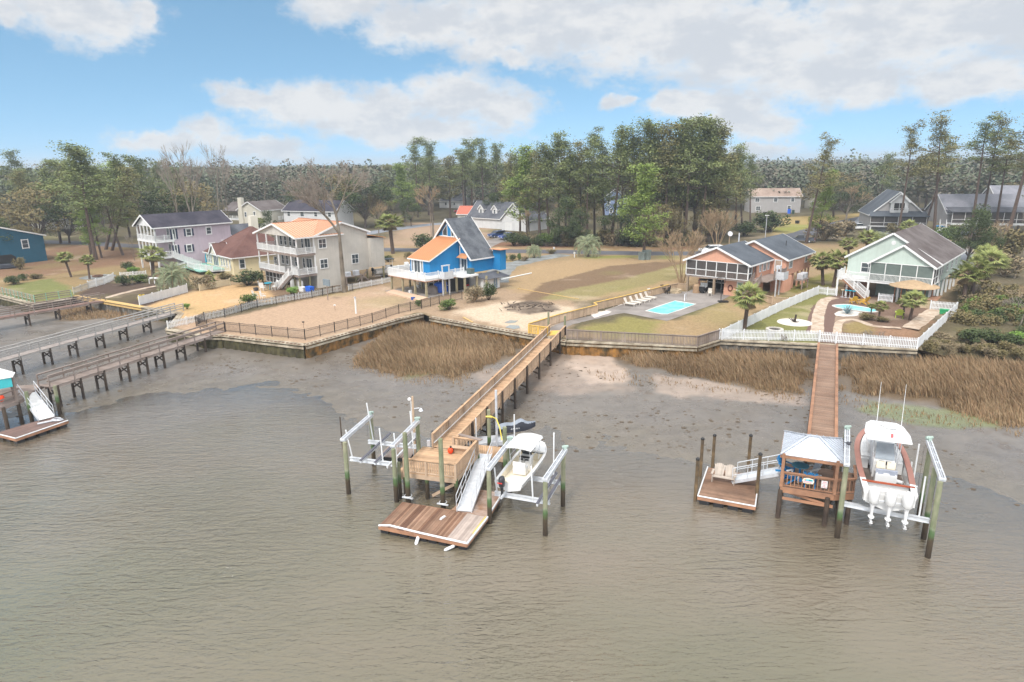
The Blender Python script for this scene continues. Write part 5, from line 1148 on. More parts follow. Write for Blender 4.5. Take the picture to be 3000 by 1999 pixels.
def win(root, c, f, w, h, nx=1, ny=2, shut=None, fr=.09, m=None, gm=None, name='window'):
    n, u = FN[f]; c = V3(*c); z = V3(0,0,1); b = MB()
    for s in (-1, 1): b.beam(c + u * s * w / 2 - z * (h / 2 + fr) + n * .03, c + u * s * w / 2 + z * (h / 2 + fr) + n * .03, fr * 1.3, .08, n); b.beam(c - u * w / 2 + z * s * h / 2 + n * .034, c + u * w / 2 + z * s * h / 2 + n * .034, .08, fr * 1.3)
    for i in range(1, nx): q = c + u * (w * (i / nx - .5)) + n * .03; b.beam(q - z * h / 2, q + z * h / 2, .05 if w < 2.2 else .09, .05, n)
    for i in range(1, ny): q = c + z * (h * (i / ny - .5)) + n * .032; b.beam(q - u * w / 2, q + u * w / 2, .05, .05)
    o = b.build(name, m or white, root)
    b = MB(); b.slab([c - u*w/2 - z*h/2 + n*.02, c + u*w/2 - z*h/2 + n*.02, c + u*w/2 + z*h/2 + n*.02, c - u*w/2 + z*h/2 + n*.02], .03); b.build('pane', gm or glass_m, o)
    if shut:
        for s in (-1, 1): b = MB(); b.beam(c + u*s*(w/2+.26) - z*h/2 + n*.03, c + u*s*(w/2+.26) + z*h/2 + n*.03, .3, .05, n); b.build('shutter', shut, root)
    return o
def balus(root, pts, h=.95, m=None, gap=.14, post=1.9, name='balustrade'):
    b = MB(); m = m or white
    for a, c in zip(pts[:-1], pts[1:]):
        a, c = V3(*a), V3(*c); L = (c - a).length; ang = math.atan2((c-a).y, (c-a).x); k = int(L / gap)
        for i in range(k): q = a.lerp(c, (i + .5) / k); b.box((q.x, q.y, q.z + h / 2), (.045, .045, h - .12), ang)
        for hh in (.08, h): b.beam(a + V3(0,0,hh), c + V3(0,0,hh), .09, .07)
        n = max(1, round(L / post))
        for i in range(n + 1): q = a.lerp(c, i / n); b.box((q.x, q.y, q.z + h / 2 + .04), (.13, .13, h + .12), ang); b.box((q.x, q.y, q.z + h + .13), (.17, .17, .05), ang)
    return b.build(name, m, root)
def posts(root, pts, z0, z1, s, m, name='post'):
    for x, y in pts: b = MB(); b.box((x, y, (z0 + z1) / 2), (s, s, z1 - z0)); b.build(name, m, root)
def walls(root, x0, x1, y0, y1, z0, z1, m, gab=None, name='wall'):
    """box of walls; gab = (axis, apex position, apex z) adds the gable triangles"""
    b = MB(); b.bb(x0, x1, y0, y1, z0, z1)
    if gab and gab[0] == 'y':
        _, xp, zp = gab; vs = [(x0, y0, z1), (x1, y0, z1), (xp, y0, zp), (x0, y1, z1), (x1, y1, z1), (xp, y1, zp)]; b.add(vs, [(0, 1, 2), (5, 4, 3), (0, 3, 4, 1), (1, 4, 5, 2), (2, 5, 3, 0)])
    elif gab:
        _, yp, zp = gab; vs = [(x0, y0, z1), (x0, y1, z1), (x0, yp, zp), (x1, y0, z1), (x1, y1, z1), (x1, yp, zp)]; b.add(vs, [(2, 1, 0), (3, 4, 5), (0, 1, 4, 3), (1, 2, 5, 4), (2, 0, 3, 5)])
    return b.build(name, m, root)
def gable_roof(root, axis, e0, e1, ridge, a0, a1, z0, zr, m, ov=.45, trim=None, seam=None, zl=None, name='roof', th=.14, ends=2):
    """e0,e1: wall lines parallel to the ridge; a0,a1: ends along the ridge; overhang kept on the slope"""
    tr = MB(); b = MB(); sm = MB()
    for e, zz in ((e0, z0), (e1, z0 if zl is None else zl)):
        sl = (zr - zz) / abs(ridge - e); eo = e + math.copysign(ov, e - ridge); zo = zz - ov * sl
        f = (lambda s, t: (s, t)) if axis == 'y' else (lambda s, t: (t, s))
        q = [(*f(eo, a0), zo), (*f(eo, a1), zo), (*f(ridge, a1), zr), (*f(ridge, a0), zr)]
        nn = (V3(*q[1]) - V3(*q[0])).cross(V3(*q[3]) - V3(*q[0]))
        if nn.z < 0: q = [q[1], q[0], q[3], q[2]]
        b.slab([V3(*p) + V3(0,0,.1) for p in q], th)
        for t in (a0, a1)[:ends]: tr.beam(V3(*f(eo, t), zo - .02), V3(*f(ridge, t), zr - .02), .06, .26)
        tr.beam(V3(*f(eo, a0), zo - .02), V3(*f(eo, a1), zo - .02), .08, .2)
        if seam: seams(sm, V3(*q[0]) + V3(0,0,.1), V3(*q[1]) + V3(0,0,.1), V3(*q[2]) + V3(0,0,.1), V3(*q[3]) + V3(0,0,.1), int(abs(a1 - a0) / seam))
    r = b.build(name, m, root); tr.build('trim', trim or white, r)
    if seam: sm.beam((*f(ridge, a0), zr + .12), (*f(ridge, a1), zr + .12), .2, .05); sm.build('roof_seams', copper_d, r)
    return r
def screens(root, pts, z0, z1, n, m=None, midz=.95, bal=True):
    """screened porch panels with white posts between them"""
    a, c = V3(*pts[0], z0), V3(*pts[1], z0); fr = MB(); H = z1 - z0; d = (c - a).normalized(); nn = V3(d.y, -d.x, 0)
    for i in range(n):
        p, q = a.lerp(c, i / n), a.lerp(c, (i + 1) / n); s = MB(); s.slab([p, q, q + V3(0,0,H), p + V3(0,0,H)], .02); s.build('screen_panel', m or screen_m, root)
    for i in range(n + 1): p = a.lerp(c, i / n) + nn * .03; fr.beam(p, p + V3(0,0,H), .1, .1, nn)
    for hh in (.03, H - .04, midz): fr.beam(a + nn * .035 + V3(0,0,hh), c + nn * .035 + V3(0,0,hh), .09, .09)
    fr.build('screen_frame', white, root)
    if bal:
        k = MB(); L = (c - a).length
        for i in range(int(L / .15)): p = a.lerp(c, (i + .5) / int(L / .15)) + nn * .05; k.box((p.x, p.y, z0 + .48), (.04, .04, .85), math.atan2(d.y, d.x))
        k.build('balusters', bal if bal is not True else white, root)
def slabf(root, poly, z0, z1, m, name): b = MB(); b.prism(poly, z0, z1); return b.build(name, m, root)
def stairs(root, a, b_, w, m, rail=None, n=12, name='stairs'):
    a, b_ = V3(*a), V3(*b_); d = V3(b_.x - a.x, b_.y - a.y, 0).normalized(); nn = V3(-d.y, d.x, 0); k = MB(); ang = math.atan2(d.y, d.x); run = V3(b_.x-a.x, b_.y-a.y, 0).length / n
    for i in range(n): q = a.lerp(b_, (i + .5) / n); k.box((q.x, q.y, q.z), (run * 1.1, w, .05), ang)
    for s in (-1, 1): k.beam(a + nn*s*w/2 - V3(0,0,.1), b_ + nn*s*w/2 - V3(0,0,.1), .06, .3)
    o = k.build(name, m, root)
    if rail:
        for s in (-1, 1): balus(o, [a + nn*s*w/2, b_ + nn*s*w/2], .95, rail, name='stair_rail')
    return o
# --- salmon house with screened porch
h = T('house', 'salmon orange house on posts with screened porch and slate roof by the pool', 'house', (26.18, 98.72, LZ), R(-41.33)); z = 2.59; ze, zp = 4.89, 6.95
W, D1 = 9.39, 9.4
walls(h, 0, W, 3.2, D1, z, ze, s_orange, ('y', W/2, zp)); slabf(h, [(0,0),(W,0),(W,8.36),(0,8.36)], z-.28, z, wood_grey, 'floor_frame')
b = MB(); b.add([(0,0,ze),(W,0,ze),(W/2,0,zp),(0,3.2,ze),(W,3.2,ze),(W/2,3.2,zp)], [(0,1,2),(5,4,3),(0,3,4,1)]); b.build('porch_gable', s_orange, h)
screens(h, [(0,0),(W,0)], z, ze, 6, bal=wood_grey); screens(h, [(0,3.2),(0,0)], z, ze, 2, bal=wood_grey); screens(h, [(W,0),(W,1.2)], z, ze, 1, bal=False)
gable_roof(h, 'y', 0, W, W/2, -.4, D1, ze, zp, r_slate)
win(h, (4.6, 3.19, z+1.3), 'F', 2.2, 1.1, 4, 1); win(h, (2.4, 3.19, z+1.3), 'F', .9, 1.0)
for y, w_ in ((4.3, .6), (5.9, 1.1), (7.4, .6)): win(h, (W, y, z+1.35), 'R', w_, 1.25, 3 if w_ > 1 else 2, 1)
win(h, (W, 2.3, z+1.0), 'R', .8, 2.0, 1, 1, gm=dark_in, m=s_orange, name='door')
X2, Y2, D2 = 11.64, 8.36, 11.23; XP, Z2, ZP2 = 6.72, 4.94, 7.27; x20 = 1.8
walls(h, x20, X2, Y2, Y2+D2, z-.2, Z2, s_orange, ('y', XP, ZP2), name='rear_wall'); gable_roof(h, 'y', x20, X2, XP, Y2-.4, Y2+D2+.4, Z2, ZP2, r_slate, name='rear_roof')
win(h, (X2, Y2+1.9, z+1.35), 'R', 1.3, 1.15, 3, 1); win(h, (X2, Y2+8.6, z+1.45), 'R', .9, 1.1, 2, 1); win(h, (10.5, Y2, z+1.1), 'F', .95, 1.9, 1, 1, gm=mat('tan_door', S(196,170,150,.7), .6), name='door')
slabf(h, [(9.8,Y2-.6),(X2+.2,Y2-.6),(X2+.2,Y2+2.4),(9.8,Y2+2.4)], 0, z-.35, s_orange, 'lower_room')
posts(h, [(.2,.2),(4.4,.2)], 0, z-.2, .3, mat('post_wood', S(170,150,128,.7), .8, .15, 3)); posts(h, [(X2-.2, Y2+y) for y in (4, 6, 8, 9.5, 11)] + [(x, Y2+11) for x in (3, 6, 9)] + [(.2, 4.2)], 0, z-.2, .22, s_orange)
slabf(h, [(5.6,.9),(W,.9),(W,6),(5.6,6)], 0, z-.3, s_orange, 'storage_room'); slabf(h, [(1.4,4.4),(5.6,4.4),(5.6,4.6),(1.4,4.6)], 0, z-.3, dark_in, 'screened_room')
b = MB()
for x in (1.5, 2.6, 3.7, 4.8): b.bb(x-.04, x+.04, 4.33, 4.41, 0, z-.3)
b.bb(1.4, 5.6, 4.33, 4.4, 1.0, 1.08); b.build('white_frame', white, h)
win(h, (8.0, .9, 1.1), 'F', .8, 2.0, 1, 1, gm=mat('pale_green_door', S(170,196,178,.7), .6), name='door')
slabf(h, [(W,1.2),(X2+.1,1.2),(X2+.1,Y2),(W,Y2)], z-.2, z-.05, wood_grey, 'side_deck'); balus(h, [(X2+.1,3.6,z),(X2+.1,Y2,z)], 1.0, wood_grey); stairs(h, (W+.9,1.2,z-.05), (W+.4,-2.4,.1), 1.1, wood_grey, wood_grey)
b = MB()
for x, y in ((11.9,4.2),(11.9,5.6)): b.bb(x-.08,x+.08,y-.08,y+.08,0,4.4)
b.bb(11.75,13.0,4.1,5.7,z-.15,z-.05); b.bb(11.75,13.0,4.1,4.16,z,z+1.0); b.bb(12.94,13.0,4.1,5.7,z,z+1.0); b.bb(11.6,12.2,4.3,4.9,z+1.4,z+1.8); b.build('platform_lift', alu, h)
for y in (Y2+3.6, Y2+5.0): b = MB(); rbox(b, (X2+1.1, y, 2.0), (.85,.85,.85)); b.build('air_conditioner', alu_dull, h)
b = MB(); b.bb(X2+.5,X2+1.7,Y2+2.9,Y2+5.7,1.4,1.52)
for y in (Y2+3.0, Y2+5.6): b.bb(X2+1.5,X2+1.64,y-.07,y+.07,0,1.4)
b.build('unit_stand', wood_grey, h)
for (x, y, s) in ((3.3,3.6,.5),(3.1,4.9,.8),(2.9,6.2,.5),(5.0,12.6,.5),(4.9,14.0,.8),(4.8,15.6,.5)): b = MB(); zz = (ze+(x/(W/2))*(zp-ze) if y < Y2 else Z2+((x-x20)/(XP-x20))*(ZP2-Z2)); b.box((x,y,zz+.2),(s,s*.7,.16)); b.build('roof_vent', white, h)
b = MB(); b.tube((3.6,Y2+1.5,5.5),(3.6,Y2+1.5,8.1),.1); b.build('vent_pipe', alu, h); b = MB(); b.tube((9.3,Y2+6,6.1),(9.3,Y2+6,6.9),.06); b.build('vent_pipe', iron, h)
b = MB()
for r_ in (.36,.42,.48): b.path([(6.6+r_*math.cos(t)*.75,.84,1.1+r_*math.sin(t)) for t in [i*math.pi/8 for i in range(17)]],.03,5)
b.build('hanging_hose', mat('red_hose', S(120,60,50,.6), .7), h)
# --- mint green house
h = T('house', 'mint green house with screened porch and white stair on the right', 'house', (46.84, 94.61, LZ), R(-41.82)); z = 2.6; WL, W, ze, zp, DP, XM, zm, D = 4.14, 11.75, 5.2, 7.75, 3.35, 5.81, 8.93, 20.3; zl = 5.42
walls(h, .3, W, DP, D, z-.1, zl, s_mint, ('y', XM, zm)); gable_roof(h, 'y', .3, W, XM, DP-.35, D+.3, zl, zm, r_brown, zl=ze+.15)
b = MB(); xp = (WL+W)/2; b.add([(WL,0,ze),(W,0,ze),(xp,0,zp),(WL,4,ze),(W,4,ze),(xp,4,zp)], [(0,1,2),(5,4,3),(0,3,4,1)]); b.build('porch_gable', s_mint, h); gable_roof(h, 'y', WL, W, xp, -.35, 7.5, ze, zp, r_brown, .35, name='porch_roof', ends=1)
screens(h, [(WL,0),(W,0)], z, ze, 4, m=mat('mint_screen', S(138,152,146,.5), .9, .15, 1)); screens(h, [(W,0),(W,DP)], z, ze, 2, bal=False)
slabf(h, [(0,0),(W,0),(W,DP),(0,DP)], z-.3, z, white, 'porch_floor'); balus(h, [(0,DP,z),(0,0,z),(.5,0,z)]); balus(h, [(1.5,0,z),(WL,0,z)]); win(h, (3.1,DP,z+1.25), 'F', 1.9, 1.35, 2, 2)
b = MB(); b.tube((XM+.1,DP-.03,7.6),(XM+.1,DP+.0,7.6),.3,None,14); b.build('round_vent', white, h)
stairs(h, (1.0,-.1,z), (4.3,-.6,.1), 1.1, wood_orange, white); slabf(h, [(.9,.9),(4.1,.9),(4.1,1.1),(.9,1.1)], 0, z-.35, brick, 'lattice_panel')
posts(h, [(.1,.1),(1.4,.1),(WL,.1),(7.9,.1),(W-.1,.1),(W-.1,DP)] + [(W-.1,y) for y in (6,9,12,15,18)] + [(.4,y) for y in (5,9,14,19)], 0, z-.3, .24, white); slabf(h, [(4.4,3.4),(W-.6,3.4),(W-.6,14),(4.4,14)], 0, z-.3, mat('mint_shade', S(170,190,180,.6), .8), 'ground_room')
for y in (6,9.5,13,16.5): win(h, (W,y,z+1.5), 'R', .8, 1.3)
win(h, (W,4.6,z+1.0), 'R', .9, 2.1, 1, 1, gm=dark_in, name='door')
# --- beige three level house
h = T('house', 'beige three level house with copper metal roof and stacked white porches', 'house', (-42.15, 111.07, LZ), R(-43.3)); W, DP, D, z1, z2, ze, zp = 12.67, 3.18, 9.86, 2.44, 5.64, 8.31, 10.07; yb = DP + D
walls(h, 0, W, DP, yb, z1-.5, ze, s_beige, ('x', DP + D/2, zp)); walls(h, 6, W, DP, DP+4.6, 0, z1-.5, s_beige, name='lower_wall'); walls(h, W-3, W+.9, yb, yb+2.6, z1-.2, ze-1.2, s_beige, name='rear_bay')
gable_roof(h, 'x', DP, yb, DP + D/2, -.3, W+.35, ze, zp, peach, .45, seam=.5); b = MB(); b.slab([(W-3.3,yb-.1,ze-.6),(W+1.2,yb-.1,ze-.6),(W+1.2,yb+2.9,ze-1.2),(W-3.3,yb+2.9,ze-1.2)],.1); b.build('rear_bay_roof', copper, h)
b = MB(); b.add([(0,0,ze),(W,0,ze),(W/2,0,zp),(0,3.2,ze),(W,3.2,ze),(W/2,3.2,zp)], [(0,1,2),(5,4,3),(0,3,4,1)]); b.build('porch_gable', s_beige, h); gable_roof(h, 'y', 0, W, W/2, -.4, DP + D/2 + .2, ze, zp, peach, .4, seam=.5, name='porch_roof', ends=1)
for zz in (z1, z2): slabf(h, [(0,0),(W,0),(W,DP),(0,DP)], zz-.35, zz, wood_grey, 'porch_floor')
balus(h, [(0,DP,z2),(0,0,z2),(W,0,z2),(W,DP,z2)]); balus(h, [(0,DP,z1),(0,0,z1),(8.6,0,z1)]); balus(h, [(8.6,0,z1),(8.6,1.1,z1),(10.2,1.1,z1)]); balus(h, [(11.2,0,z1),(W,0,z1),(W,DP,z1)])
for za, zb in ((z1, z2-.3), (z2, ze)): posts(h, [(0.1,.1),(3.2,.1),(6.7,.1),(W-.1,.1),(W-.1,DP-.1)] + ([(10.6,.1)] if za == z1 else []), za, zb, .17, white)
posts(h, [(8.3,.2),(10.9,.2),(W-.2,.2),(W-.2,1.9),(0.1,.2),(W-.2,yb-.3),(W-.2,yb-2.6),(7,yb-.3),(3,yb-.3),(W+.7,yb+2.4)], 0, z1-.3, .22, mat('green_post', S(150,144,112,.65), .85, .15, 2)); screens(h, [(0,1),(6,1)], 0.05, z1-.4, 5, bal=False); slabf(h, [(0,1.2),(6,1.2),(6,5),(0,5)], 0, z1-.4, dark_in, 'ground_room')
for zz in (z1, z2):
    for x in (2.2,3.6,5.2,6.5): win(h, (x,DP,zz+1.3), 'F', .8, 1.5)
    win(h, (9.0,DP,zz+1.3), 'F', .7, 1.6); win(h, (10.6,DP,zz+1.1), 'F', 1.7, 2.1, 2, 1, name='door'); win(h, (W,DP+1.35,zz+1.35), 'R', 1.35, 1.45, 2, 2)
win(h, (W,DP+7.2,z1+1.5), 'R', 1.3, 1.5, 2, 2); stairs(h, (11.3,-.5,z1), (8.7,-1.3,.1), 1.0, wood_grey, white)
b = MB(); b.beam((W,yb-2.6,.1),(W,yb-.3,1.8),.06,.2); b.beam((W,yb-.3,.1),(W,yb-2.6,1.8),.06,.2); b.build('cross_brace', wood_grey, h)
b = MB(); rbox(b,(W+.9,DP+5.0,1.75),(.8,.8,.7)); rbox(b,(W+.9,DP+6.6,1.8),(.8,.8,.8)); b.build('air_conditioner', alu_dull, h); b = MB(); b.bb(W+.3,W+1.5,DP+4.3,DP+7.4,1.3,1.4)
for y in (4.4,7.3): b.bb(W+1.3,W+1.45,DP+y-.07,DP+y+.07,0,1.3)
b.build('unit_stand', wood_grey, h); slabf(h, [(8.6,.6),(W-.3,.6),(W-.3,.75),(8.6,.75)], 0, 1.5, white, 'white_screen_wall')
# --- bright blue A frame cottage
h = T('house', 'bright blue A frame cottage with copper sunroom roof and white deck', 'house', (-19.03, 102.12, LZ), R(-43.87)); z = 2.63; sx0, sx1, sy0, sy1 = 1.82, 6.62, 2.94, 8.79; ze, zt = 4.9, 7.65; xr, zr, xe, zE = 4.05, 10.57, 9.33, 4.95; y1, y2_ = 9.0, 13.6
b = MB(); v = [(sx0,sy0,z),(sx1,sy0,z),(sx1,sy1,z),(sx0,sy1,z),(sx0,sy0,ze),(sx1,sy0,ze),(sx1,sy1,zt-.05),(sx0,sy1,zt-.05)]; b.add(v, [(3,2,1,0),(4,5,6,7),(0,1,5,4),(1,2,6,5),(2,3,7,6),(3,0,4,7)]); b.build('sunroom_wall', s_blue, h)
q = [V3(sx0-.3,sy0-.3,ze+.0),V3(sx1+.3,sy0-.3,ze+.0),V3(sx1+.3,sy1+.1,zt+.1),V3(sx0-.3,sy1+.1,zt+.1)]; b = MB(); b.slab([p+V3(0,0,.06) for p in q],.12); r_ = b.build('sunroom_roof', copper, h); b = MB(); seams(b, *[p+V3(0,0,.06) for p in q], 13); b.build('roof_seams', copper_d, r_); b = MB(); b.beam(q[0]-V3(0,0,.06),q[1]-V3(0,0,.06),.08,.16); b.beam(q[1]-V3(0,0,.04),q[2]-V3(0,0,.04),.06,.16); b.beam(q[0]-V3(0,0,.04),q[3]-V3(0,0,.04),.06,.16); b.build('trim', white, r_)
xl = 2*xr - xe; b = MB(); b.bb(xl, xe, y1, y2_, z, zE-.05); b.add([(xl,y1,zE-.05),(xe,y1,zE-.05),(xr,y1,zr-.2),(xl,y2_,zE-.05),(xe,y2_,zE-.05),(xr,y2_,zr-.2)], [(0,1,2),(5,4,3),(0,3,4,1),(1,4,5,2),(2,5,3,0)]); b.build('wall', s_blue, h)
gable_roof(h, 'y', xl, xe, xr, 8.5, 13.95, zE, zr, mat('grey_arch_shingles', S(122,126,132,.6), .95, .22, 7, c2=S(96,100,108,.55), c2amt=.5, c2s=.8, bump=.03, bs=8), .3)
b = MB()
for (a, c) in (((xr-.95,zt+.35),(xr-.95,zt+1.9)),): pass
for x0_, x1_ in ((xr-1.25, xr-.2), (xr+.75, xr+1.35)):
    sg_ = lambda x: zr - .5 - abs(x - xr) * (zr-zE)/(xe-xr); P4 = [(x0_, y1-.03, zt+.3),(x1_, y1-.03, zt+.3),(x1_, y1-.03, max(zt+.35, sg_(x1_)-.1)),(x0_, y1-.03, max(zt+.35, sg_(x0_)-.1))]; f_ = MB()
    for i in range(4): f_.beam(P4[i], P4[(i+1)%4], .09, .05, (0,-1,0))
    o = f_.build('window', white, h); g_ = MB(); g_.slab(P4, .02); g_.build('pane', glass_m, o)
b = MB(); b.beam((xr-2.2,y1-.05,zt+.22),(xr+2.2,y1-.05,zt+.22),.06,.12); b.beam((6.75,y1-.05,z),(6.75,y1-.05,6.6),.1,.08,(0,-1,0)); b.build('trim', white, h)
win(h, (3.6,sy0,z+1.1), 'F', 1.5, 2.0, 2, 1, name='door'); win(h, (2.45,sy0,z+1.2), 'F', .4, 1.7, 1, 1); win(h, (4.75,sy0,z+1.2), 'F', .4, 1.7, 1, 1); win(h, (7.6,y1,z+1.05), 'F', 1.3, 1.9, 2, 1, name='door')
b = MB(); b.slab([(6.8,y1-.9,z+2.25),(9.0,y1-.9,z+2.25),(8.8,y1,z+2.85),(7.0,y1,z+2.85)],.06); b.build('copper_awning', copper, h)
b = MB(); b.slab([(xe-.2,y2_-.5,z+3.3),(xe+2.2,y2_-.5,z+3.3),(xe+2.2,y2_+1.5,z+3.3),(xe-.2,y2_+1.5,z+3.3)],.08); b.build('rear_porch_roof', copper, h); walls(h, xe, xe+1.6, y2_, y2_+1.3, z, z+3.2, s_blue, name='rear_porch_wall')
dp = [(0,0),(9.0,0),(9.3,5.6),(10.9,5.8),(10.9,8.9),(sx0,8.9),(sx0,4),(0,4)]; slabf(h, dp, z-.25, z, white, 'deck'); b = MB(); b.beam((.1,-.03,z-.28),(9.0,-.03,z-.28),.06,.12); b.beam((9.05,0,z-.28),(9.35,5.6,z-.28),.06,.12); b.build('deck_joist', wood_orange, h)
balus(h, [(0,4,z),(0,0,z),(9.0,0,z),(9.15,2.4,z)]); balus(h, [(9.25,4.4,z),(9.3,5.6,z),(9.35,7.2,z)]); posts(h, [(.4,.3),(3.2,.3),(6.2,.3),(8.8,.3),(9.2,3.6),(9.3,5.8),(10.7,6.2),(10.7,8.7),(.4,3.8),(3.2,4.0),(10.6,13.4),(12.1,9.4)], 0, z-.25, .26, mat('tan_post', S(176,166,136,.68), .85, .15, 2))
b = MB(); rbox(b,(9.9,8.2,z+.45),(.85,.85,.85)); b.build('air_conditioner', mat('unit_green_grey', S(104,118,114,.6), .6, .1, 20), h)
b = MB(); b.slab([(9.3,8.9,z-.45),(12.4,9.3,z-.75),(12.4,14.2,z-.75),(9.3,14.2,z-.25)],.1); b.build('lean_to_roof', r_grey, h); slabf(h, [(7.2,9.6),(11.2,9.6),(11.2,13.2),(7.2,13.2)], 0, z-.75, white, 'storage_room'); win(h, (11.2,12.2,.95), 'R', .9, 1.9, 2, 1, gm=mat('blue_grey_door', S(150,170,188,.7), .6), name='door')
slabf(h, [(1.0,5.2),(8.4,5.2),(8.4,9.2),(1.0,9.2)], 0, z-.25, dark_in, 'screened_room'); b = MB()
for x in (1.0,2.2,3.4,4.6,5.8,7.0,8.2): b.bb(x-.04,x+.04,5.12,5.2,0,z-.3)
b.bb(1,8.4,5.12,5.19,1.0,1.06); b.build('white_frame', white, h); stairs(h, (-.4,4.6,z-.1),(2.1,4.6,.1),.9,white); b = MB()
for y in (2.7,4.0): b.bb(9.65,9.8,y-.07,y+.07,0,z+1.9)
b.bb(9.6,9.9,2.6,4.1,z+1.75,z+1.9); b.bb(9.3,10.5,2.5,4.2,z-.1,z); b.bb(10.45,10.5,2.5,4.2,z,z+1.0); b.bb(9.3,10.5,2.5,2.55,z,z+1.0); b.build('platform_lift', alu, h)
sl = T('deck_slab', 'concrete slab under the blue cottage', 'slab', (-14, 103, LZ)); b = MB(); b.prism([(-19.6,101.6),(-12.6,95.2),(-3.5,104.5),(-9.5,112)], LZ-.1, LZ+.05); tag(b.build('slab', conc2, sl, True)); sl['label'] = 'pale concrete slab spread beneath the blue cottage deck'
# --- pink house
h = T('house', 'lilac pink two storey house with dark roof and white corner porches', 'house', (-71.83, 129.11, LZ), R(-40.68)); W, DP, D, z1, z2, ze, zp = 7.94, 3.4, 14.6, 2.6, 5.6, 8.28, 10.27
walls(h, 0, W, DP, D, 0, ze, s_pink, ('y', W/2, zp)); b = MB(); b.add([(0,0,ze),(W,0,ze),(W/2,0,zp),(0,3.4,ze),(W,3.4,ze),(W/2,3.4,zp)], [(0,1,2),(5,4,3),(0,3,4,1)]); b.build('porch_gable', s_white, h); gable_roof(h, 'y', 0, W, W/2, -.5, D+.4, ze, zp, r_dark)
for zz in (z1, z2): slabf(h, [(-.1,-.1),(W+.1,-.1),(W+.1,DP),(-.1,DP)], zz-.3, zz, white, 'porch_floor'); balus(h, [(0,DP,zz),(0,0,zz),(W,0,zz),(W,DP,zz)], gap=.2); posts(h, [(x,.08) for x in (.1,1.7,3.3,4.9,6.5,W-.1)] + [(W-.1,DP-.2)], zz, (z2-.3 if zz == z1 else ze), .2, white)
posts(h, [(.1,.1),(4,.1),(W-.1,.1)], 0, z1-.3, .25, white); stairs(h, (W+.6,2.6,z1), (W+1.2,7.2,.2), 1.1, white, white)
for y, zz, w_ in ((6.3,z2+1.2,1.0),(10.2,z2+1.2,1.0),(6.0,z1+1.2,.95),(10.5,z1+1.3,1.1),(13.0,z1+1.4,.8)): win(h, (W,y,zz), 'R', w_, 1.35 if zz != z1+1.3 else .9, shut=shut_m if y < 7 else None, fr=.14)
for zz in (z1, z2): win(h, (5.8,DP,zz+1.1), 'F', 1.1, 2.0, 2, 1, name='door'); win(h, (W,2.6+.9,zz+1.1), 'R', .5, 1.9, 1, 1, shut=shut_m)
walls(h, 1, W-.3, D, D+7, 0, 5.2, s_pink, ('y', W/2, 7.2), name='rear_wing'); gable_roof(h, 'y', 1, W-.3, W/2, D+.4, D+7.3, 5.2, 7.2, r_grey, name='rear_roof')
# --- pale yellow house with hip roof
h = T('house', 'pale yellow house with red brown hip roof and mint deck', 'house', (-58.85, 128.4, LZ), R(-46.91)); W, D, ze, zp, z = 13.4, 12.0, 3.14, 7.85, .78
walls(h, 0, W, 0, D, 0, ze, s_yellow); b = MB(); o = .4; c4 = [(-o,-o,ze),(W+o,-o,ze),(W+o,D+o,ze),(-o,D+o,ze)]; k1, k2 = (W/2-.4,6.5,zp),(W/2+.2,6.9,zp)
for p in ([c4[0],c4[1],k2,k1],[c4[1],c4[2],k2],[c4[2],c4[3],k1,k2],[c4[3],c4[0],k1]): b.slab(p,.12)
r_ = b.build('roof', r_red, h); b = MB()
for i in range(4): b.beam(V3(*c4[i])-V3(0,0,.08), V3(*c4[(i+1)%4])-V3(0,0,.08),.08,.18)
b.build('trim', white, r_); b = MB(); b.add([(3.2,-.35,ze-.1),(7.2,-.35,ze-.1),(5.2,-.35,ze+1.9),(5.2,3,ze+1.9),(3.2,1,ze+.3),(7.2,1,ze+.3)],[(0,1,2)]); b.build('front_gable', s_cream, h); gable_roof(h,'y',3.3,7.1,5.2,-.6,2.2,ze,ze+1.9,r_red,.2,name='gable_roof')
for x in (1.0,1.9,2.8,8.0,9.2,10.5,12.0): win(h, (x,0,z+1.15), 'F', .6, 1.5, fr=.1)
win(h, (5.2,0,z+1.1), 'F', 2.4, 1.9, 3, 1); win(h, (W,1.6,z+1.15), 'R', 1.0, 1.7, 1, 2, fr=.14); win(h, (W,8,z+1.15), 'R', .9, 1.4)
b = MB(); b.bb(3.2,4.6,7.6,9.0,6,9.6); b.build('chimney', s_cream, h)
mint_d = mat('mint_deck', S(150,206,190,.72), .7, .1, 2); slabf(h, [(-1.5,-4.5),(9,-4.5),(9,0),(-1.5,0)], z-.2, z, mint_d, 'deck'); balus(h, [(3.5,-4.5,z),(11.5,-3.0,z),(12.5,-.3,z)], 1.0, gap=.16); stairs(h, (2.6,-4.6,z),(.8,-7.6,.1),2.2,mint_d,white,7)
b = MB(); b.tube((4.6,-1.6,z),(4.6,-1.6,z+2.6),.04); b.tube((4.6,-1.6,z+.9),(4.6,-1.6,z+2.5),.2,.06,10); b.build('closed_parasol', mat('teal_cloth', S(40,150,180,.8), .8), h)
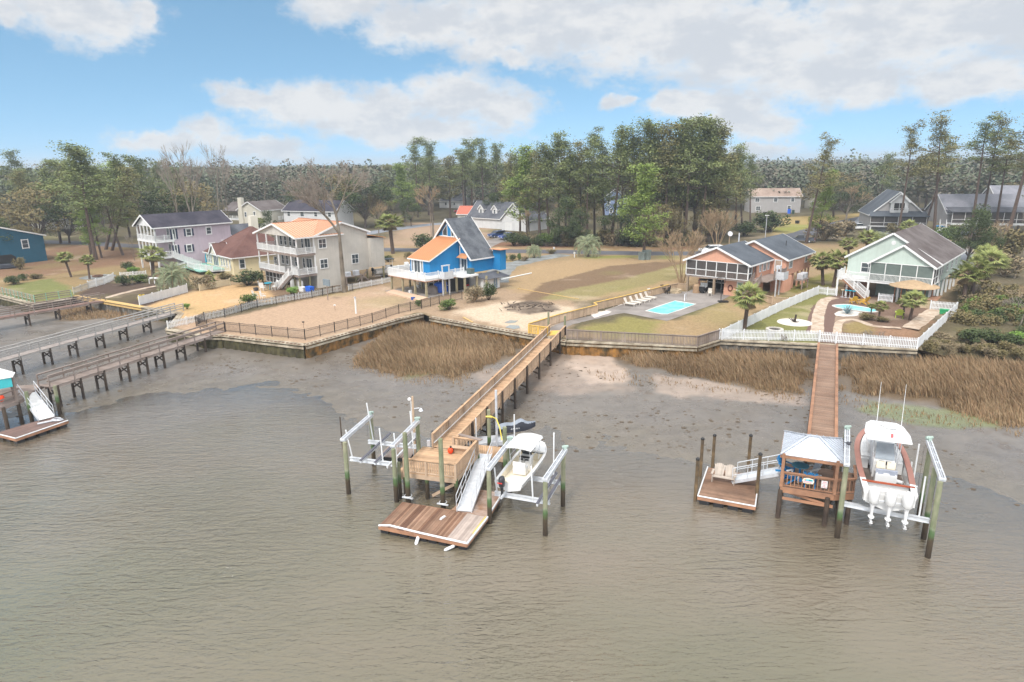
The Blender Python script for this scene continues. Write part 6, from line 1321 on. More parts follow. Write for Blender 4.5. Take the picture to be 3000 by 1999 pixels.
# --- generic houses further back
def house(label, origin, rz, W, D, ze, zp, wm_, rm, axis='y', wins=(), porch=None, base=0.0, extra=None, cat='house'):
    h = T('house', label, cat, (*origin, LZ), R(rz)); walls(h, 0, W, 0, D, base, ze, wm_, (axis, (W if axis == 'y' else D)/2, zp))
    if axis == 'y': gable_roof(h, 'y', 0, W, W/2, -.4, D+.4, ze, zp, rm)
    else: gable_roof(h, 'x', 0, D, D/2, -.4, W+.4, ze, zp, rm)
    for (x, z, w, hh, f) in wins: win(h, (x, 0, z) if f == 'F' else ((W, x, z) if f == 'R' else (0, x, z)), f, w, hh, 2 if w > 1.4 else 1, 2, fr=.13)
    if base: posts(h, [(.2,.2),(W/2,.2),(W-.2,.2),(.2,D-.2),(W-.2,D-.2)], 0, base, .3, white)
    if extra: extra(h)
    return h
def ex_teal(h):
    for x in (5.5, 11.0):
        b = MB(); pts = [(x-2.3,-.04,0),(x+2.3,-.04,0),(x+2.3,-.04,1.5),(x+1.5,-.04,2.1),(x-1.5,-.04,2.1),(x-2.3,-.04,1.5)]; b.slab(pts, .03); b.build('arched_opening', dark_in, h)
house('teal blue house with low pitched roof at the far left edge', (-108.2, 125.0), 59.3, 19.0, 12, 5.4, 8.2, s_teal, r_brown, 'y', [(5.4,3.9,1.0,.8,'F'),(15.4,3.9,1.2,1.7,'F')], extra=ex_teal)
def ex_garage(h):
    for x in (2.6, 6.6): win(h, (x,0,1.15), 'F', 2.7, 2.3, 1, 4, gm=white, name='garage_door')
    walls(h, -15, 0, 1.5, 11, 0, 3.3, s_white, ('x', 6.2, 7.6), name='main_wall'); gable_roof(h, 'x', 1.5, 11, 6.2, -15.4, .2, 3.3, 7.6, r_grey, name='main_roof')
    for x in (-10.5, -5.0):
        walls(h, x-1, x+1, 2.6, 6, 3.6, 5.7, s_white, ('y', x, 6.8), name='dormer'); gable_roof(h, 'y', x-1, x+1, x, 2.3, 5.6, 5.7, 6.8, r_grey, .25, name='dormer_roof'); win(h, (x,2.6,4.9), 'F', .8, 1.2)
house('white house with two dormers and double garage behind the blue cottage', (-2.6, 196.8), -40, 9.2, 10, 3.4, 7.8, s_white, r_grey, 'y', [(4.6,5.0,1.5,1.4,'F'),(2.5,2.6,.9,1.4,'L')], extra=ex_garage)
def ex_cream(h):
    b = MB(); b.bb(1.0,2.6,-.5,.6,0,9.6); b.build('chimney', s_cream, h); slabf(h, [(-8,1),(0,1),(0,9),(-8,9)], 2.6, 2.9, white, 'deck'); balus(h, [(-8,1,2.9),(0,1,2.9)], gap=.3); b = MB(); b.slab([(-8.3,.6,5.4),(.3,.6,5.4),(.3,5,8.0),(-8.3,5,8.0)],.15); b.build('side_roof', r_brown, h)
house('cream two storey house with square chimney behind the bare trees', P(551, 527)[:2], -30, 10.5, 10, 6.0, 8.4, s_cream, r_brown, 'y', [(3.5,4.6,.9,1.5,'F'),(7.5,4.8,.9,1.5,'F')], extra=ex_cream)
def ex_shut(h):
    for x in (1.5,): pass
    balus(h, [(-.2,-2,3.0),(-.2,7,3.0)], gap=.3)
house('white house with long dark roof behind the beige house', P(655, 527)[:2], -22, 19, 9, 5.8, 8.6, s_white, r_dark, 'x', [(2,4.7,1.2,1.4,'F'),(7,4.7,1.4,1.4,'F'),(12,4.7,1.2,1.4,'F'),(17,4.7,1.2,1.4,'F')], extra=ex_shut)
house('grey beige two storey house with brown roof beyond the side lawn', P(1722, 489)[:2], -8, 18, 10, 6.0, 8.6, s_grey, shingle('pale_tan_shingles', S(186,164,150,.66), S(168,146,132,.62)), 'x', [(2.5,4.6,1.6,1.4,'F'),(9,4.6,1.4,1.4,'F'),(3,1.6,1.6,1.5,'F'),(15,4.6,1.2,1.4,'F'),(14,1.8,1.2,1.4,'F')])
house('pale single storey house with brown roof right of the grey beige house', P(1848, 478)[:2], -30, 12, 10, 3.4, 6.6, s_cream, r_red, 'y', [(3,2,1,1.4,'F'),(8,2,1,1.4,'F')])
house('small blue gabled house seen through the pine trunks', P(1385, 495)[:2], -12, 8.5, 9, 6.2, 9.4, siding('powder_blue_siding', S(150,168,206,.7)), r_grey, 'y', [(2.0,4.6,1.0,1.8,'F'),(5.8,4.6,1.4,1.8,'F'),(3,1.6,1,1.5,'F')])
def ex_porch(h):
    screens(h, [(-.2,-2.4),(13,-2.4)], 1.6, 4.2, 4, bal=False, midz=.9); slabf(h, [(-.2,-2.4),(13,-2.4),(13,0),(-.2,0)], 1.35, 1.6, white, 'porch_floor'); posts(h, [(0,-2.2),(4.4,-2.2),(8.6,-2.2),(12.8,-2.2)], 0, 1.4, .3, white); b = MB(); b.slab([(-.7,-2.9,4.2),(13.6,-2.9,4.2),(13,0,5.4),(0,0,5.4)],.12); b.build('porch_roof', r_slate, h)
    walls(h, 4.5, 8.6, -1.0, 4, 5.0, 8.0, s_white, ('y', 6.5, 10), name='dormer'); gable_roof(h, 'y', 4.5, 8.6, 6.5, -1.5, 4, 8.0, 10, r_slate, .3, name='dormer_roof'); win(h, (6.5,-1.0,6.6), 'F', 2.6, 2.0, 2, 1, gm=dark_in); balus(h, [(4.5,-1.3,5.2),(8.6,-1.3,5.2)], .9, gap=.3); stairs(h, (11,-2.5,1.6),(8.5,-6.0,.1),1.3,white,white,8)
house('white house with screened porch and slate gable behind the mint green house', P(1995, 531)[:2], -18, 13, 16, 4.6, 10.4, s_grey, r_slate, 'y', [], extra=ex_porch)
def ex_big(h):
    screens(h, [(0,-3),(20,-3)], 3.2, 6.0, 7, bal=False); slabf(h, [(0,-3),(20,-3),(20,0),(0,0)], 2.8, 3.2, white, 'porch_floor'); b = MB(); b.slab([(-.5,-3.5,6.0),(20.5,-3.5,6.0),(20.5,.2,7.0),(-.5,.2,7.0)],.15); b.build('porch_roof', r_grey, h); posts(h, [(x,-2.8) for x in (.2,5,10,15,19.8)], 0, 2.9, .35, wood_dark); stairs(h, (-1.5,-2,3.0),(-3.0,-7,.1),1.4,white,white,10)
house('large grey roofed raised house behind the tall right pines', P(2170, 540)[:2], -12, 22, 14, 5.6, 9.8, s_grey, r_pale, 'x', [], base=2.6, extra=ex_big)
house('long grey roofed house at the far right edge', P(2290, 520)[:2], -10, 26, 14, 6, 11, s_grey, r_pale, 'x', [(4,4,1.4,1.4,'F'),(9,4,1.4,1.4,'F')])
for (u, v, w_, l) in ((1085,500,10,'small white house left of the dormered house'), (1010,478,12,'white house half hidden beyond the side road')): house(l, P(u, v)[:2], -15, w_, 8, 3.2, 6, s_white, r_grey, 'x', [(3,1.7,1,1.2,'F'),(7,1.7,1,1.2,'F')])
house('low house with faded red roof beside the dormered house', P(1052, 512)[:2], -15, 9, 7, 3, 5.2, s_cream, mat('red_roof', S(206,120,98,.7), .8, .1, 2), 'x', [(3,1.6,1,1.2,'F')])
house('distant white gabled house at far left behind the forest edge', P(30, 476)[:2], -20, 14, 10, 3.5, 7, s_white, r_brown, 'y', [(4,2,1,1.2,'F')])
house('house with brown roof behind the teal house', P(70, 530)[:2], 20, 14, 9, 3.4, 6.4, s_cream, r_brown, 'x', [(4,2,1,1.2,'F')])
for i, (u, v, w_) in enumerate(((660,445,26),(840,438,30),(905,432,22),(1500,436,26),(1470,446,20),(1990,432,20),(1750,428,30),(600,425,30),(1240,432,24),(430,432,22))):
    house('distant white roofed building amid the forest, %s' % ['left of the white dark roofed house','above the bare tree crown','right of the bare tree crown','behind the pine grove','lower behind the pine grove','left of the right pines','above the grey beige house','low on the left skyline','behind the dormered house','far left behind tall pines'][i], P(u, v)[:2], -20 + 13 * (i % 4), w_, 12, 3.6, 6.5, s_white, mat('pale_roof', S(214,220,230,.8), .6), 'x')
# ---------------------------------------------------------------- vegetation
def leafm(n, cols, r=.85, k=1.42):
    mc = [sum(q[i] for q in cols) / len(cols) for i in range(3)]; cols = [tuple(min(.8, (c * .62 + mc[i] * .38) * k) for i, c in enumerate(q)) for q in cols]; m = mat(n, cols[0], r, .12, .35, island_cols=cols, spec=.15); return m
pine_g = leafm('pine_needles', [S(96,108,72,.5), S(120,130,84,.6), S(142,150,92,.62), S(104,122,84,.55), S(150,152,100,.6)])
pine_b = leafm('pine_needles_bright', [S(104,128,66,.55), S(132,150,76,.62), S(150,162,88,.66), S(112,138,76,.58)])
pine_o = leafm('pine_needles_olive', [S(112,112,72,.52), S(138,134,86,.6), S(150,142,98,.6), S(120,122,84,.55)])
oak_g = leafm('dark_evergreen_leaves', [S(64,78,52,.5), S(84,98,62,.55), S(102,112,70,.58), S(76,88,62,.5)])
oak_o = leafm('olive_brown_leaves', [S(120,108,76,.55), S(140,124,86,.6), S(112,112,76,.55), S(150,134,98,.6)])
bush_g = leafm('green_shrub_leaves', [S(80,100,58,.55), S(104,126,66,.6), S(128,146,74,.62), S(92,112,66,.55)])
bush_l = leafm('light_green_leaves', [S(116,150,72,.62), S(140,170,84,.68), S(100,132,66,.6)])
bush_t = leafm('tan_scrub_twigs', [S(150,132,108,.6), S(168,150,122,.62), S(130,116,92,.55), S(140,136,100,.58)])
bush_y = leafm('yellow_blossom', [S(226,190,60,.8), S(170,160,60,.6), S(240,206,80,.8)])
palm_g = leafm('palm_fronds', [S(118,130,78,.58), S(146,156,92,.64), S(168,168,104,.66), S(104,118,76,.55)])
palm_b = leafm('silvery_palm_fronds', [S(136,150,116,.6), S(158,168,134,.66), S(176,180,146,.68), S(120,134,102,.58)])
palm_d = leafm('dead_fronds', [S(150,128,96,.55), S(120,100,74,.5), S(170,150,116,.6)])
agave_m = leafm('blue_agave_leaves', [S(132,152,158,.62), S(154,172,176,.66), S(116,138,146,.6)])
bark = mat('pine_bark', S(118,100,90,.55), .95, .2, 2, bump=.03, bs=4); bark_g = mat('pale_bark', S(168,156,140,.62), .95, .18, 1.2, c2=S(120,110,98,.55), c2amt=.5, c2s=.6); twig = mat('grey_twigs', S(172,160,148,.66), .95, .15, 1); twig_t = mat('tan_twigs', S(186,160,128,.66), .95, .15, 1)
marsh_m = leafm('dry_marsh_grass', [S(150,120,92,.56), S(172,140,108,.58), S(126,106,80,.52), S(184,160,128,.6), S(132,116,84,.52)], k=1.4)
far_m = leafm('far_canopy', [S(112,122,98,.5), S(122,130,104,.5), S(106,116,96,.5)], k=1.35); far_b = leafm('far_bare_canopy', [S(140,132,118,.5), S(132,126,110,.5), S(136,132,112,.5)], k=1.3)  # far canopy colours lightened, some distant haze put into them
NR = np.random.default_rng(11)
def cards(c, s0, s1, flat=.5, asp=.55):
    flat *= 2.2
    """one small quad per centre, random facing, biased to face the sky"""
    c = np.asarray(c); n = len(c); nr = NR.normal(size=(n, 3)); nr[:, 2] = np.abs(nr[:, 2]) + flat; nr /= np.linalg.norm(nr, axis=1)[:, None]
    t = np.cross(nr, NR.normal(size=(n, 3))); t /= np.linalg.norm(t, axis=1)[:, None] + 1e-9; b = np.cross(nr, t); s = NR.uniform(s0, s1, n)[:, None] / 2
    v = np.stack([c - t*s - b*s*asp, c + t*s*.6 - b*s*asp*.8, c + t*s + b*s*asp, c - t*s*.5 + b*s*asp*.9], 1).reshape(-1, 3); return v, np.arange(4 * n).reshape(-1, 4)
def sticks(segs):
    """thin three sided twigs from (p, q, r0, r1)"""
    p = np.array([s[0] for s in segs]); q = np.array([s[1] for s in segs]); r0 = np.array([s[2] for s in segs])[:, None]; r1 = np.array([s[3] for s in segs])[:, None]; d = q - p; d /= np.linalg.norm(d, axis=1)[:, None] + 1e-9
    a = np.cross(d, np.array([.3, .2, .93])); a /= np.linalg.norm(a, axis=1)[:, None] + 1e-9; b = np.cross(d, a); vs = []
    for e, r in ((p, r0), (q, r1)):
        for k in range(3): t = 2.094 * k; vs.append(e + a * (math.cos(t) * r) + b * (math.sin(t) * r))
    v = np.stack(vs, 1).reshape(-1, 3); i = np.arange(len(segs))[:, None] * 6; return v, np.concatenate([i + np.array([[0,1,4,3]]), i + np.array([[1,2,5,4]]), i + np.array([[2,0,3,5]])])
def proto(name, parts):
    r = T(name, 'x', 'x'); 
    for nm, (v, f), m in parts: npmesh(nm, v, f, m, r)
    return r
def merge(*a):
    vs, fs, o = [], [], 0
    for v, f in a: vs.append(v); fs.append(f + o); o += len(v)
    return np.concatenate(vs), np.concatenate(fs)
def pine(seed, H=22, cw=4.2, cb=.42, n=46, m=None, leaf=.27, per=135, flat=.24):
    rg = random.Random(seed); segs = []; pts = [V3(0,0,-.3)]; bx, by = rg.uniform(-.5,.5), rg.uniform(-.5,.5)
    for i in range(1, 11): t = i / 10; pts.append(V3(bx*math.sin(t*2.5)*1.2, by*math.sin(t*2.2)*1.2, H*t*.97))
    for i in range(10): segs.append((tuple(pts[i]), tuple(pts[i+1]), .30*(1-i*.088), .30*(1-(i+1)*.088)))
    cen = []
    for i in range(n):
        t = cb + (1 - cb) * (i + rg.random()) / n; k = t * 10; j = min(9, int(k)); q = pts[j].lerp(pts[j+1], k - j); u = (t - cb) / (1 - cb)
        L = cw * (math.sin(min(1, u * 1.25 + .22) * math.pi) ** .55 if u < .9 else .45) * rg.uniform(.45, 1.05); a = rg.uniform(0, 6.28); e = q + V3(math.cos(a)*L, math.sin(a)*L, L*rg.uniform(.05,.45)); segs.append((tuple(q), tuple(e), .07, .03))
        for s in range(rg.randint(2, 4)):
            c = q.lerp(e, rg.uniform(.55, 1.08)) + V3(rg.uniform(-.8,.8), rg.uniform(-.8,.8), rg.uniform(-.1,.5)); r = rg.uniform(.55, 1.15); g = NR.normal(size=(per // 3, 3)) * np.array([r*.62, r*.62, r*flat*1.5]); cen.append(g + np.array(c) + np.array([0,0,.15]))
    cen = np.concatenate(cen); return proto('pine_tree', [('trunk', sticks6(segs), bark), ('crown', cards(cen, leaf*.7, leaf*1.4, .35), m or pine_g)])
def sticks6(segs):
    a = [s for s in segs if s[2] > .09]; b = [s for s in segs if s[2] <= .09]; bm = MB()
    for p, q, r0, r1 in a: bm.tube(p, q, r0, r1, 7, False)
    if not a: return sticks(b)
    v = np.array(bm.v); f = np.array(bm.f)
    return merge((v, f), sticks(b)) if b else (v, f)
def bare(seed, H=17, spread=.55, lev=6, r=.28, split=.25, name='bare_tree', m=None, mt=None, trunks=1, fan=2.6):
    rg = random.Random(seed); segs = []
    def grow(p, d, L, r, k):
        q = p + d * L; segs.append((tuple(p), tuple(q), r, r * .68))
        if k == 0: return
        nb = rg.choice((2, 3, 3)) if k > 1 else 4
        for i in range(nb):
            v = V3(rg.gauss(0,1), rg.gauss(0,1), rg.gauss(0,.6)).normalized(); nd = (d + v * spread * (1.15 if i else .45) + V3(0,0,.12)).normalized(); grow(p.lerp(q, 1 if i == 0 else rg.uniform(.55, 1)), nd, L * rg.uniform(.62, .86), max(.016, r * (.66 if i else .72)), k - 1)
    for t in range(trunks):
        a = 6.28 * t / max(1, trunks) + .4; d = V3(math.cos(a)*.16*(trunks>1)*fan/2.6, math.sin(a)*.16*(trunks>1)*fan/2.6, 1).normalized(); p = V3(math.cos(a)*.12*(trunks>1), math.sin(a)*.12*(trunks>1), -.2); q = p + d*H*split; segs.append((tuple(p), tuple(q), r, r*.8)); grow(q, d, H*.24, r*.8, lev)
    rt = min(.05, r * .6); big = [s for s in segs if s[2] > rt]; sm = [s for s in segs if s[2] <= rt]
    return proto(name, [('trunk', sticks6(big), m or bark_g), ('twigs', sticks(sm), mt or twig)])
def leafy(seed, H=9, W=4, m=None, leaf=.3, n=5000, name='evergreen_tree', base=.22, lumps=26):
    rg = random.Random(seed); cen = []; segs = [((0,0,-.2),(0,0,H*base*1.3),.2*H/9,.16*H/9)]
    for i in range(lumps):
        a, u = rg.uniform(0,6.28), rg.random(); rr = W*.5*math.sqrt(rg.random())*1.0; zz = H*(base+(1-base)*(.15+.8*u)); rr *= math.sqrt(max(.12, 1-((u-.35)/.75)**2)); c = V3(rr*math.cos(a)*1.25, rr*math.sin(a)*1.25, zz); s = rg.uniform(.14,.26)*W; g = NR.normal(size=(n//lumps,3)); g /= np.linalg.norm(g,axis=1)[:,None]; g *= s*NR.uniform(.6,1.05,(len(g),1)); g[:,2] *= .7; cen.append(g+np.array(c)); segs.append(((0,0,H*base*.8), tuple(c), .06*H/9, .02))
    return proto(name, [('trunk', sticks6(segs), bark), ('crown', cards(np.concatenate(cen), leaf*.6, leaf*1.3, .3, .7), m or oak_g)])
def shrub(seed, m, leaf=.14, n=1500, name='shrub', tw=None):
    rg = random.Random(seed); cen = []; segs = []
    for i in range(11):
        a = rg.uniform(0,6.28); rr = .33*math.sqrt(rg.random()); c = np.array((rr*math.cos(a), rr*math.sin(a), .25+.42*rg.random()*(1-rr))); g = NR.normal(size=(n//11,3)); g /= np.linalg.norm(g,axis=1)[:,None]; g *= rg.uniform(.13,.24)*NR.uniform(.5,1.1,(len(g),1)); cen.append(g+c); segs.append(((0,0,-.05),tuple(c),.02,.008))
    c = np.concatenate(cen); c[:,2] = np.maximum(c[:,2], .02); return proto(name, [('foliage', cards(c, leaf*.05/.14*.7, leaf*.05/.14*1.5, .3, .8), m), ('stems', sticks(segs), tw or bark)])
def palm(seed, H=5, fan=True, m=None, nf=34, fl=1.5, skirt=True, r=.17, name='palm_tree', trunk=True):
    rg = random.Random(seed); ls = []; dead = []; st = []
    def frond(base, az, el, L, out):
        d = V3(math.cos(az)*math.cos(el), math.sin(az)*math.cos(el), math.sin(el)); sd = V3(-math.sin(az), math.cos(az), 0)
        if fan:
            h_ = base + d*L*.5; st.append((tuple(base), tuple(h_), .025, .018)); up = sd.cross(d)
            for k in range(13): t = (k-6)/6.; dd = (d*math.cos(t*1.25)+sd*math.sin(t*1.25)).normalized(); tip = h_+dd*L*.62*(1-.25*abs(t))+V3(0,0,-.26*L*abs(t)-.12*L); mid = h_.lerp(tip,.55)+V3(0,0,.06); w = dd.cross(up)*.0+sd*.06*math.cos(t)+d*.06*math.sin(-t); out += [tuple(h_), tuple(mid-w), tuple(tip), tuple(mid+w)]
        else:
            p = base; prev = base
            for k in range(9):
                t = (k+1)/9; e = el-t*t*1.9; p = prev+V3(math.cos(az)*math.cos(e), math.sin(az)*math.cos(e), math.sin(e))*L/9; st.append((tuple(prev),tuple(p),.02,.015))
                for s in (-1,1):
                    for o in (0,.5): b_ = prev.lerp(p,o); tip = b_+(sd*s*.75+d*.45+V3(0,0,-.1)).normalized()*L*.32*math.sin(math.pi*(.25+.7*t)); w = V3(0,0,.035); out += [tuple(b_-w), tuple(b_.lerp(tip,.5)+w), tuple(tip), tuple(b_.lerp(tip,.5)-w)]
                prev = p
    top = V3(0,0,H)
    for i in range(nf): frond(top+V3(0,0,rg.uniform(-.3,.1)), i*2.4+rg.uniform(-.2,.2), 1.35-1.85*(i/nf)**.8, fl*rg.uniform(.85,1.1), ls)
    if skirt:
        for i in range(12): frond(top-V3(0,0,.3), i*.55, -.75-rg.random()*.5, fl*.75, dead)
    parts = [('fronds', (np.array(ls), np.arange(len(ls)).reshape(-1,4)), m or palm_g), ('stalks', sticks(st), palm_d)]
    if dead: parts.append(('dead_fronds', (np.array(dead), np.arange(len(dead)).reshape(-1,4)), palm_d))
    if trunk: parts.append(('trunk', sticks6([((0,0,-.2),(0,0,H*.5),r*1.15,r),((0,0,H*.5),(0,0,H),r,r*1.25)]), bark))
    return proto(name, parts)
LIB = {}; USED = set(); FAC = {}
def need(k):
    if k not in LIB: LIB[k] = FAC[k]()
    return LIB[k]
def put(k, x, y, s, label, cat, group=None, z=LZ, rz=None, tilt=(0, 0), sz=None, name=None):
    p = need(k); o = p if k not in USED else copy_tree(p); USED.add(k); o.location = (x, y, z); o.rotation_euler = (tilt[0], tilt[1], random.uniform(0, 6.28) if rz is None else rz); o.scale = sz or (s, s, s)
    o['label'] = label; o['category'] = cat
    if group: o['group'] = group
    elif 'group' in o: del o['group']
    return o
for i in range(4): FAC['pine%d' % i] = (lambda i=i: pine(20+i, 22, [5.4,4.4,5.0,3.8][i], [.45,.36,.55,.5][i], [50,46,36,34][i]))
FAC['pineb'] = lambda: pine(31, 20, 5.0, .22, 64, pine_b, .29, 150, .3); FAC['pineo'] = lambda: pine(33, 20, 3.8, .3, 44, pine_o); FAC['pinel'] = lambda: pine(35, 28, 4.6, .5, 34, pine_o, .27, 130); FAC['pinex'] = lambda: pine(36, 28, 3.8, .62, 26, pine_g, .27, 130)
FAC['bare0'] = lambda: bare(1, 18.5, .55, 8, .34, .3); FAC['bare1'] = lambda: bare(2, 19, .36, 6, .22, .32); FAC['bare2'] = lambda: bare(3, 12, .6, 6, .22, .2, mt=twig_t); FAC['bare3'] = lambda: bare(4, 19, .34, 6, .2, .3, trunks=2)
FAC['myrtle'] = lambda: bare(5, 8, .42, 5, .1, .16, 'crepe_myrtle', twig_t, twig_t, 6, 5); FAC['barebush'] = lambda: bare(8, 3.2, .6, 4, .04, .1, 'bare_bush', twig, twig, 4, 7)
FAC['oak'] = lambda: leafy(1, 10, 8, oak_g); FAC['oako'] = lambda: leafy(2, 11, 9, oak_o); FAC['oakd'] = lambda: leafy(4, 11, 7, oak_g, n=6000, base=.1)
FAC['sabal'] = lambda: palm(1, 5, True); FAC['sabal2'] = lambda: palm(2, 4, True, nf=30, m=palm_g, fl=1.6); FAC['pindo'] = lambda: palm(3, 1.5, False, palm_b, 42, 2.3, False, .22); FAC['fanlow'] = lambda: palm(5, .5, True, palm_g, 26, 1.0, False, .12)
FAC['agave'] = lambda: agave()
for k, m_, tw in (('sg', bush_g, None), ('sd', oak_g, None), ('sl', bush_l, None), ('st', bush_t, twig_t), ('so', oak_o, None), ('sy', bush_y, None)): FAC[k] = (lambda m_=m_, k=k, tw=tw: shrub(hash(m_.name) % 97, m_, tw=tw))
def agave():
    v = []; rg = random.Random(4)
    for i in range(34):
        a = i*2.4; e = 1.4-1.2*(i/34); d = V3(math.cos(a)*math.cos(e), math.sin(a)*math.cos(e), math.sin(e)); s = V3(-math.sin(a), math.cos(a), 0)*.06; L = 1.05; v += [(0,0,.05), tuple(d*L*.5-s), tuple(d*L), tuple(d*L*.5+s)]
    v = np.array(v); return proto('agave', [('leaves', (v, np.arange(len(v)).reshape(-1,4)), agave_m), ('core', cards(np.array([(0,0,.1)]*6), .2, .3), agave_m)])
def tree_px(k, H0, ub, vb, ut, vt, label, group=None, cat='tree', wide=1.0):
    x, y, _ = P(ub, vb, LZ); zt = Zat(x, y, vt); H = zt - LZ; u, v = PR(x, y, zt); dpx = (ut - u); dist = math.hypot(y, x); dx = dpx * (y / FPX) * 1.0; s = H / H0; return put(k, x, y, s, label, cat, group, tilt=(0, math.atan2(dx, H)), sz=(s*wide, s*wide, s))
def shrub_px(k, u, v, w, h, label, group=None, z=LZ, cat='shrub'):
    x, y, _ = P(u, v, z); m = y / FPX * 1.03; return put(k, x, y + w*m*.3, 1, label, cat, group, z=z, sz=(w*m*1.05, w*m*1.0, h*m*1.3))
random.seed(12)
TALLG = 'pines of the left yard'
for i, (k, ub, vb, ut, vt, w, l) in enumerate([('pine0',221,597,160,336,1.5,'leaning pine with the broadest crown in the left yard'),('pine1',211,586,190,348,1.3,'dark trunked pine just left of the leaning pine'),('pineb',234,593,225,430,1.0,'shorter bright pine at the right foot of the leaning pine'),
    ('pine2',243,574,258,350,1.3,'pine with open crown right of the leaning pine'),('pineo',258,576,292,375,1.2,'olive green pine left of the lilac pink house'),('pine3',283,587,330,395,1.2,'slim pine nearest the lilac pink house porch'),('pine0',320,552,355,349,1.3,'flat topped pine behind the lilac pink house'),('pineb',300,545,318,372,1.1,'bright green pine behind the slim pines'),('pine1',140,560,118,372,1.3,'wide pine left of the leaning pine'),
    ('pineo',95,556,85,392,1.2,'olive pine above the teal blue house roof'),('pine2',398,530,392,372,1.1,'pine behind the left end of the dark lilac roof')]):
    tree_px(k, {'pineb':20,'pineo':20}.get(k,22), ub, vb, ut, vt, l, TALLG, wide=w)
CG = 'tall pines in the central grove'
grove = [(960,500,960,321,'pine1'),(985,495,988,325,'pine0'),(1068,508,1062,345,'pine2'),(1085,500,1080,323,'pine0'),(1112,505,1108,322,'pine1'),(1135,500,1138,332,'pine0'),(1172,520,1172,352,'pineo'),(1195,548,1190,356,'pine3'),(1212,552,1210,340,'pineb'),(1240,556,1236,345,'pineo'),
    (1262,558,1262,333,'pine0'),(1284,556,1284,309,'pine2'),(1310,558,1316,330,'pine1'),(1332,556,1336,326,'pineo'),(1366,545,1364,294,'pinex'),(1350,560,1350,345,'pine3'),(1392,556,1386,318,'pine1'),(1402,562,1424,292,'pine0'),(1440,558,1454,303,'pine2'),(1462,556,1478,315,'pineo'),
    (1490,560,1500,281,'pine0'),(1512,556,1520,290,'pine1'),(1528,562,1540,283,'pineo'),(1542,560,1556,279,'pine1'),(1556,556,1575,290,'pine2'),(1572,562,1592,276,'pine0'),(1590,558,1618,273,'pine0'),(1606,562,1634,277,'pine2'),(1622,556,1652,286,'pineo'),(1640,556,1676,300,'pine1'),
    (1655,550,1690,322,'pineo'),(1690,530,1722,332,'pine3'),(1705,526,1745,356,'pine1'),(1215,540,1224,362,'pine1'),(1300,540,1296,350,'pineo'),(1425,545,1436,338,'pine1'),(1600,545,1604,318,'pineb'),(1575,545,1566,322,'pineo'),(1500,545,1506,330,'pineo'),(1535,545,1530,322,'pine1'),(1625,545,1640,330,'pine0'),(1665,540,1668,350,'pineo')]
desc = ['slender tall', 'broad crowned', 'flat topped', 'thin crowned', 'olive tinted', 'dark trunked', 'feathery', 'ragged topped']
for i, (ub, vb, ut, vt, k) in enumerate(grove):
    where = 'left of the grove behind the blue cottage' if ub < 1000 else ('behind the dormered house' if ub < 1180 else ('in the left part of the grove' if ub < 1350 else ('in the middle of the grove' if ub < 1500 else ('in the dense right part of the grove' if ub < 1660 else 'at the right edge of the grove'))))
    tree_px(k, {'pineb':20,'pineo':20,'pinex':28}.get(k,22), ub, vb, ut, vt, '%s pine %s, %s row' % (desc[i % 8], where, ['front', 'second', 'third', 'rear'][(i // 8) % 4]), CG, wide=1.15)
tree_px('pineb', 20, 1480, 597, 1488, 382, 'bright green pine standing alone in front of the grove beside the road', None, wide=1.25)
tree_px('pineb', 20, 931, 511, 921, 378, 'rounded bright green pine left of the blue cottage', None, wide=1.25)
for k, H0, ub, vb, ut, vt, w, l in (('pine3',22,1724,517,1745,356,1.0,'slim pine left of the grey beige house'),('pinel',28,1852,560,1846,307,1.19,'taller of two pines beside the road right of the salmon house'),('pineb',20,1872,557,1868,392,.8,'shorter right hand pine of the pair by the road'),('pinel',28,2062,545,2100,279,1.12,'leaning tall pine left of the tallest right pines'),
    ('pinex',28,2121,535,2130,312,1.19,'narrow pine between the two tallest right pines'),('pinel',28,2146,548,2166,256,1.33,'tallest straight pine behind the mint green house roof'),('pinex',28,2230,545,2268,268,1.40,'leaning dark trunked pine behind the magnolia'),('pinel',28,2252,540,2298,260,1.26,'pine just right of the leaning dark trunked pine'),('pinel',28,2310,560,2345,236,1.54,'broad tall pine at the right edge of the photo'),('pinex',28,2285,545,2318,300,1.40,'thin pine in front of the far right roof'),('pine1',22,2350,560,2362,300,1.2,'dense pine cut by the right edge'),('pine3',22,2012,505,2015,352,1.0,'pine behind the left end of the white screened porch house')):
    tree_px(k, H0, ub, vb, ut, vt, l, 'tall pines of the right side' if ub > 2000 else None, wide=w)
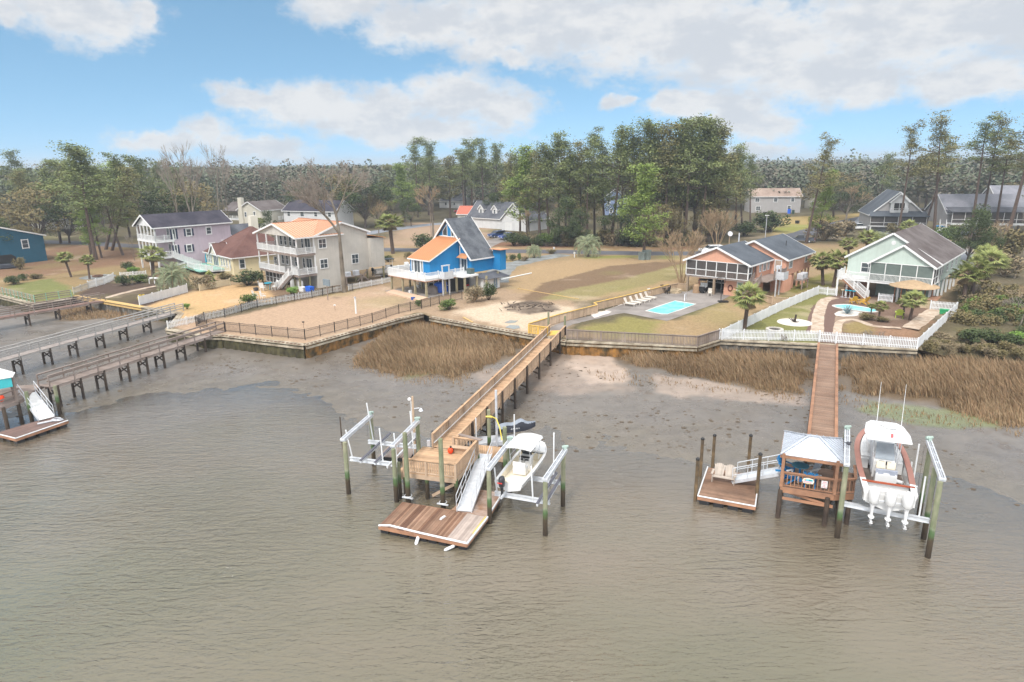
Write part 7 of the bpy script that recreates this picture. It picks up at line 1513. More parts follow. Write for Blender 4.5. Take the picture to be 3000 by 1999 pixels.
for k, H0, ub, vb, ut, vt, w, l in (('bare0',18.5,791,672,788,408,1.2,'large bare tree with twin trunk in front of the beige house'),('bare3',19,438,607,412,372,.9,'bare twin stemmed tree at the middle of the lilac pink wall'),('bare1',19,463,603,452,368,.9,'bare pale tree right of the twin stemmed tree on the lilac wall'),('bare1',19,508,556,495,362,.9,'bare tree at the right corner of the lilac pink house'),('bare3',19,531,541,528,372,.8,'bare tree in front of the cream house'),('bare0',18.5,604,515,612,386,.8,'bare tree left of the white dark roofed house'),
    ('bare2',12,996,547,985,418,1.25,'wide bare tan tree left behind the blue cottage'),('bare2',12,20,548,25,462,1.1,'pinkish bare tree at the far left behind the teal house'),('bare3',19,310,600,306,540,.6,'thin bare sapling left of the lilac pink house'),('bare2',12,1215,560,1212,478,.9,'bare tree in front of the dormered house garage'),('bare1',19,2330,640,2335,470,1.1,'grey bare tree at the right edge above the shrubs'),('bare2',12,2290,600,2296,500,1.2,'spreading bare tree right of the mint green house'),('bare2',12,2340,760,2342,640,1.0,'bare tree above the green shrubs at the right edge'),('bare2',12,1940,520,1942,420,1.5,'pale bare tree beyond the side road'),('bare2',12,870,560,872,462,1.0,'bare brown tree behind the beige house roof'),('bare2',12,700,520,705,430,1.2,'bare tree behind the long dark roof')):
    tree_px(k, H0, ub, vb, ut, vt, l, wide=w)
for ub, vb, vt, w, l in ((1566,652,512,1.1,'tan crepe myrtle at the left corner of the salmon house'),(1647,572,470,1.25,'large vase shaped crepe myrtle behind the salmon house')): tree_px('myrtle', 8, ub, vb, ub, vt, l, wide=w)
for k, H0, ub, vb, vt, w, l in (('oak',10,700,520,428,1.0,'round dark evergreen behind the white dark roofed house'),('oako',11,790,520,402,1.1,'olive evergreen behind the bare tree'),('oak',10,840,525,412,1.1,'broad evergreen left of the bright green pine'),('oako',11,100,565,430,1.2,'olive brown oak behind the teal house'),('oak',10,160,560,455,1.1,'dark oak under the left pines'),('oakd',11,-8,606,498,1.0,'dark evergreen at the left edge by the teal house'),('oakd',11,2222,600,474,.85,'dark magnolia behind the mint green house'),('oakd',11,2262,606,500,.8,'dark evergreen right of the magnolia'),('oakd',11,1300,566,452,.9,'dark understory tree in the left part of the grove'),('oakd',11,1330,568,480,.8,'dark evergreen under the grove beside the pindo palm'),('oak',10,1420,566,468,.9,'dark evergreen behind the lone bright pine'),('oako',11,1520,566,470,1.0,'olive understory tree right of the lone pine'),('oakd',11,1450,568,490,.8,'low dark evergreen left of the lone pine'),
    ('oak',10,1945,508,418,1.0,'dark round tree beyond the side lawn'),('oako',11,1915,500,396,1.2,'pale olive oak beyond the grey beige house'),('oakd',11,626,545,484,.7,'blue green conifer behind the beige roof'),('oako',11,1630,560,470,.9,'olive tree under the right of the grove'),('oak',10,385,560,440,1.2,'dark oak behind the lilac pink house roof'),('oako',11,450,545,425,1.2,'olive oak behind the bare pale trees'),('oako',11,870,520,440,1.0,'tan green oak left of the lone palm'),('oak',10,945,520,455,.8,'evergreen at the foot of the rounded pine'),('oako',11,60,600,520,.8,'brown oak beside the teal house'),('oak',10,1150,520,440,.9,'evergreen behind the small red roof')):
    tree_px(k, H0, ub, vb, ub, vt, l, wide=w)
PG = 'sabal palms'
for k, H0, ub, vb, ut, vt, w, l, g in (('sabal',6.2,903,583,903,490,1.6,'tall palm with round crown between the beige and blue houses',PG),('sabal',6.2,164,637,162,576,1.35,'left palm of the pair on the left lawn',PG),('sabal',6.2,206,642,202,585,1.35,'right palm of the pair beside the fire ring',PG),('sabal2',5.2,352,634,350,564,1.6,'yellow green palm in front of the lilac pink porch',PG),('pindo',2.7,400,665,400,603,1.0,'silvery pindo palm at the edge of the mulch yard','pindo palms'),('pindo',2.7,1351,590,1350,539,.95,'silvery pindo palm on the lawn by the road','pindo palms'),('pindo',2.7,1227,593,1226,562,.9,'small pindo palm clump beside the gravel driveway','pindo palms'),('fanlow',1.3,480,648,480,625,1.0,'low fan palm below the mint deck stair',PG),
    ('sabal2',5.2,1710,757,1708,650,1.25,'single sabal palm by the white fence in the pool yard',PG),('sabal2',5.2,1891,656,1889,578,1.3,'left palm of the pair between the salmon and mint houses',PG),('sabal2',5.2,1914,660,1916,575,1.2,'right palm of the pair touching the mint house deck',PG),('sabal2',5.2,2214,698,2210,608,1.4,'palm leaning at the right corner of the mint house',PG),('sabal2',5.2,2232,690,2240,590,1.3,'palm behind the right corner palm of the mint house',PG),('sabal2',5.2,2262,660,2262,572,1.5,'palm at the right rear of the mint house',PG),('sabal2',5.2,2245,640,2235,560,1.3,'farthest palm beyond the mint house side wall',PG),
    ('sabal2',5.2,2090,736,2090,668,1.4,'big clumped palm in the middle of the right yard',PG),('sabal2',5.2,2075,732,2068,680,1.2,'smaller palm at the left of the yard clump',PG),('sabal',6.2,2001,724,2001,698,1.8,'tiny palm beside the small blue pool',PG),('sabal2',5.2,2018,738,2030,692,1.4,'leaning palm between pool and yard clump',PG),('sabal2',5.2,1950,600,1950,545,1.4,'palm left behind the mint house roof',PG),('sabal2',5.2,1985,590,1985,528,1.4,'palm behind the mint house left gable',PG),('sabal2',5.2,2080,560,2080,505,1.3,'palm beside the white screened porch house stair',PG),('pindo',2.7,2015,565,2015,528,1.0,'silvery palm in front of the screened porch house','pindo palms'),('sabal',6.2,596,535,595,500,2.0,'palm between the yellow roof and cream house',PG)):
    tree_px(k, H0, ub, vb, ut, vt, l, g, 'palm', w)
x, y, _ = P(1947, 722); put('agave', x, y, 1.25, 'blue grey agave in the white stone bed of the right yard', 'agave')
SH = [('sd',971,576,54,38,'large round olive evergreen shrub left of the blue cottage'),('so',936,596,24,16,'small olive shrub left of the blue cottage'),('sd',891,603,30,16,'dark shrub beside the beige house boats'),('sd',1146,598,22,18,'leftmost dark shrub along the gravel driveway'),('sg',1162,600,18,14,'second shrub along the gravel driveway'),('sd',1178,600,20,15,'third shrub along the gravel driveway'),('sg',1192,600,16,18,'fourth shrub along the gravel driveway'),('st',1206,601,22,12,'tan grass clump by the gravel driveway'),('so',1268,584,26,10,'low olive shrub at the driveway mouth'),
    ('sg',1032,715,52,26,'wide green shrub outside the black fence below the blue cottage'),('sd',1122,692,40,42,'tall dark shrub at the corner of the blue cottage lot'),('st',1088,698,52,44,'tall olive tan shrub between the two green shrubs'),('sg',961,705,22,16,'small yucca like shrub inside the black fence'),('sd',292,625,30,24,'dark shrub behind the short white picket fence'),('sl',304,631,30,17,'light green shrub in front of the dark shrub'),('sd',280,658,42,26,'dark green shrub left in the mulch yard'),('sg',310,653,44,22,'paler shrub right in the mulch yard'),('sd',25,656,40,22,'leftmost shrub of the row on the far left lawn'),('sd',50,646,24,17,'middle shrub of the row on the far left lawn'),('so',78,642,34,12,'right low shrub of the row on the far left lawn'),('so',39,621,30,28,'brownish shrub in front of the teal house'),
    ('sd',561,660,78,36,'big dark shrub in front of the beige house'),('st',463,668,56,36,'tan brown shrub beside the cream fence'),('so',516,648,42,20,'yellowish shrub below the mint deck'),('sg',571,702,46,26,'green shrub poking through the white picket fence'),('sl',668,682,38,22,'bright green shrub beside the blue tub'),('sl',428,712,18,15,'small round bright shrub on the sandy lawn'),('sy',322,692,20,18,'yellow flowering shrub at the end of the vinyl fence'),('sd',1777,536,84,50,'broad dark thicket behind the salmon house'),('sd',1716,545,56,36,'dark thicket left of the roof vent'),('st',1905,556,90,50,'tan bare thicket beside the road behind the mint house'),('st',1948,545,60,40,'grey tan thicket right of the road'),('sd',1205,566,34,24,'dark shrub by the garage drive left side'),('sd',1235,568,34,24,'dark shrub right of the garage drive'),('so',2000,738,44,16,'low brown dried shrub bed in the right yard'),('so',2035,742,36,12,'dried brown groundcover under the leaning palm'),('st',1925,470,26,20,'plume grass clump beyond the side lawn'),('so',2060,545,40,30,'olive shrub beside the porch house'),('sg',2120,560,40,24,'small green shrub behind the mint roof')]
for k, u, v, w, h_, l in SH: shrub_px(k, u, v, w, h_, l)
ORD = ['first','second','third','fourth','fifth','sixth','seventh','eighth','ninth','tenth','eleventh','twelfth','thirteenth','fourteenth','fifteenth','sixteenth','seventeenth','eighteenth','nineteenth']
def ordn(i): return ORD[i] if i < 19 else (['twentieth','thirtieth','fortieth','fiftieth','sixtieth','seventieth'][i // 10 - 1 - (0 if i % 10 == 9 else 1) + (1 if i % 10 == 9 else 0)] if i % 10 == 9 else ['twenty','thirty','forty','fifty','sixty','seventy'][(i + 1) // 10 - 2] + ' ' + ORD[(i + 1) % 10 - 1])
LATER = {}
def later(key, o, u, txt): LATER.setdefault(key, []).append((u, o, txt))
for i in range(22):
    u = 1185 + i * 19 + random.uniform(-6, 6); k = ['sd','so','st','sd','sg'][i % 5]; c_ = {'sd':'dark green','so':'olive brown','st':'tan twiggy','sg':'mid green'}[k]; later('u' + c_, shrub_px(k, u, 567 + random.uniform(-4, 2), random.uniform(34, 52), random.uniform(20, 40), 'x', 'undergrowth along the grove edge'), u, '%s bush, %%s of its colour from the left along the grove edge' % c_)
for i, (u, v, w, h_) in enumerate([(2300,575,90,60),(2340,600,90,70),(2180,560,60,40),(2325,640,80,60),(2290,610,70,50)]): shrub_px(['st','so','sg','st','so'][i], u, v, w, h_, ['tan thicket hiding the foot of the far right house','olive thicket at the right edge above the palms','green thicket behind the mint house rear','tan thicket below the bare right trees','olive thicket beside the right bare trees'][i])
for i in range(84):
    u = random.uniform(2205, 2440); v = random.uniform(690, 800) if i % 2 else random.uniform(680, 760); k = ['sg','sd','so','so','sg','sd','so','sl'][i % 8] if v > 715 else ['so','st'][i % 2]; x, y, _ = P(u, v, 1.4)
    if u < 2140 + (800 - v) * .9: u += 60
    c_ = {'sg':'green','sd':'dark green','so':'olive brown','st':'tan','sl':'bright green'}[k] + ' wild shrub on the right bank, ' + ['upper slope','middle slope','lower slope'][min(2, max(0, int((v-700)/34)))]; later(c_, shrub_px(k, u, v, random.uniform(46, 72), random.uniform(26, 44), 'x', 'wild shrubs on the right bank', z=1.3), u, c_ + ', %s such from the left')
for i in range(34):
    u = random.uniform(2128, 2440); v = 780 + random.uniform(0, 38) + (u - 2128) * .07; k = 'st' if i % 3 else 'so'
    later('scrub', shrub_px(k, u, v, random.uniform(30, 50), random.uniform(18, 34), 'x', 'scrub along the marsh edge', z=.9), u, 'grey tan scrub bush at the right marsh edge, %s from the left')
for u, v, s, l in ((2000,796,1.0,'leafless bush in front of the right picket fence'),(1785,800,1.0,'dry bush in front of the left picket fence'),(2330,740,1.6,'bare bush among the green shrubs'),(2260,700,1.5,'bare bush below the right palms')): x, y, _ = P(u, v, 1); put('barebush', x, y, s, l, 'bush', z=.7)
# middle distance trees, each its own thing, kept clear of the houses
clear = [(490,440,800,530,205),(1055,440,1235,560,215),(1378,425,1425,500,225),(1712,425,1905,500,240),(1975,430,2140,545,215),(2140,400,2353,560,205),(1760,480,2000,585,260),(820,510,1130,570,220),(0,380,420,600,150)]
n = 0; tries = 0
kinds = ['pine0','pine1','pine2','pineo','pineo','oako','oak','bare2','bare0','bare1','pine3','oako']; nm = {'pine0':'green pine','pine1':'green pine','pine2':'open crowned pine','pine3':'slim pine','pineo':'olive pine','oako':'olive brown tree','oak':'dark evergreen tree','bare2':'bare tan tree','bare0':'bare grey tree','bare1':'bare upright tree'}
HH = {'pineo':20,'oako':11,'oak':10,'bare2':12,'bare0':18.5,'bare1':19}
while n < 245 and tries < 8000:
    tries += 1; u = random.uniform(-120, 2470); d = 160 + 270 * random.random() ** 1.3; k = random.choice(kinds); az = math.atan2(u - CX, FPX); y = d; x = d * math.tan(az); ht = (random.uniform(15, 22) if d < 260 else random.uniform(12, 18)) if k in ('pine0','pine1','pine2','pineo','pine3') else random.uniform(8, 14)
    if random.random() < .1: ht *= 1.2
    ub, vb = PR(x, y, LZ); _, vt = PR(x, y, LZ + ht); w = 4.5 / d * FPX
    if any(ub + w > c[0] and ub - w < c[2] and vb > c[1] and vt < c[3] and (d < c[4] or (vb < c[3] and vb > c[3] - 55)) for c in clear): continue
    if 560 < vb: continue
    n += 1; s = ht / HH.get(k, 22); c_ = '%s in the %s wood' % (nm[k], 'near' if d < 240 else ('middle' if d < 330 else 'far'))
    later(c_, put(k, x, y, s, 'x', 'tree', 'woodland trees behind the houses', sz=(s*1.35, s*1.35, s)), ub, c_ + ', %s such from the left')
for k_, l_ in LATER.items():
    for i_, (u_, o_, t_) in enumerate(sorted(l_, key=lambda q: q[0])): o_['label'] = t_ % ordn(i_)
# far woodland reads as one mass
def far_wood():
    C1, C2 = [], []; k = 0
    for _ in range(9800):
        d = 275 * (9.5 ** NR.random()); az = NR.uniform(-.72, .72); x, y = d * math.sin(az), d * math.cos(az); h = NR.uniform(12, 18.5) * (1 + .25 * (NR.random() < .06)) + 3*(fbm(np.array([x]),np.array([y]),160,5)[0]-.5)*2; s = min(2.2, .5 + d / 700); m = int(64 * (1.6 if d < 420 else 1)) if d < 800 else int(30); r = NR.uniform(2.5, 4.5) * (1 + d / 2500)
        g = NR.normal(size=(m, 3)); g /= np.linalg.norm(g, axis=1)[:, None]; g = g * np.array([r, r, h * .33]) + np.array([x, y, LZ + h * .66]); (C1 if NR.random() < .6 else C2).append((g, s))
    for nm_, C, m in (('far_forest', C1, far_m), ('far_forest', C2, far_b)):
        c = np.concatenate([g for g, _ in C]); sz = np.concatenate([np.full(len(g), s) for g, s in C]); v, f = cards(c, 1, 1, .4, .7); v = (v.reshape(-1, 4, 3) - c[:, None]) * (sz * 1.15)[:, None, None] + c[:, None]; o = npmesh(nm_, v.reshape(-1, 3), f, m); tag(o, 'hazy far off woodland reaching the horizon' if m is far_m else 'grey leafless part of the far off woodland', 'forest', kind='stuff')
far_wood()
# marsh grass: dense blades, stuff
def marsh(pl, dens, label, hmin=.45, hmax=1.15, zoff=0.0, thin=.6):
    p = [P(a, b, .3)[:2] for a, b in pl]; xs = [q[0] for q in p]; ys = [q[1] for q in p]; A = (max(xs)-min(xs))*(max(ys)-min(ys)); n = int(A*dens); x = NR.uniform(min(xs)-1, max(xs)+1, n); y = NR.uniform(min(ys)-1, max(ys)+1, n)
    ins = inpoly(x, y, p); d = seg_dist(x, y, p + [p[0]]); s = np.where(ins, d, -d) + (fbm(x, y, 2.4, 12)-.5)*3.2; keep = (s > 0) & (fbm(x, y, 1.8, 44) > thin - .5*np.clip(s/2.5, 0, 1)); sx = np.interp(x, sh_x, sh_y); keep &= (y < sx - .25); x, y, s = x[keep], y[keep], s[keep]; z = mud_h(x, y); n = len(x)
    h = NR.uniform(hmin, hmax, n)*np.clip(.35+s/3, .35, 1)*(.7+.6*fbm(x, y, 4, 9)); la = 2.6+2.2*(fbm(x, y, 7, 19)-.5)*2+NR.normal(size=n)*.5; ln = NR.uniform(.15,.7,n)*h; w = NR.uniform(.02,.045,n); a = NR.uniform(0, 6.28, n); dx, dy = np.cos(a)*w, np.sin(a)*w
    b0 = np.stack([x-dx, y-dy, z-.03], 1); b1 = np.stack([x+dx, y+dy, z-.03], 1); m0 = np.stack([x+dx*.8+np.cos(la)*ln*.35, y+dy*.8+np.sin(la)*ln*.35, z+h*.6], 1); m1 = m0-np.stack([dx*1.6, dy*1.6, dx*0], 1); t = np.stack([x+np.cos(la)*ln, y+np.sin(la)*ln, z+h], 1)
    v = np.stack([b0, b1, m0, m1, t], 1).reshape(-1, 3); i = np.arange(n)[:, None]*5; f = np.concatenate([i+np.array([[0,1,2,3]]), i+np.array([[3,2,4,4]])]); f = np.concatenate([i+np.array([[0,1,2]]), i+np.array([[0,2,3]]), i+np.array([[3,2,4]])]); tag(npmesh('marsh_grass', v, f, marsh_m), label, 'marsh grass', kind='stuff')
marsh(MARSH_A, 75, 'dry brown marsh grass left of the long pier'); marsh(MARSH_B, 75, 'dry brown marsh grass between the two piers'); marsh(MARSH_C, 75, 'dry brown marsh grass right of the brown pier'); marsh(MARSH_D, 45, 'low marsh grass between the left piers', .3, .7)
marsh([(1330,850),(1440,845),(1620,880),(1850,905),(1860,935),(1600,905),(1450,885),(1340,880)], 10, 'sparse marsh tufts at the water side of the sand', .15, .35, thin=.62); marsh([(1925,900),(2353,965),(2400,1010),(2150,985),(1930,930)], 14, 'sparse dark marsh tufts beyond the right marsh', .15, .4, thin=.6)
marsh([(775,842),(860,862),(940,878),(1060,890),(1170,850),(1100,835),(940,848),(850,825)], 16, 'ragged sparse tufts at the edge of the left marsh', .15, .4, thin=.58); marsh([(1600,865),(1860,885),(1866,925),(1700,915)], 12, 'sparse tufts beyond the middle marsh', .15, .4, thin=.58)
def debris():
    n = 5200; x = NR.uniform(-48, 40, n); y = NR.uniform(30, 82, n); w = np.interp(x, wl_x, wl_y); k = (y > w-3) & (y < np.interp(x, sh_x, sh_y)-2) & (fbm(x, y, 5, 8) > .47); x, y = x[k], y[k]; z = mud_h(x, y); k = z > -.02; x, y, z = x[k], y[k], z[k]; s = NR.uniform(.03,.16,len(x))*NR.uniform(.5,1.2,len(x)); vs = []; fs = []
    b = MB()
    for i in range(len(x)): b.ball((x[i], y[i], z[i]), (s[i]*1.5, s[i], s[i]*.45), 5, 3)
    tag(b.build('shell_debris', mat('oyster_clump', S(122,108,92,.55), .9, .3, 3)), 'dark oyster clumps and seaweed scattered over the mudflat', 'debris', kind='stuff')
debris()
# ---------------------------------------------------------------- vehicles, pools, furniture, small things
def wheel(root, x, y, r=.34, w=.22, name='wheel'):
    b = MB(); b.tube((x, y-w/2, r), (x, y+w/2, r), r, None, 14); o = b.build(name, black_pl, root); b = MB(); b.tube((x, y-w/2-.01, r), (x, y+w/2+.01, r), r*.55, None, 10); b.build('rim', alu, o)
def car(label, cat, x, y, rz, paint, kind='suv', name='parked_car'):
    r = T(name, label, cat, (x, y, LZ), rz); L, W = (5.6, 1.95) if kind == 'truck' else ((4.9, 1.9) if kind == 'suv' else (4.5, 1.8)); h = .95
    prof = {'suv': [(0,.35),(0,.8),(.1,1.0),(1.25,1.12),(2.0,1.72),(4.55,1.75),(4.85,1.1),(4.9,.4)], 'truck': [(0,.4),(0,.85),(.1,1.05),(1.45,1.15),(2.1,1.75),(3.2,1.76),(3.45,1.15),(5.55,1.12),(5.6,.5)], 'sedan': [(0,.3),(0,.65),(.1,.8),(1.2,.95),(1.9,1.4),(3.2,1.42),(3.9,1.0),(4.45,.95),(4.5,.35)]}[kind]
    b = MB(); n = len(prof); rings = []
    for yy, k in ((-W/2, .0), (-W/2+.06, 1), (W/2-.06, 1), (W/2, 0)): rings.append([(px_, yy if pz < h+.1 else yy*.84, pz if k else pz*.985+.01) for px_, pz in prof])
    b.loft(rings, closed=True); b.build('body', paint, r)
    b = MB(); t = .02; i0 = [i for i, p in enumerate(prof) if p[1] > 1.35]; a, c = prof[i0[0]], prof[i0[-1]]; pa, pc = prof[i0[0]-1], prof[i0[-1]+1]
    lo = lambda p, q, f: (p[0]+(q[0]-p[0])*f, p[1]+(q[1]-p[1])*f)
    for s in (-1, 1):
        q = [lo(pa, a, .12), lo(pc, c, .15), lo(pc, c, .85), lo(pa, a, .85)]; b.slab([(p[0], s*(W/2*(.98 if k < 2 else .86)+.012), p[1]) for k, p in enumerate(q)][::s], t)
    for p, q in ((pa, a), (pc, c)):
        e, f = lo(p, q, .1), lo(p, q, .88); b.slab([(e[0]-.015, -W*.44, e[1]+.02), (e[0]-.015, W*.44, e[1]+.02), (f[0]-.015, W*.39, f[1]+.02), (f[0]-.015, -W*.39, f[1]+.02)][::-1 if p is pa else 1], t)
    b.build('windows', glass_dark, r)
    for xx in (.95, L-1.05):
        for s in (-1, 1): wheel(r, xx, s*(W/2-.1), .36 if kind != 'sedan' else .31)
    for s in (-1, 1): b = MB(); b.box((-.01, s*W*.36, .72), (.05, .34, .16)); b.build('headlight', vinyl, r); b = MB(); b.box((L+.01, s*W*.42, .9), (.04, .14, .3)); b.build('tail_light', mat('tail_red', (.4,.02,.02), .4), r)
    b = MB(); b.box((.0, 0, .45), (.14, W*.94, .2)); b.box((L, 0, .5), (.12, W*.94, .2)); b.build('bumper', mat('bumper_grey', (.2,.2,.21), .5), r)
    if kind == 'truck': b = MB(); b.box((4.5, 0, 1.15), (1.9, W*.86, .03)); b.build('bed_cover', black_pl, r)
    return r
navy = mat('dark_blue_paint', (.02, .05, .16), .25, .05, 1, coat=.6); mid_blue = mat('blue_paint', (.05, .09, .28), .25, .05, 1, coat=.6); red_p = mat('red_paint', (.4, .03, .04), .3, coat=.5); white_p = mat('white_car_paint', (.7, .71, .72), .3, coat=.4); dark_p = mat('charcoal_paint', (.04, .045, .06), .3, coat=.4)
def g3(F, a, b, z=LZ): return PZ(F, a, b, z)[:2]
car('dark blue sport utility vehicle parked by the double garage', 'car', *g3(FA3, 1205, 1092), R(40), navy); car('blue pickup truck with covered bed in front of the double garage', 'truck', *g3(FA3, 1300, 1108), R(35), mid_blue, 'truck', 'parked_truck')
car('small red car left of the dormered house', 'car', *g3(FA3, 880, 858), R(20), red_p, 'sedan'); car('pale car mostly hidden behind the salmon house roof', 'car', *P(1608, 583)[:2], R(5), white_p); car('dark pickup truck parked on the road behind the salmon house', 'truck', *P(1812, 556)[:2], R(-25), dark_p, 'truck', 'parked_truck')
car('white pickup truck behind the palms at the side road', 'truck', *P(1950, 528)[:2], R(-10), white_p, 'truck', 'parked_truck'); car('white sedan beside the white pickup at the side road', 'car', *P(1962, 522)[:2], R(-10), white_p, 'sedan')
def trailer_boat(label, x, y, rz, L=5.5, top=True, cover=False, s=1.0):
    r = T('trailer_boat', label, 'boat', (x, y, LZ), rz); hw, sh_, kl = hull(r, L, 2.1, 1.45, 1.7, .6, white, 2.2, .55, .95)
    if cover: b = MB(); b.loft([[(-hw(t)-.02, L*t, sh_(t)), (0, L*t, sh_(t)+.35*math.sin(math.pi*min(.9, t+.15))), (hw(t)+.02, L*t, sh_(t))] for t in [i/8 for i in range(9)]], caps=False); b.build('cover', mat('white_tarp', (.74,.74,.73), .7), r)
    else: liner(r, hw, sh_, L, .05, .75, .15, 1.0, white, cream_in); gunwale_ring(r, hw, sh_, L, 0, .99, .15, white); b = MB(); rbox(b, (0, 2.4, 1.6), (.7,.7,1.0)); b.build('console', white, r); outboard(r, 0, -.35, 1.3, .8, black_pl, black_pl)
    if top:
        b = MB(); b.box((0, 2.4, 3.2), (1.7, 2.0, .06)); b.build('canopy', dark_p if top == 2 else white, r); b = MB()
        for sx in (-.7, .7):
            for yy in (1.7, 3.0): b.tube((sx, yy, 1.4), (sx, yy, 3.2), .03)
        b.build('canopy_frame', white, r)
    for sx in (-1, 1): b = MB(); b.tube((sx*.85, 1.6, .33), (sx*1.05, 1.6, .33), .33, None, 12); b.build('wheel', black_pl, r)
    b = MB(); b.beam((-.6, -.2, .5), (-.6, 4.6, .5), .08, .12); b.beam((.6, -.2, .5), (.6, 4.6, .5), .08, .12); b.beam((0, 4.3, .5), (0, 6.6, .45), .08, .1); b.build('trailer', alu_dull, r)
trailer_boat('white trailer boat with black canopy beside the beige house', *P(862, 640)[:2], R(-60), 5.5, 2); trailer_boat('second white boat with dark engine near the picket fence', *P(905, 632)[:2], R(-65), 5.2, 0); trailer_boat('boat under a white cover behind the blue cottage', *P(1150, 610)[:2], R(70), 5.0, 0, True)
# pool yard
hx = lambda pts: [H4(*p) for p in pts]
sheet('pool_deck', hx([(190,640),(500,545),(1000,395),(1290,325),(1620,322),(1760,250),(2240,210),(2353,390),(2140,520),(1260,832),(560,700),(330,680)]), concrete, RZ + .016, 'grey concrete pool terrace', sub=1)
def pool(label, pts, F, rim_w=.22):
    p = [Vector(PZ(F, *q)[:2]) for q in pts]; n = len(p); sm = []
    for i in range(n):
        p0, p1, p2, p3 = p[i-1], p[i], p[(i+1)%n], p[(i+2)%n]
        for k in range(5): t = k/5; sm.append(.5*((2*p1)+(p2-p0)*t+(2*p0-5*p1+4*p2-p3)*t*t+(3*p1-p0-3*p2+p3)*t**3) if len(pts) > 6 else p1.lerp(p2, t))
    c = sum(sm, Vector((0, 0)))/len(sm); r = T('swimming_pool', label, 'pool', (c.x, c.y, LZ)); b = MB(); vs = []; m = len(sm)
    for q in sm: o = q+(q-c).normalized()*rim_w; vs += [(q.x, q.y, LZ+.07), (o.x, o.y, LZ+.07), (o.x, o.y, LZ-.02), (q.x, q.y, LZ-.02)]
    b.add(vs, [f for i in range(m) for f in ((i*4, i*4+1, (i+1)%m*4+1, (i+1)%m*4), (i*4+1, i*4+2, (i+1)%m*4+2, (i+1)%m*4+1), (i*4+3, i*4, (i+1)%m*4, (i+1)%m*4+3))]); b.build('coping', mat('pool_coping', S(226,222,216,.75), .7, .06), r, True)
    b = MB(); b.poly([(q.x, q.y, LZ+.035) for q in (sm if sum(sm[i].x*sm[(i+1)%m].y-sm[(i+1)%m].x*sm[i].y for i in range(m)) > 0 else sm[::-1])]); b.build('pool_water', mat('pool_water', S(120,220,230,.85), .06, .1, .8, c2=S(170,236,240,.85), c2amt=.4, c2s=.6, bump=.01, bs=3, spec=.5), r, True); return r
pr_ = pool('rectangular turquoise swimming pool in the concrete terrace', [(905,658),(1395,488),(1745,545),(1600,598),(1270,712),(1175,712)], H4); pool('small blue kidney pool in the right yard', [(140,930),(260,922),(360,938),(530,968),(480,988),(330,972),(190,952)], FC, .3)
q = g3(H4, 1560, 490); b = MB(); b.path([(q[0],q[1],LZ),(q[0]+.1,q[1]+.4,LZ+.9),(q[0]+.5,q[1]+1.2,LZ+.9),(q[0]+.6,q[1]+1.4,LZ)], .04, 6); tag(b.build('handrail', alu), 'shiny pool handrail at the far corner of the rectangular pool', 'handrail')
lm = mat('lounger_resin', S(232,224,212,.8), .6, .05)
def lounger():
    r = T('sun_lounger', 'x', 'sun lounger', (0,0,0)); b = MB()
    for i in range(10): b.box((.62+i*.135, 0, .34), (.11,.6,.03))
    b.build('seat', lm, r); b = MB()
    for i in range(5): b.beam((.5-i*.08,-.3,.38+i*.14),(.5-i*.08,.3,.38+i*.14),.11,.03,(1,0,1))
    b.build('backrest', lm, r)
    for x in (.35,1.8):
        for y in (-.27,.27): b = MB(); b.box((x,y,.16),(.06,.05,.32)); b.build('leg', lm, r)
    b = MB(); b.beam((.2,-.32,.33),(1.95,-.32,.33),.04,.08); b.beam((.2,.32,.33),(1.95,.32,.33),.04,.08); b.build('frame', lm, r); return r
p0 = None
for i, (a, b_) in enumerate([(505,552),(600,526),(695,496),(775,470),(858,440)]):
    x, y = g3(H4, a, b_); x2, y2 = g3(H4, a+145, b_+20); o = p0 = lounger() if p0 is None else None or p0
    if i: o = copy_tree(p0)
    o.location = (x, y, LZ+.03); o.rotation_euler = (0,0,math.atan2(y2-y, x2-x)); o['label'] = '%s white sun lounger from the left beside the pool fence' % ORD[i]; o['group'] = 'sun loungers by the pool'
def simple_chair(label, x, y, rz, m, z=LZ+.03, s=1.0, name='chair'):
    r = T(name, label, 'chair', (x, y, z), rz); b = MB(); b.box((0,0,.42*s),(.5*s,.5*s,.05)); b.build('seat', m, r); b = MB()
    for k in range(4): b.beam(((k-1.5)*.13*s,.23*s,.44*s),((k-1.5)*.13*s,.33*s,1.05*s),.1*s,.02,(0,1,0))
    b.build('backrest', m, r)
    for a in (-1,1):
        for c in (-1,1): b = MB(); b.box((a*.22*s,c*.22*s,.21*s),(.05,.05,.42*s)); b.build('leg', m, r)
        b = MB(); b.beam((a*.27*s,-.25*s,.64*s),(a*.27*s,.28*s,.64*s),.07,.03); b.build('armrest', m, r)
    return r
def round_tab(label, x, y, m, d=1.1, h=.74, z=LZ+.03):
    r = T('table', label, 'table', (x, y, z)); b = MB(); b.lathe((0,0,h),[(d/2,0),(d/2,.04)],18); b.build('tabletop', m, r)
    for k in range(4): b = MB(); a = k*1.57+.78; b.tube((math.cos(a)*d*.4,math.sin(a)*d*.4,0),(math.cos(a)*d*.3,math.sin(a)*d*.3,h),.03); b.build('leg', m, r)
x, y = g3(H4, 1180, 350); round_tab('black metal patio table beside the stone fire pit', x, y, iron)
for i, (dx, dy, a, l) in enumerate(((.9,.2,-1.5,'right of'),(.2,.95,.1,'behind'),(.6,-.7,-2.6,'in front of'))): simple_chair('black metal chair %s the black patio table' % l, x+dx, y+dy, a, iron)
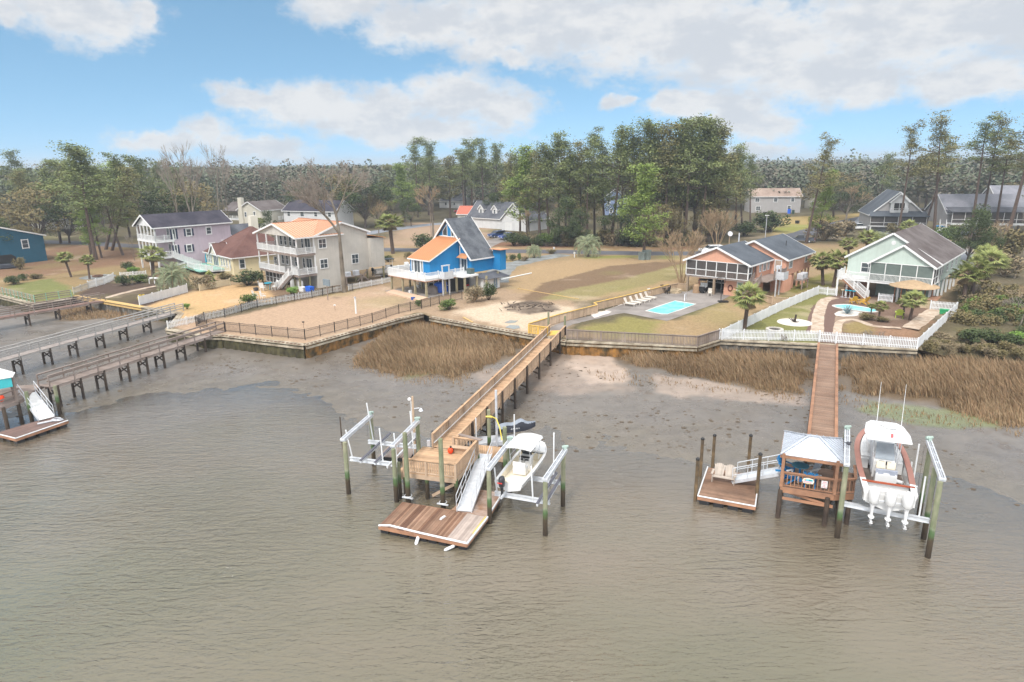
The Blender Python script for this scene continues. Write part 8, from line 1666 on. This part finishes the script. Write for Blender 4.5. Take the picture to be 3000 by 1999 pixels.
def ring(label, x, y, r0, h, m, inner, z=LZ, name='fire_pit'):
    r = T(name, label, 'fire pit', (x, y, z)); b = MB(); n = 16
    for k in range(3):
        for i in range(n): a = 6.283*(i+.5*(k%2))/n; b.box((math.cos(a)*r0, math.sin(a)*r0, h*(k+.5)/3), (.32, 6.283*r0/n*.95, h/3*.95), a)
    b.build('stone_ring', m, r); b = MB(); b.lathe((0,0,h*.5),[(r0-.15,0),(r0-.15,.02)],14); b.build('ash_bed', inner, r)
stone = mat('tan_stone', S(206,186,156,.75), .9, .2, 3, isl=.18); ash = mat('ash', (.05,.045,.04), .95)
ring('round tan stone fire pit near the salmon house', *g3(H4, 1385, 340), .85, .55, stone, ash); ring('low stone fire ring on a round grey pad by the left palms', *g3(FA, 900, 1290), .7, .3, mat('brown_stone', S(150,118,100,.65), .9, .2, 3, isl=.2), ash); ring('low white stone ring by the right picket fence', *g3(FB, 1012, 1388), .8, .25, mat('white_stone', S(214,206,196,.75), .9, .15, 3, isl=.15), ash)
x, y = g3(FA, 900, 1292); b = MB(); b.lathe((x,y,LZ+.01),[(2.9,0),(2.9,.02)],28); tag(b.build('gravel_pad', gravel), 'round grey gravel pad around the left fire ring', 'pad')
x, y = g3(FB, 1232, 1300); b = MB(); b.lathe((x,y,LZ+.01),[(2.0,0),(1.95,.06),(0.1,.09)],26); tag(b.build('stone_bed', white_rock), 'round white stone bed with a dark stump on the green lawn', 'garden bed'); b = MB(); rnd = random.Random(3)
for i in range(9): a = rnd.uniform(0,6.28); b.tube((x,y,LZ+.1),(x+math.cos(a)*rnd.uniform(.3,.9),y+math.sin(a)*rnd.uniform(.3,.9),LZ+.2+rnd.random()*.3),.08,.03,6)
b.tube((x,y,LZ),(x+.1,y,LZ+1.0),.16,.1,8); tag(b.build('tree_stump', wood_dark), 'dark broken stump and driftwood on the round white stones', 'stump')
sheet('stone_bed', [FC(*p) for p in [(138,1005),(170,985),(240,972),(390,990),(402,1008),(330,1028),(220,1032),(150,1022)]], white_rock, RZ+.03, 'white stone bed around the agave'); sheet('shell_strip', hx([(-60,700),(180,655),(490,530),(560,520),(330,665),(190,720),(0,780)]), white_rock, RZ+.008, 'white rock strip beside the tan wood fence', .1)
simple_chair('white rocking chair in front of the salmon house posts', *g3(H4, 1995, 395), -.3, lm, name='rocking_chair'); simple_chair('white towel covered chair at the right end of the loungers', *g3(H4, 965, 395), .5, white)
def hoop(x, y):
    r = T('basketball_hoop', 'black portable basketball hoop on the pool terrace', 'basketball hoop', (x, y, LZ)); b = MB(); b.box((0,0,.1),(1.3,.8,.18)); b.build('base', black_pl, r); b = MB(); b.tube((-.3,0,.1),(-.35,.1,3.0),.05); b.build('pole', iron, r); b = MB(); 
    for a, c in (((-.9,.3,2.7),(.2,.3,2.7)),((-.9,.3,3.4),(.2,.3,3.4)),((-.9,.3,2.7),(-.9,.3,3.4)),((.2,.3,2.7),(.2,.3,3.4))): b.beam(a, c, .05, .05)
    b.build('backboard', iron, r); b = MB(); b.path([(-.35+.23*math.cos(t), 0+.23*math.sin(t), 2.8) for t in [i*.6283 for i in range(11)]], .02, 5); b.build('rim', iron, r)
hoop(*g3(H4, 2225, 505))
def golf_cart(label, x, y, rz, m):
    r = T('golf_cart', label, 'golf cart', (x, y, LZ+.05), rz); b = MB(); rbox(b,(.0,0,.5),(2.2,1.1,.4)); rbox(b,(-.95,0,.8),(.3,1.1,.35)); b.build('body', m, r); b = MB(); b.box((.3,0,.8),(.5,1.0,.15)); b.box((.55,0,1.05),(.12,1.0,.5)); b.build('seat', white, r); b = MB(); b.box((.1,0,1.85),(1.7,1.15,.06)); b.build('roof', black_pl, r); b = MB()
    for a in (-.65,.8):
        for c in (-.5,.5): b.tube((a,c,.7),(a,c,1.85),.02)
    b.build('roof_post', iron, r)
    for a in (-.8,.8):
        for c in (-.5,.5): wheel(r, a, c, .25, .18)
golf_cart('black golf cart parked under the salmon house', *g3(H4, 1870, 335), 1.0, black_pl); golf_cart('red and white golf cart under the blue cottage', *g3(H1, 1300, 1275), .7, red_p)
def lump(label, x, y, w, h, m, cat, name, rz=0.0):
    b = MB(); b.loft([[(x+s*w*(.5*math.cos(a)), y+s*w*.42*math.sin(a), LZ+.03+z*h) for a in [6.283*i/12+rz for i in range(12)]] for s, z in ((1.05,0),(1,.5),(.9,.85),(.5,1.0))], closed=True); return tag(b.build(name, m), label, cat)
lump('brown canvas covered parasol base under the salmon house edge', *g3(H4, 1765, 345), 1.1, 1.3, mat('brown_canvas', S(176,146,116,.7), .9), 'cover', 'covered_parasol'); lump('grey covered grill under the blue cottage deck', *g3(H1, 825, 1350), 1.6, 1.2, mat('taupe_cover', S(150,140,136,.65), .85), 'grill', 'covered_grill')
bt_ = mat('blue_tarp', (.02,.12,.6), .6, .1, 3)
lump('large bright blue tarp covered stack under the blue cottage', *g3(H1, 935, 1325), 1.7, 1.5, bt_, 'tarp', 'tarp_stack'); lump('second narrow blue tarp stack by the lift posts', *g3(H1, 1045, 1310), 1.3, 1.7, bt_, 'tarp', 'tarp_stack')
def tub(label, x, y, w, d, h, m, name='storage_tub', rz=-.7): r = T(name, label, 'box', (x, y, LZ), rz); b = MB(); b.box((0,0,h*.45),(w*.9,d*.9,h*.9),0,1.1); b.build('tub', m, r); b = MB(); b.box((0,0,h*.95),(w*1.04,d*1.04,h*.1)); b.build('lid', m, r)
tub('bright blue lidded tub behind the white picket fence', *g3(H2, 1055, 1325), 1.3, .8, .9, bt_); tub('white storage box left of the bright blue tub', *g3(H2, 945, 1310), 1.2, .8, .7, white); tub('green lidded box at the right picket fence', *g3(FC, 1155, 1005), 1.2, .7, .6, mat('green_box', (.03,.3,.12), .5)); tub('small white bucket on the slab under the blue cottage', *g3(H1, 460, 1345), .4, .4, .5, white, 'bucket'); tub('small dark blue planter on the tan plank terrace', *g3(H1, 505, 1450), .5, .4, .4, mat('planter_blue', (.03,.08,.3), .5), 'planter'); tub('dark square planter beside the teal dining set', *g3(H2, 170, 1300), .6, .6, .5, dark_p, 'planter'); tub('black air unit on the far side lawn', *g3(FB, 1262, 208), 1.1, .9, .9, black_pl, 'air_unit')
tub('blue recycling bin beside the grey beige house', *g3(FB, 1172, 98), 1.0, .9, 1.6, bt_, 'wheeled_bin'); tub('dark green bin with yellow lid beside the grey beige house', *g3(FB, 1215, 105), .8, .8, 1.5, mat('bin_dark', (.03,.06,.04), .5), 'wheeled_bin'); tub('left grey green utility cabinet behind the lone pine', *g3(FA4, 884, 1448), 1.3, 1.1, 1.5, mat('cabinet', S(140,152,148,.7), .6), 'utility_cabinet'); tub('right taller utility cabinet behind the lone pine', *g3(FA4, 922, 1446), 1.4, 1.2, 1.9, mat('cabinet', S(140,152,148,.7), .6), 'utility_cabinet')
b = MB(); b.prism([g3(H1,*p) for p in ((60,1345),(180,1298),(745,1432),(600,1478))], LZ-.1, LZ+.22); tag(b.build('plank_terrace', mat('terrace_tan', S(222,190,162,.75), .85, .12, 3)), 'low tan terrace in front of the blue cottage deck', 'terrace')
teal_t = mat('teal_cushion', (.01,.3,.42), .6); x, y = g3(H2, 375, 1285); round_tab('teal topped high table beside the beige house', x, y, teal_t, 1.2, 1.05)
for i, (dx, dy, a, l) in enumerate(((-1.2,.3,1.7,'left of'),(-.5,-1.0,3.0,'in front of'),(.9,.7,-.7,'behind'),(1.1,-.4,-1.8,'right of'))): simple_chair('white bar chair with teal back %s the teal high table' % l, x+dx, y+dy, a, white, s=1.3, name='bar_chair')
for (a, c, l) in ((165,1440,'left white slatted chair of the pair near the picket fence'),(290,1445,'right white slatted chair of the pair near the picket fence')): simple_chair(l, *g3(H2, a, c), 2.4, white, s=1.25)
yel = mat('yellow_resin', S(240,190,70,.72), .5); o = adirondack('lawn_chair', 'left yellow chair beside the blue kidney pool', 'chair', (*g3(FC, 312, 905), LZ+.02), 3.0, .65, yel); o.scale = (1.05,)*3; o = adirondack('lawn_chair', 'right yellow chair beside the blue kidney pool', 'chair', (*g3(FC, 410, 912), LZ+.02), 3.6, .65, yel); o.scale = (1.05,)*3
x, y = g3(FC, 350, 905); round_tab('small yellow side table between the yellow chairs', x, y, yel, .5, .45); o = adirondack('lawn_chair', 'lime green chair under the big yard palm clump', 'chair', (*g3(FC, 735, 1040), LZ+.02), 2.6, .65, mat('lime', S(190,210,90,.85), .5)); o.scale = (1.2,)*3
x, y = g3(FC, 850, 905); r = T('tiki_bar', 'round thatched tiki bar with stone counter in the right yard', 'tiki bar', (x, y, LZ), -.7); b = MB(); b.lathe((0,0,2.35),[(3.0,0),(2.95,.1),(1.6,.55),(.15,.95)],26); b.build('thatch_roof', mat('thatch', S(196,168,134,.7), .95, .2, 2, isl=.1, bump=.05, bs=6), r)
for a in range(6): b = MB(); b.tube((2.2*math.cos(a*1.047),2.2*math.sin(a*1.047),0),(2.2*math.cos(a*1.047),2.2*math.sin(a*1.047),2.5),.09); b.build('post', wood_orange, r)
b = MB(); b.box((2.6,-1.0,.55),(.9,3.2,1.1)); b.box((.6,-2.4,.5),(3.2,.5,1.0)); b.build('counter', stone, r); b = MB(); b.box((2.6,-1.0,1.14),(1.2,3.4,.07)); b.build('counter_top', wood_orange, r)
for i in range(4): x, y = g3(FC, 210+i*34, 850+i*4); r = T('bar_stool', '%s bar stool from the left under the mint house stair' % ORD[i], 'stool', (x, y, LZ), group='bar stools under the stair'); b = MB(); b.tube((0,0,0),(0,0,1.0),.04); b.tube((0,0,0),(0,0,.04),.22); b.build('stand', alu, r); b = MB(); b.lathe((0,0,1.0),[(.22,0),(.24,.05),(.2,.1)],12); b.build('seat', teal_t if i else stone, r)
def pole_thing(name, label, cat, x, y, h, m, head=None, r=.06): t = T(name, label, cat, (x, y, LZ)); b = MB(); b.tube((0,0,0),(0,0,h),r); b.build('pole', m, t); head and head(t); return t
def h_box(w, d, hh, z, m, nm='box'): return lambda t: MB().box((0,-.05,z),(w,d,hh),-.7).build(nm, m, t)
pole_thing('pvc_post', 'white pipe post with grey cap standing on the tan lot', 'post', *g3(FG, 1605, 250), 2.1, white, h_box(.2,.2,.2,2.15,alu_dull,'cap'), .11); pole_thing('meter_post', 'timber post with three grey meter boxes outside the beige house', 'meter post', *g3(H2, 1350, 1455), 2.5, wood_grey, h_box(1.5,.2,.9,2.6,mat('meter_grey', S(136,150,158,.7), .5),'meter_box'), .07)
for a, c, l in ((1382,215,'white lantern stake in the middle of the tan lot'),(1050,400,'thin black stake near the front of the tan lot')): pole_thing('garden_stake', l, 'stake', *g3(FG, a, c), .7, iron, h_box(.25,.2,.12,.72,white if a > 1100 else iron,'head'), .02)
def dish(t): b = MB(); b.lathe((0,0,0),[(.02,0),(.3,.05),(.5,.16)],16); o = b.build('dish', alu_dull, t); o.location = (0,-.15,4.6); o.rotation_euler = (1.2,0,0)
pole_thing('satellite_dish', 'grey dish on a pole behind the salmon house', 'dish', *P(1673, 590)[:2], 4.6, wood_rail, dish); pole_thing('street_lamp', 'grey street lamp rising behind the salmon house roof', 'street lamp', *P(1757, 560)[:2], 6.5, alu_dull, h_box(.9,.3,.15,6.5,white,'lamp_head'), .08)
for u, v, l in ((1320,592,'white marker stub on the lawn left of the pindo palm'),(1273,580,'white mailbox beside the driveway mouth')): pole_thing('marker_post', l, 'marker', *P(u, v)[:2], .9, white, h_box(.3,.3,.3,.95,white,'head'), .1)
pole_thing('utility_pole', 'thin pale utility pole in front of the side road', 'pole', *P(991, 545)[:2], 7.5, wood_grey, None, .09)
b = MB(); a_, c_ = g3(FA3, 1310, 1478), g3(FA3, 1590, 1418); b.tube((*a_, LZ+.1), (*c_, LZ+.1), .11); tag(b.build('drain_pipe', white), 'long white pipe lying on the grass beside the gravel drive', 'pipe')
b = MB(); a_, c_ = g3(FF, 650, 255), g3(FF, 735, 302); b.beam((*a_, LZ+.08), (*c_, LZ+.08), .22, .06); tag(b.build('loose_board', cap_yellow), 'pale board lying on the sandy site near the bulkhead', 'board')
rnd = random.Random(9); b = MB()
for i in range(46):
    x, y = g3(FF, rnd.uniform(1000, 1490), rnd.uniform(125, 210)); a = rnd.uniform(0, 3.14); L = rnd.uniform(.3, 1.5); b.tube((x, y, LZ+rnd.uniform(.02,.2)), (x+math.cos(a)*L, y+math.sin(a)*L, LZ+rnd.uniform(.05,.35)), rnd.uniform(.03,.08), .02, 5)
tag(b.build('brush_pile', wood_dark), 'charred branches and brush heaped on the sandy site', 'brush pile')
wet = mat('puddle', S(176,178,172,.6), .05, .05, spec=.6)
for pts, l in (([(1030,300),(1070,280),(1150,282),(1140,300),(1060,308)],'upper shallow puddle on the sandy site'),([(1040,345),(1080,322),(1160,328),(1172,352),(1110,362)],'lower shallow puddle on the sandy site')): sheet('puddle', [FF(*p) for p in pts], wet, RZ+.01, l, .08)
b = MB(); x, y = g3(FC2, 945, 1452); b.ball((x, y, LZ+2.0), (1.6, .35, .25), 12, 6); tag(b.build('kayak', mat('kayak_blue', (.02,.25,.6), .4), smooth=True), 'bright blue kayak behind the mint green house', 'kayak')
b = MB(); x, y = g3(FA, 55, 1215); rbox(b, (x, y, LZ+.5), (3.4,1.6,.8), .5); b.beam((x-.5,y-1.2,LZ+.2),(x+2.2,y+.2,LZ+.35),.5,.08); tag(b.build('utility_trailer', dark_p), 'dark utility trailer with a pale ramp board by the teal house', 'trailer')
b = MB(); x, y = g3(FA, 1375, 1355)
for s_ in (0, .9): b.path([(x+s_,y,LZ),(x+s_,y,LZ+.8),(x+s_+.7,y+.3,LZ+.9),(x+s_+.7,y+.3,LZ)], .07, 6)
b.box((x+.8,y+.2,LZ+.95),(1.8,.7,.08),-.5); tag(b.build('garden_bench', white), 'white rack beside the silvery pindo palm', 'rack')
b = MB(); q = FF(1100,20); a_, c_ = P(1153, 700)[:2], P(1340, 690)[:2]; b.path([(*P(1190,664)[:2], LZ+.05), (*P(1262,676)[:2], LZ+.03), (*P(1330,688)[:2], LZ+.05)], .05, 5); tag(b.build('silt_tube', cap_yellow), 'thin pale line of pipe across the bare ground', 'pipe')
b = MB(); q = V3(19.6, 35.9, 4.9); b.ball((19.62, 36.0, 4.92), (.1,.18,.1), 8, 6); b.ball((19.66, 35.86, 5.06), (.055,.06,.055), 6, 5); b.tube((19.6,36.15,4.88),(19.55,36.35,4.84),.04,.02,5); tag(b.build('bird', mat('bird_grey', (.06,.06,.07), .8), smooth=True), 'dark bird perched on the left beam of the big lift', 'bird')
# ---------------------------------------------------------------- air
def haze(dens):
    b = MB(); b.bb(-3790, 3790, -3790, 3790, -3.0, 46.0); hz = b.build('haze', []); m = bpy.data.materials.new('haze'); m.use_nodes = True; nt = m.node_tree; nt.nodes.clear(); o = nt.nodes.new('ShaderNodeOutputMaterial'); v = nt.nodes.new('ShaderNodeVolumePrincipled'); v.inputs['Color'].default_value = (.78, .87, .96, 1); v.inputs['Density'].default_value = dens; v.inputs['Anisotropy'].default_value = .2; nt.links.new(v.outputs[0], o.inputs['Volume']); hz.data.materials.clear(); hz.data.materials.append(m); tag(hz, 'pale blue air haze over the whole scene', kind='stuff')
haze(.00045)
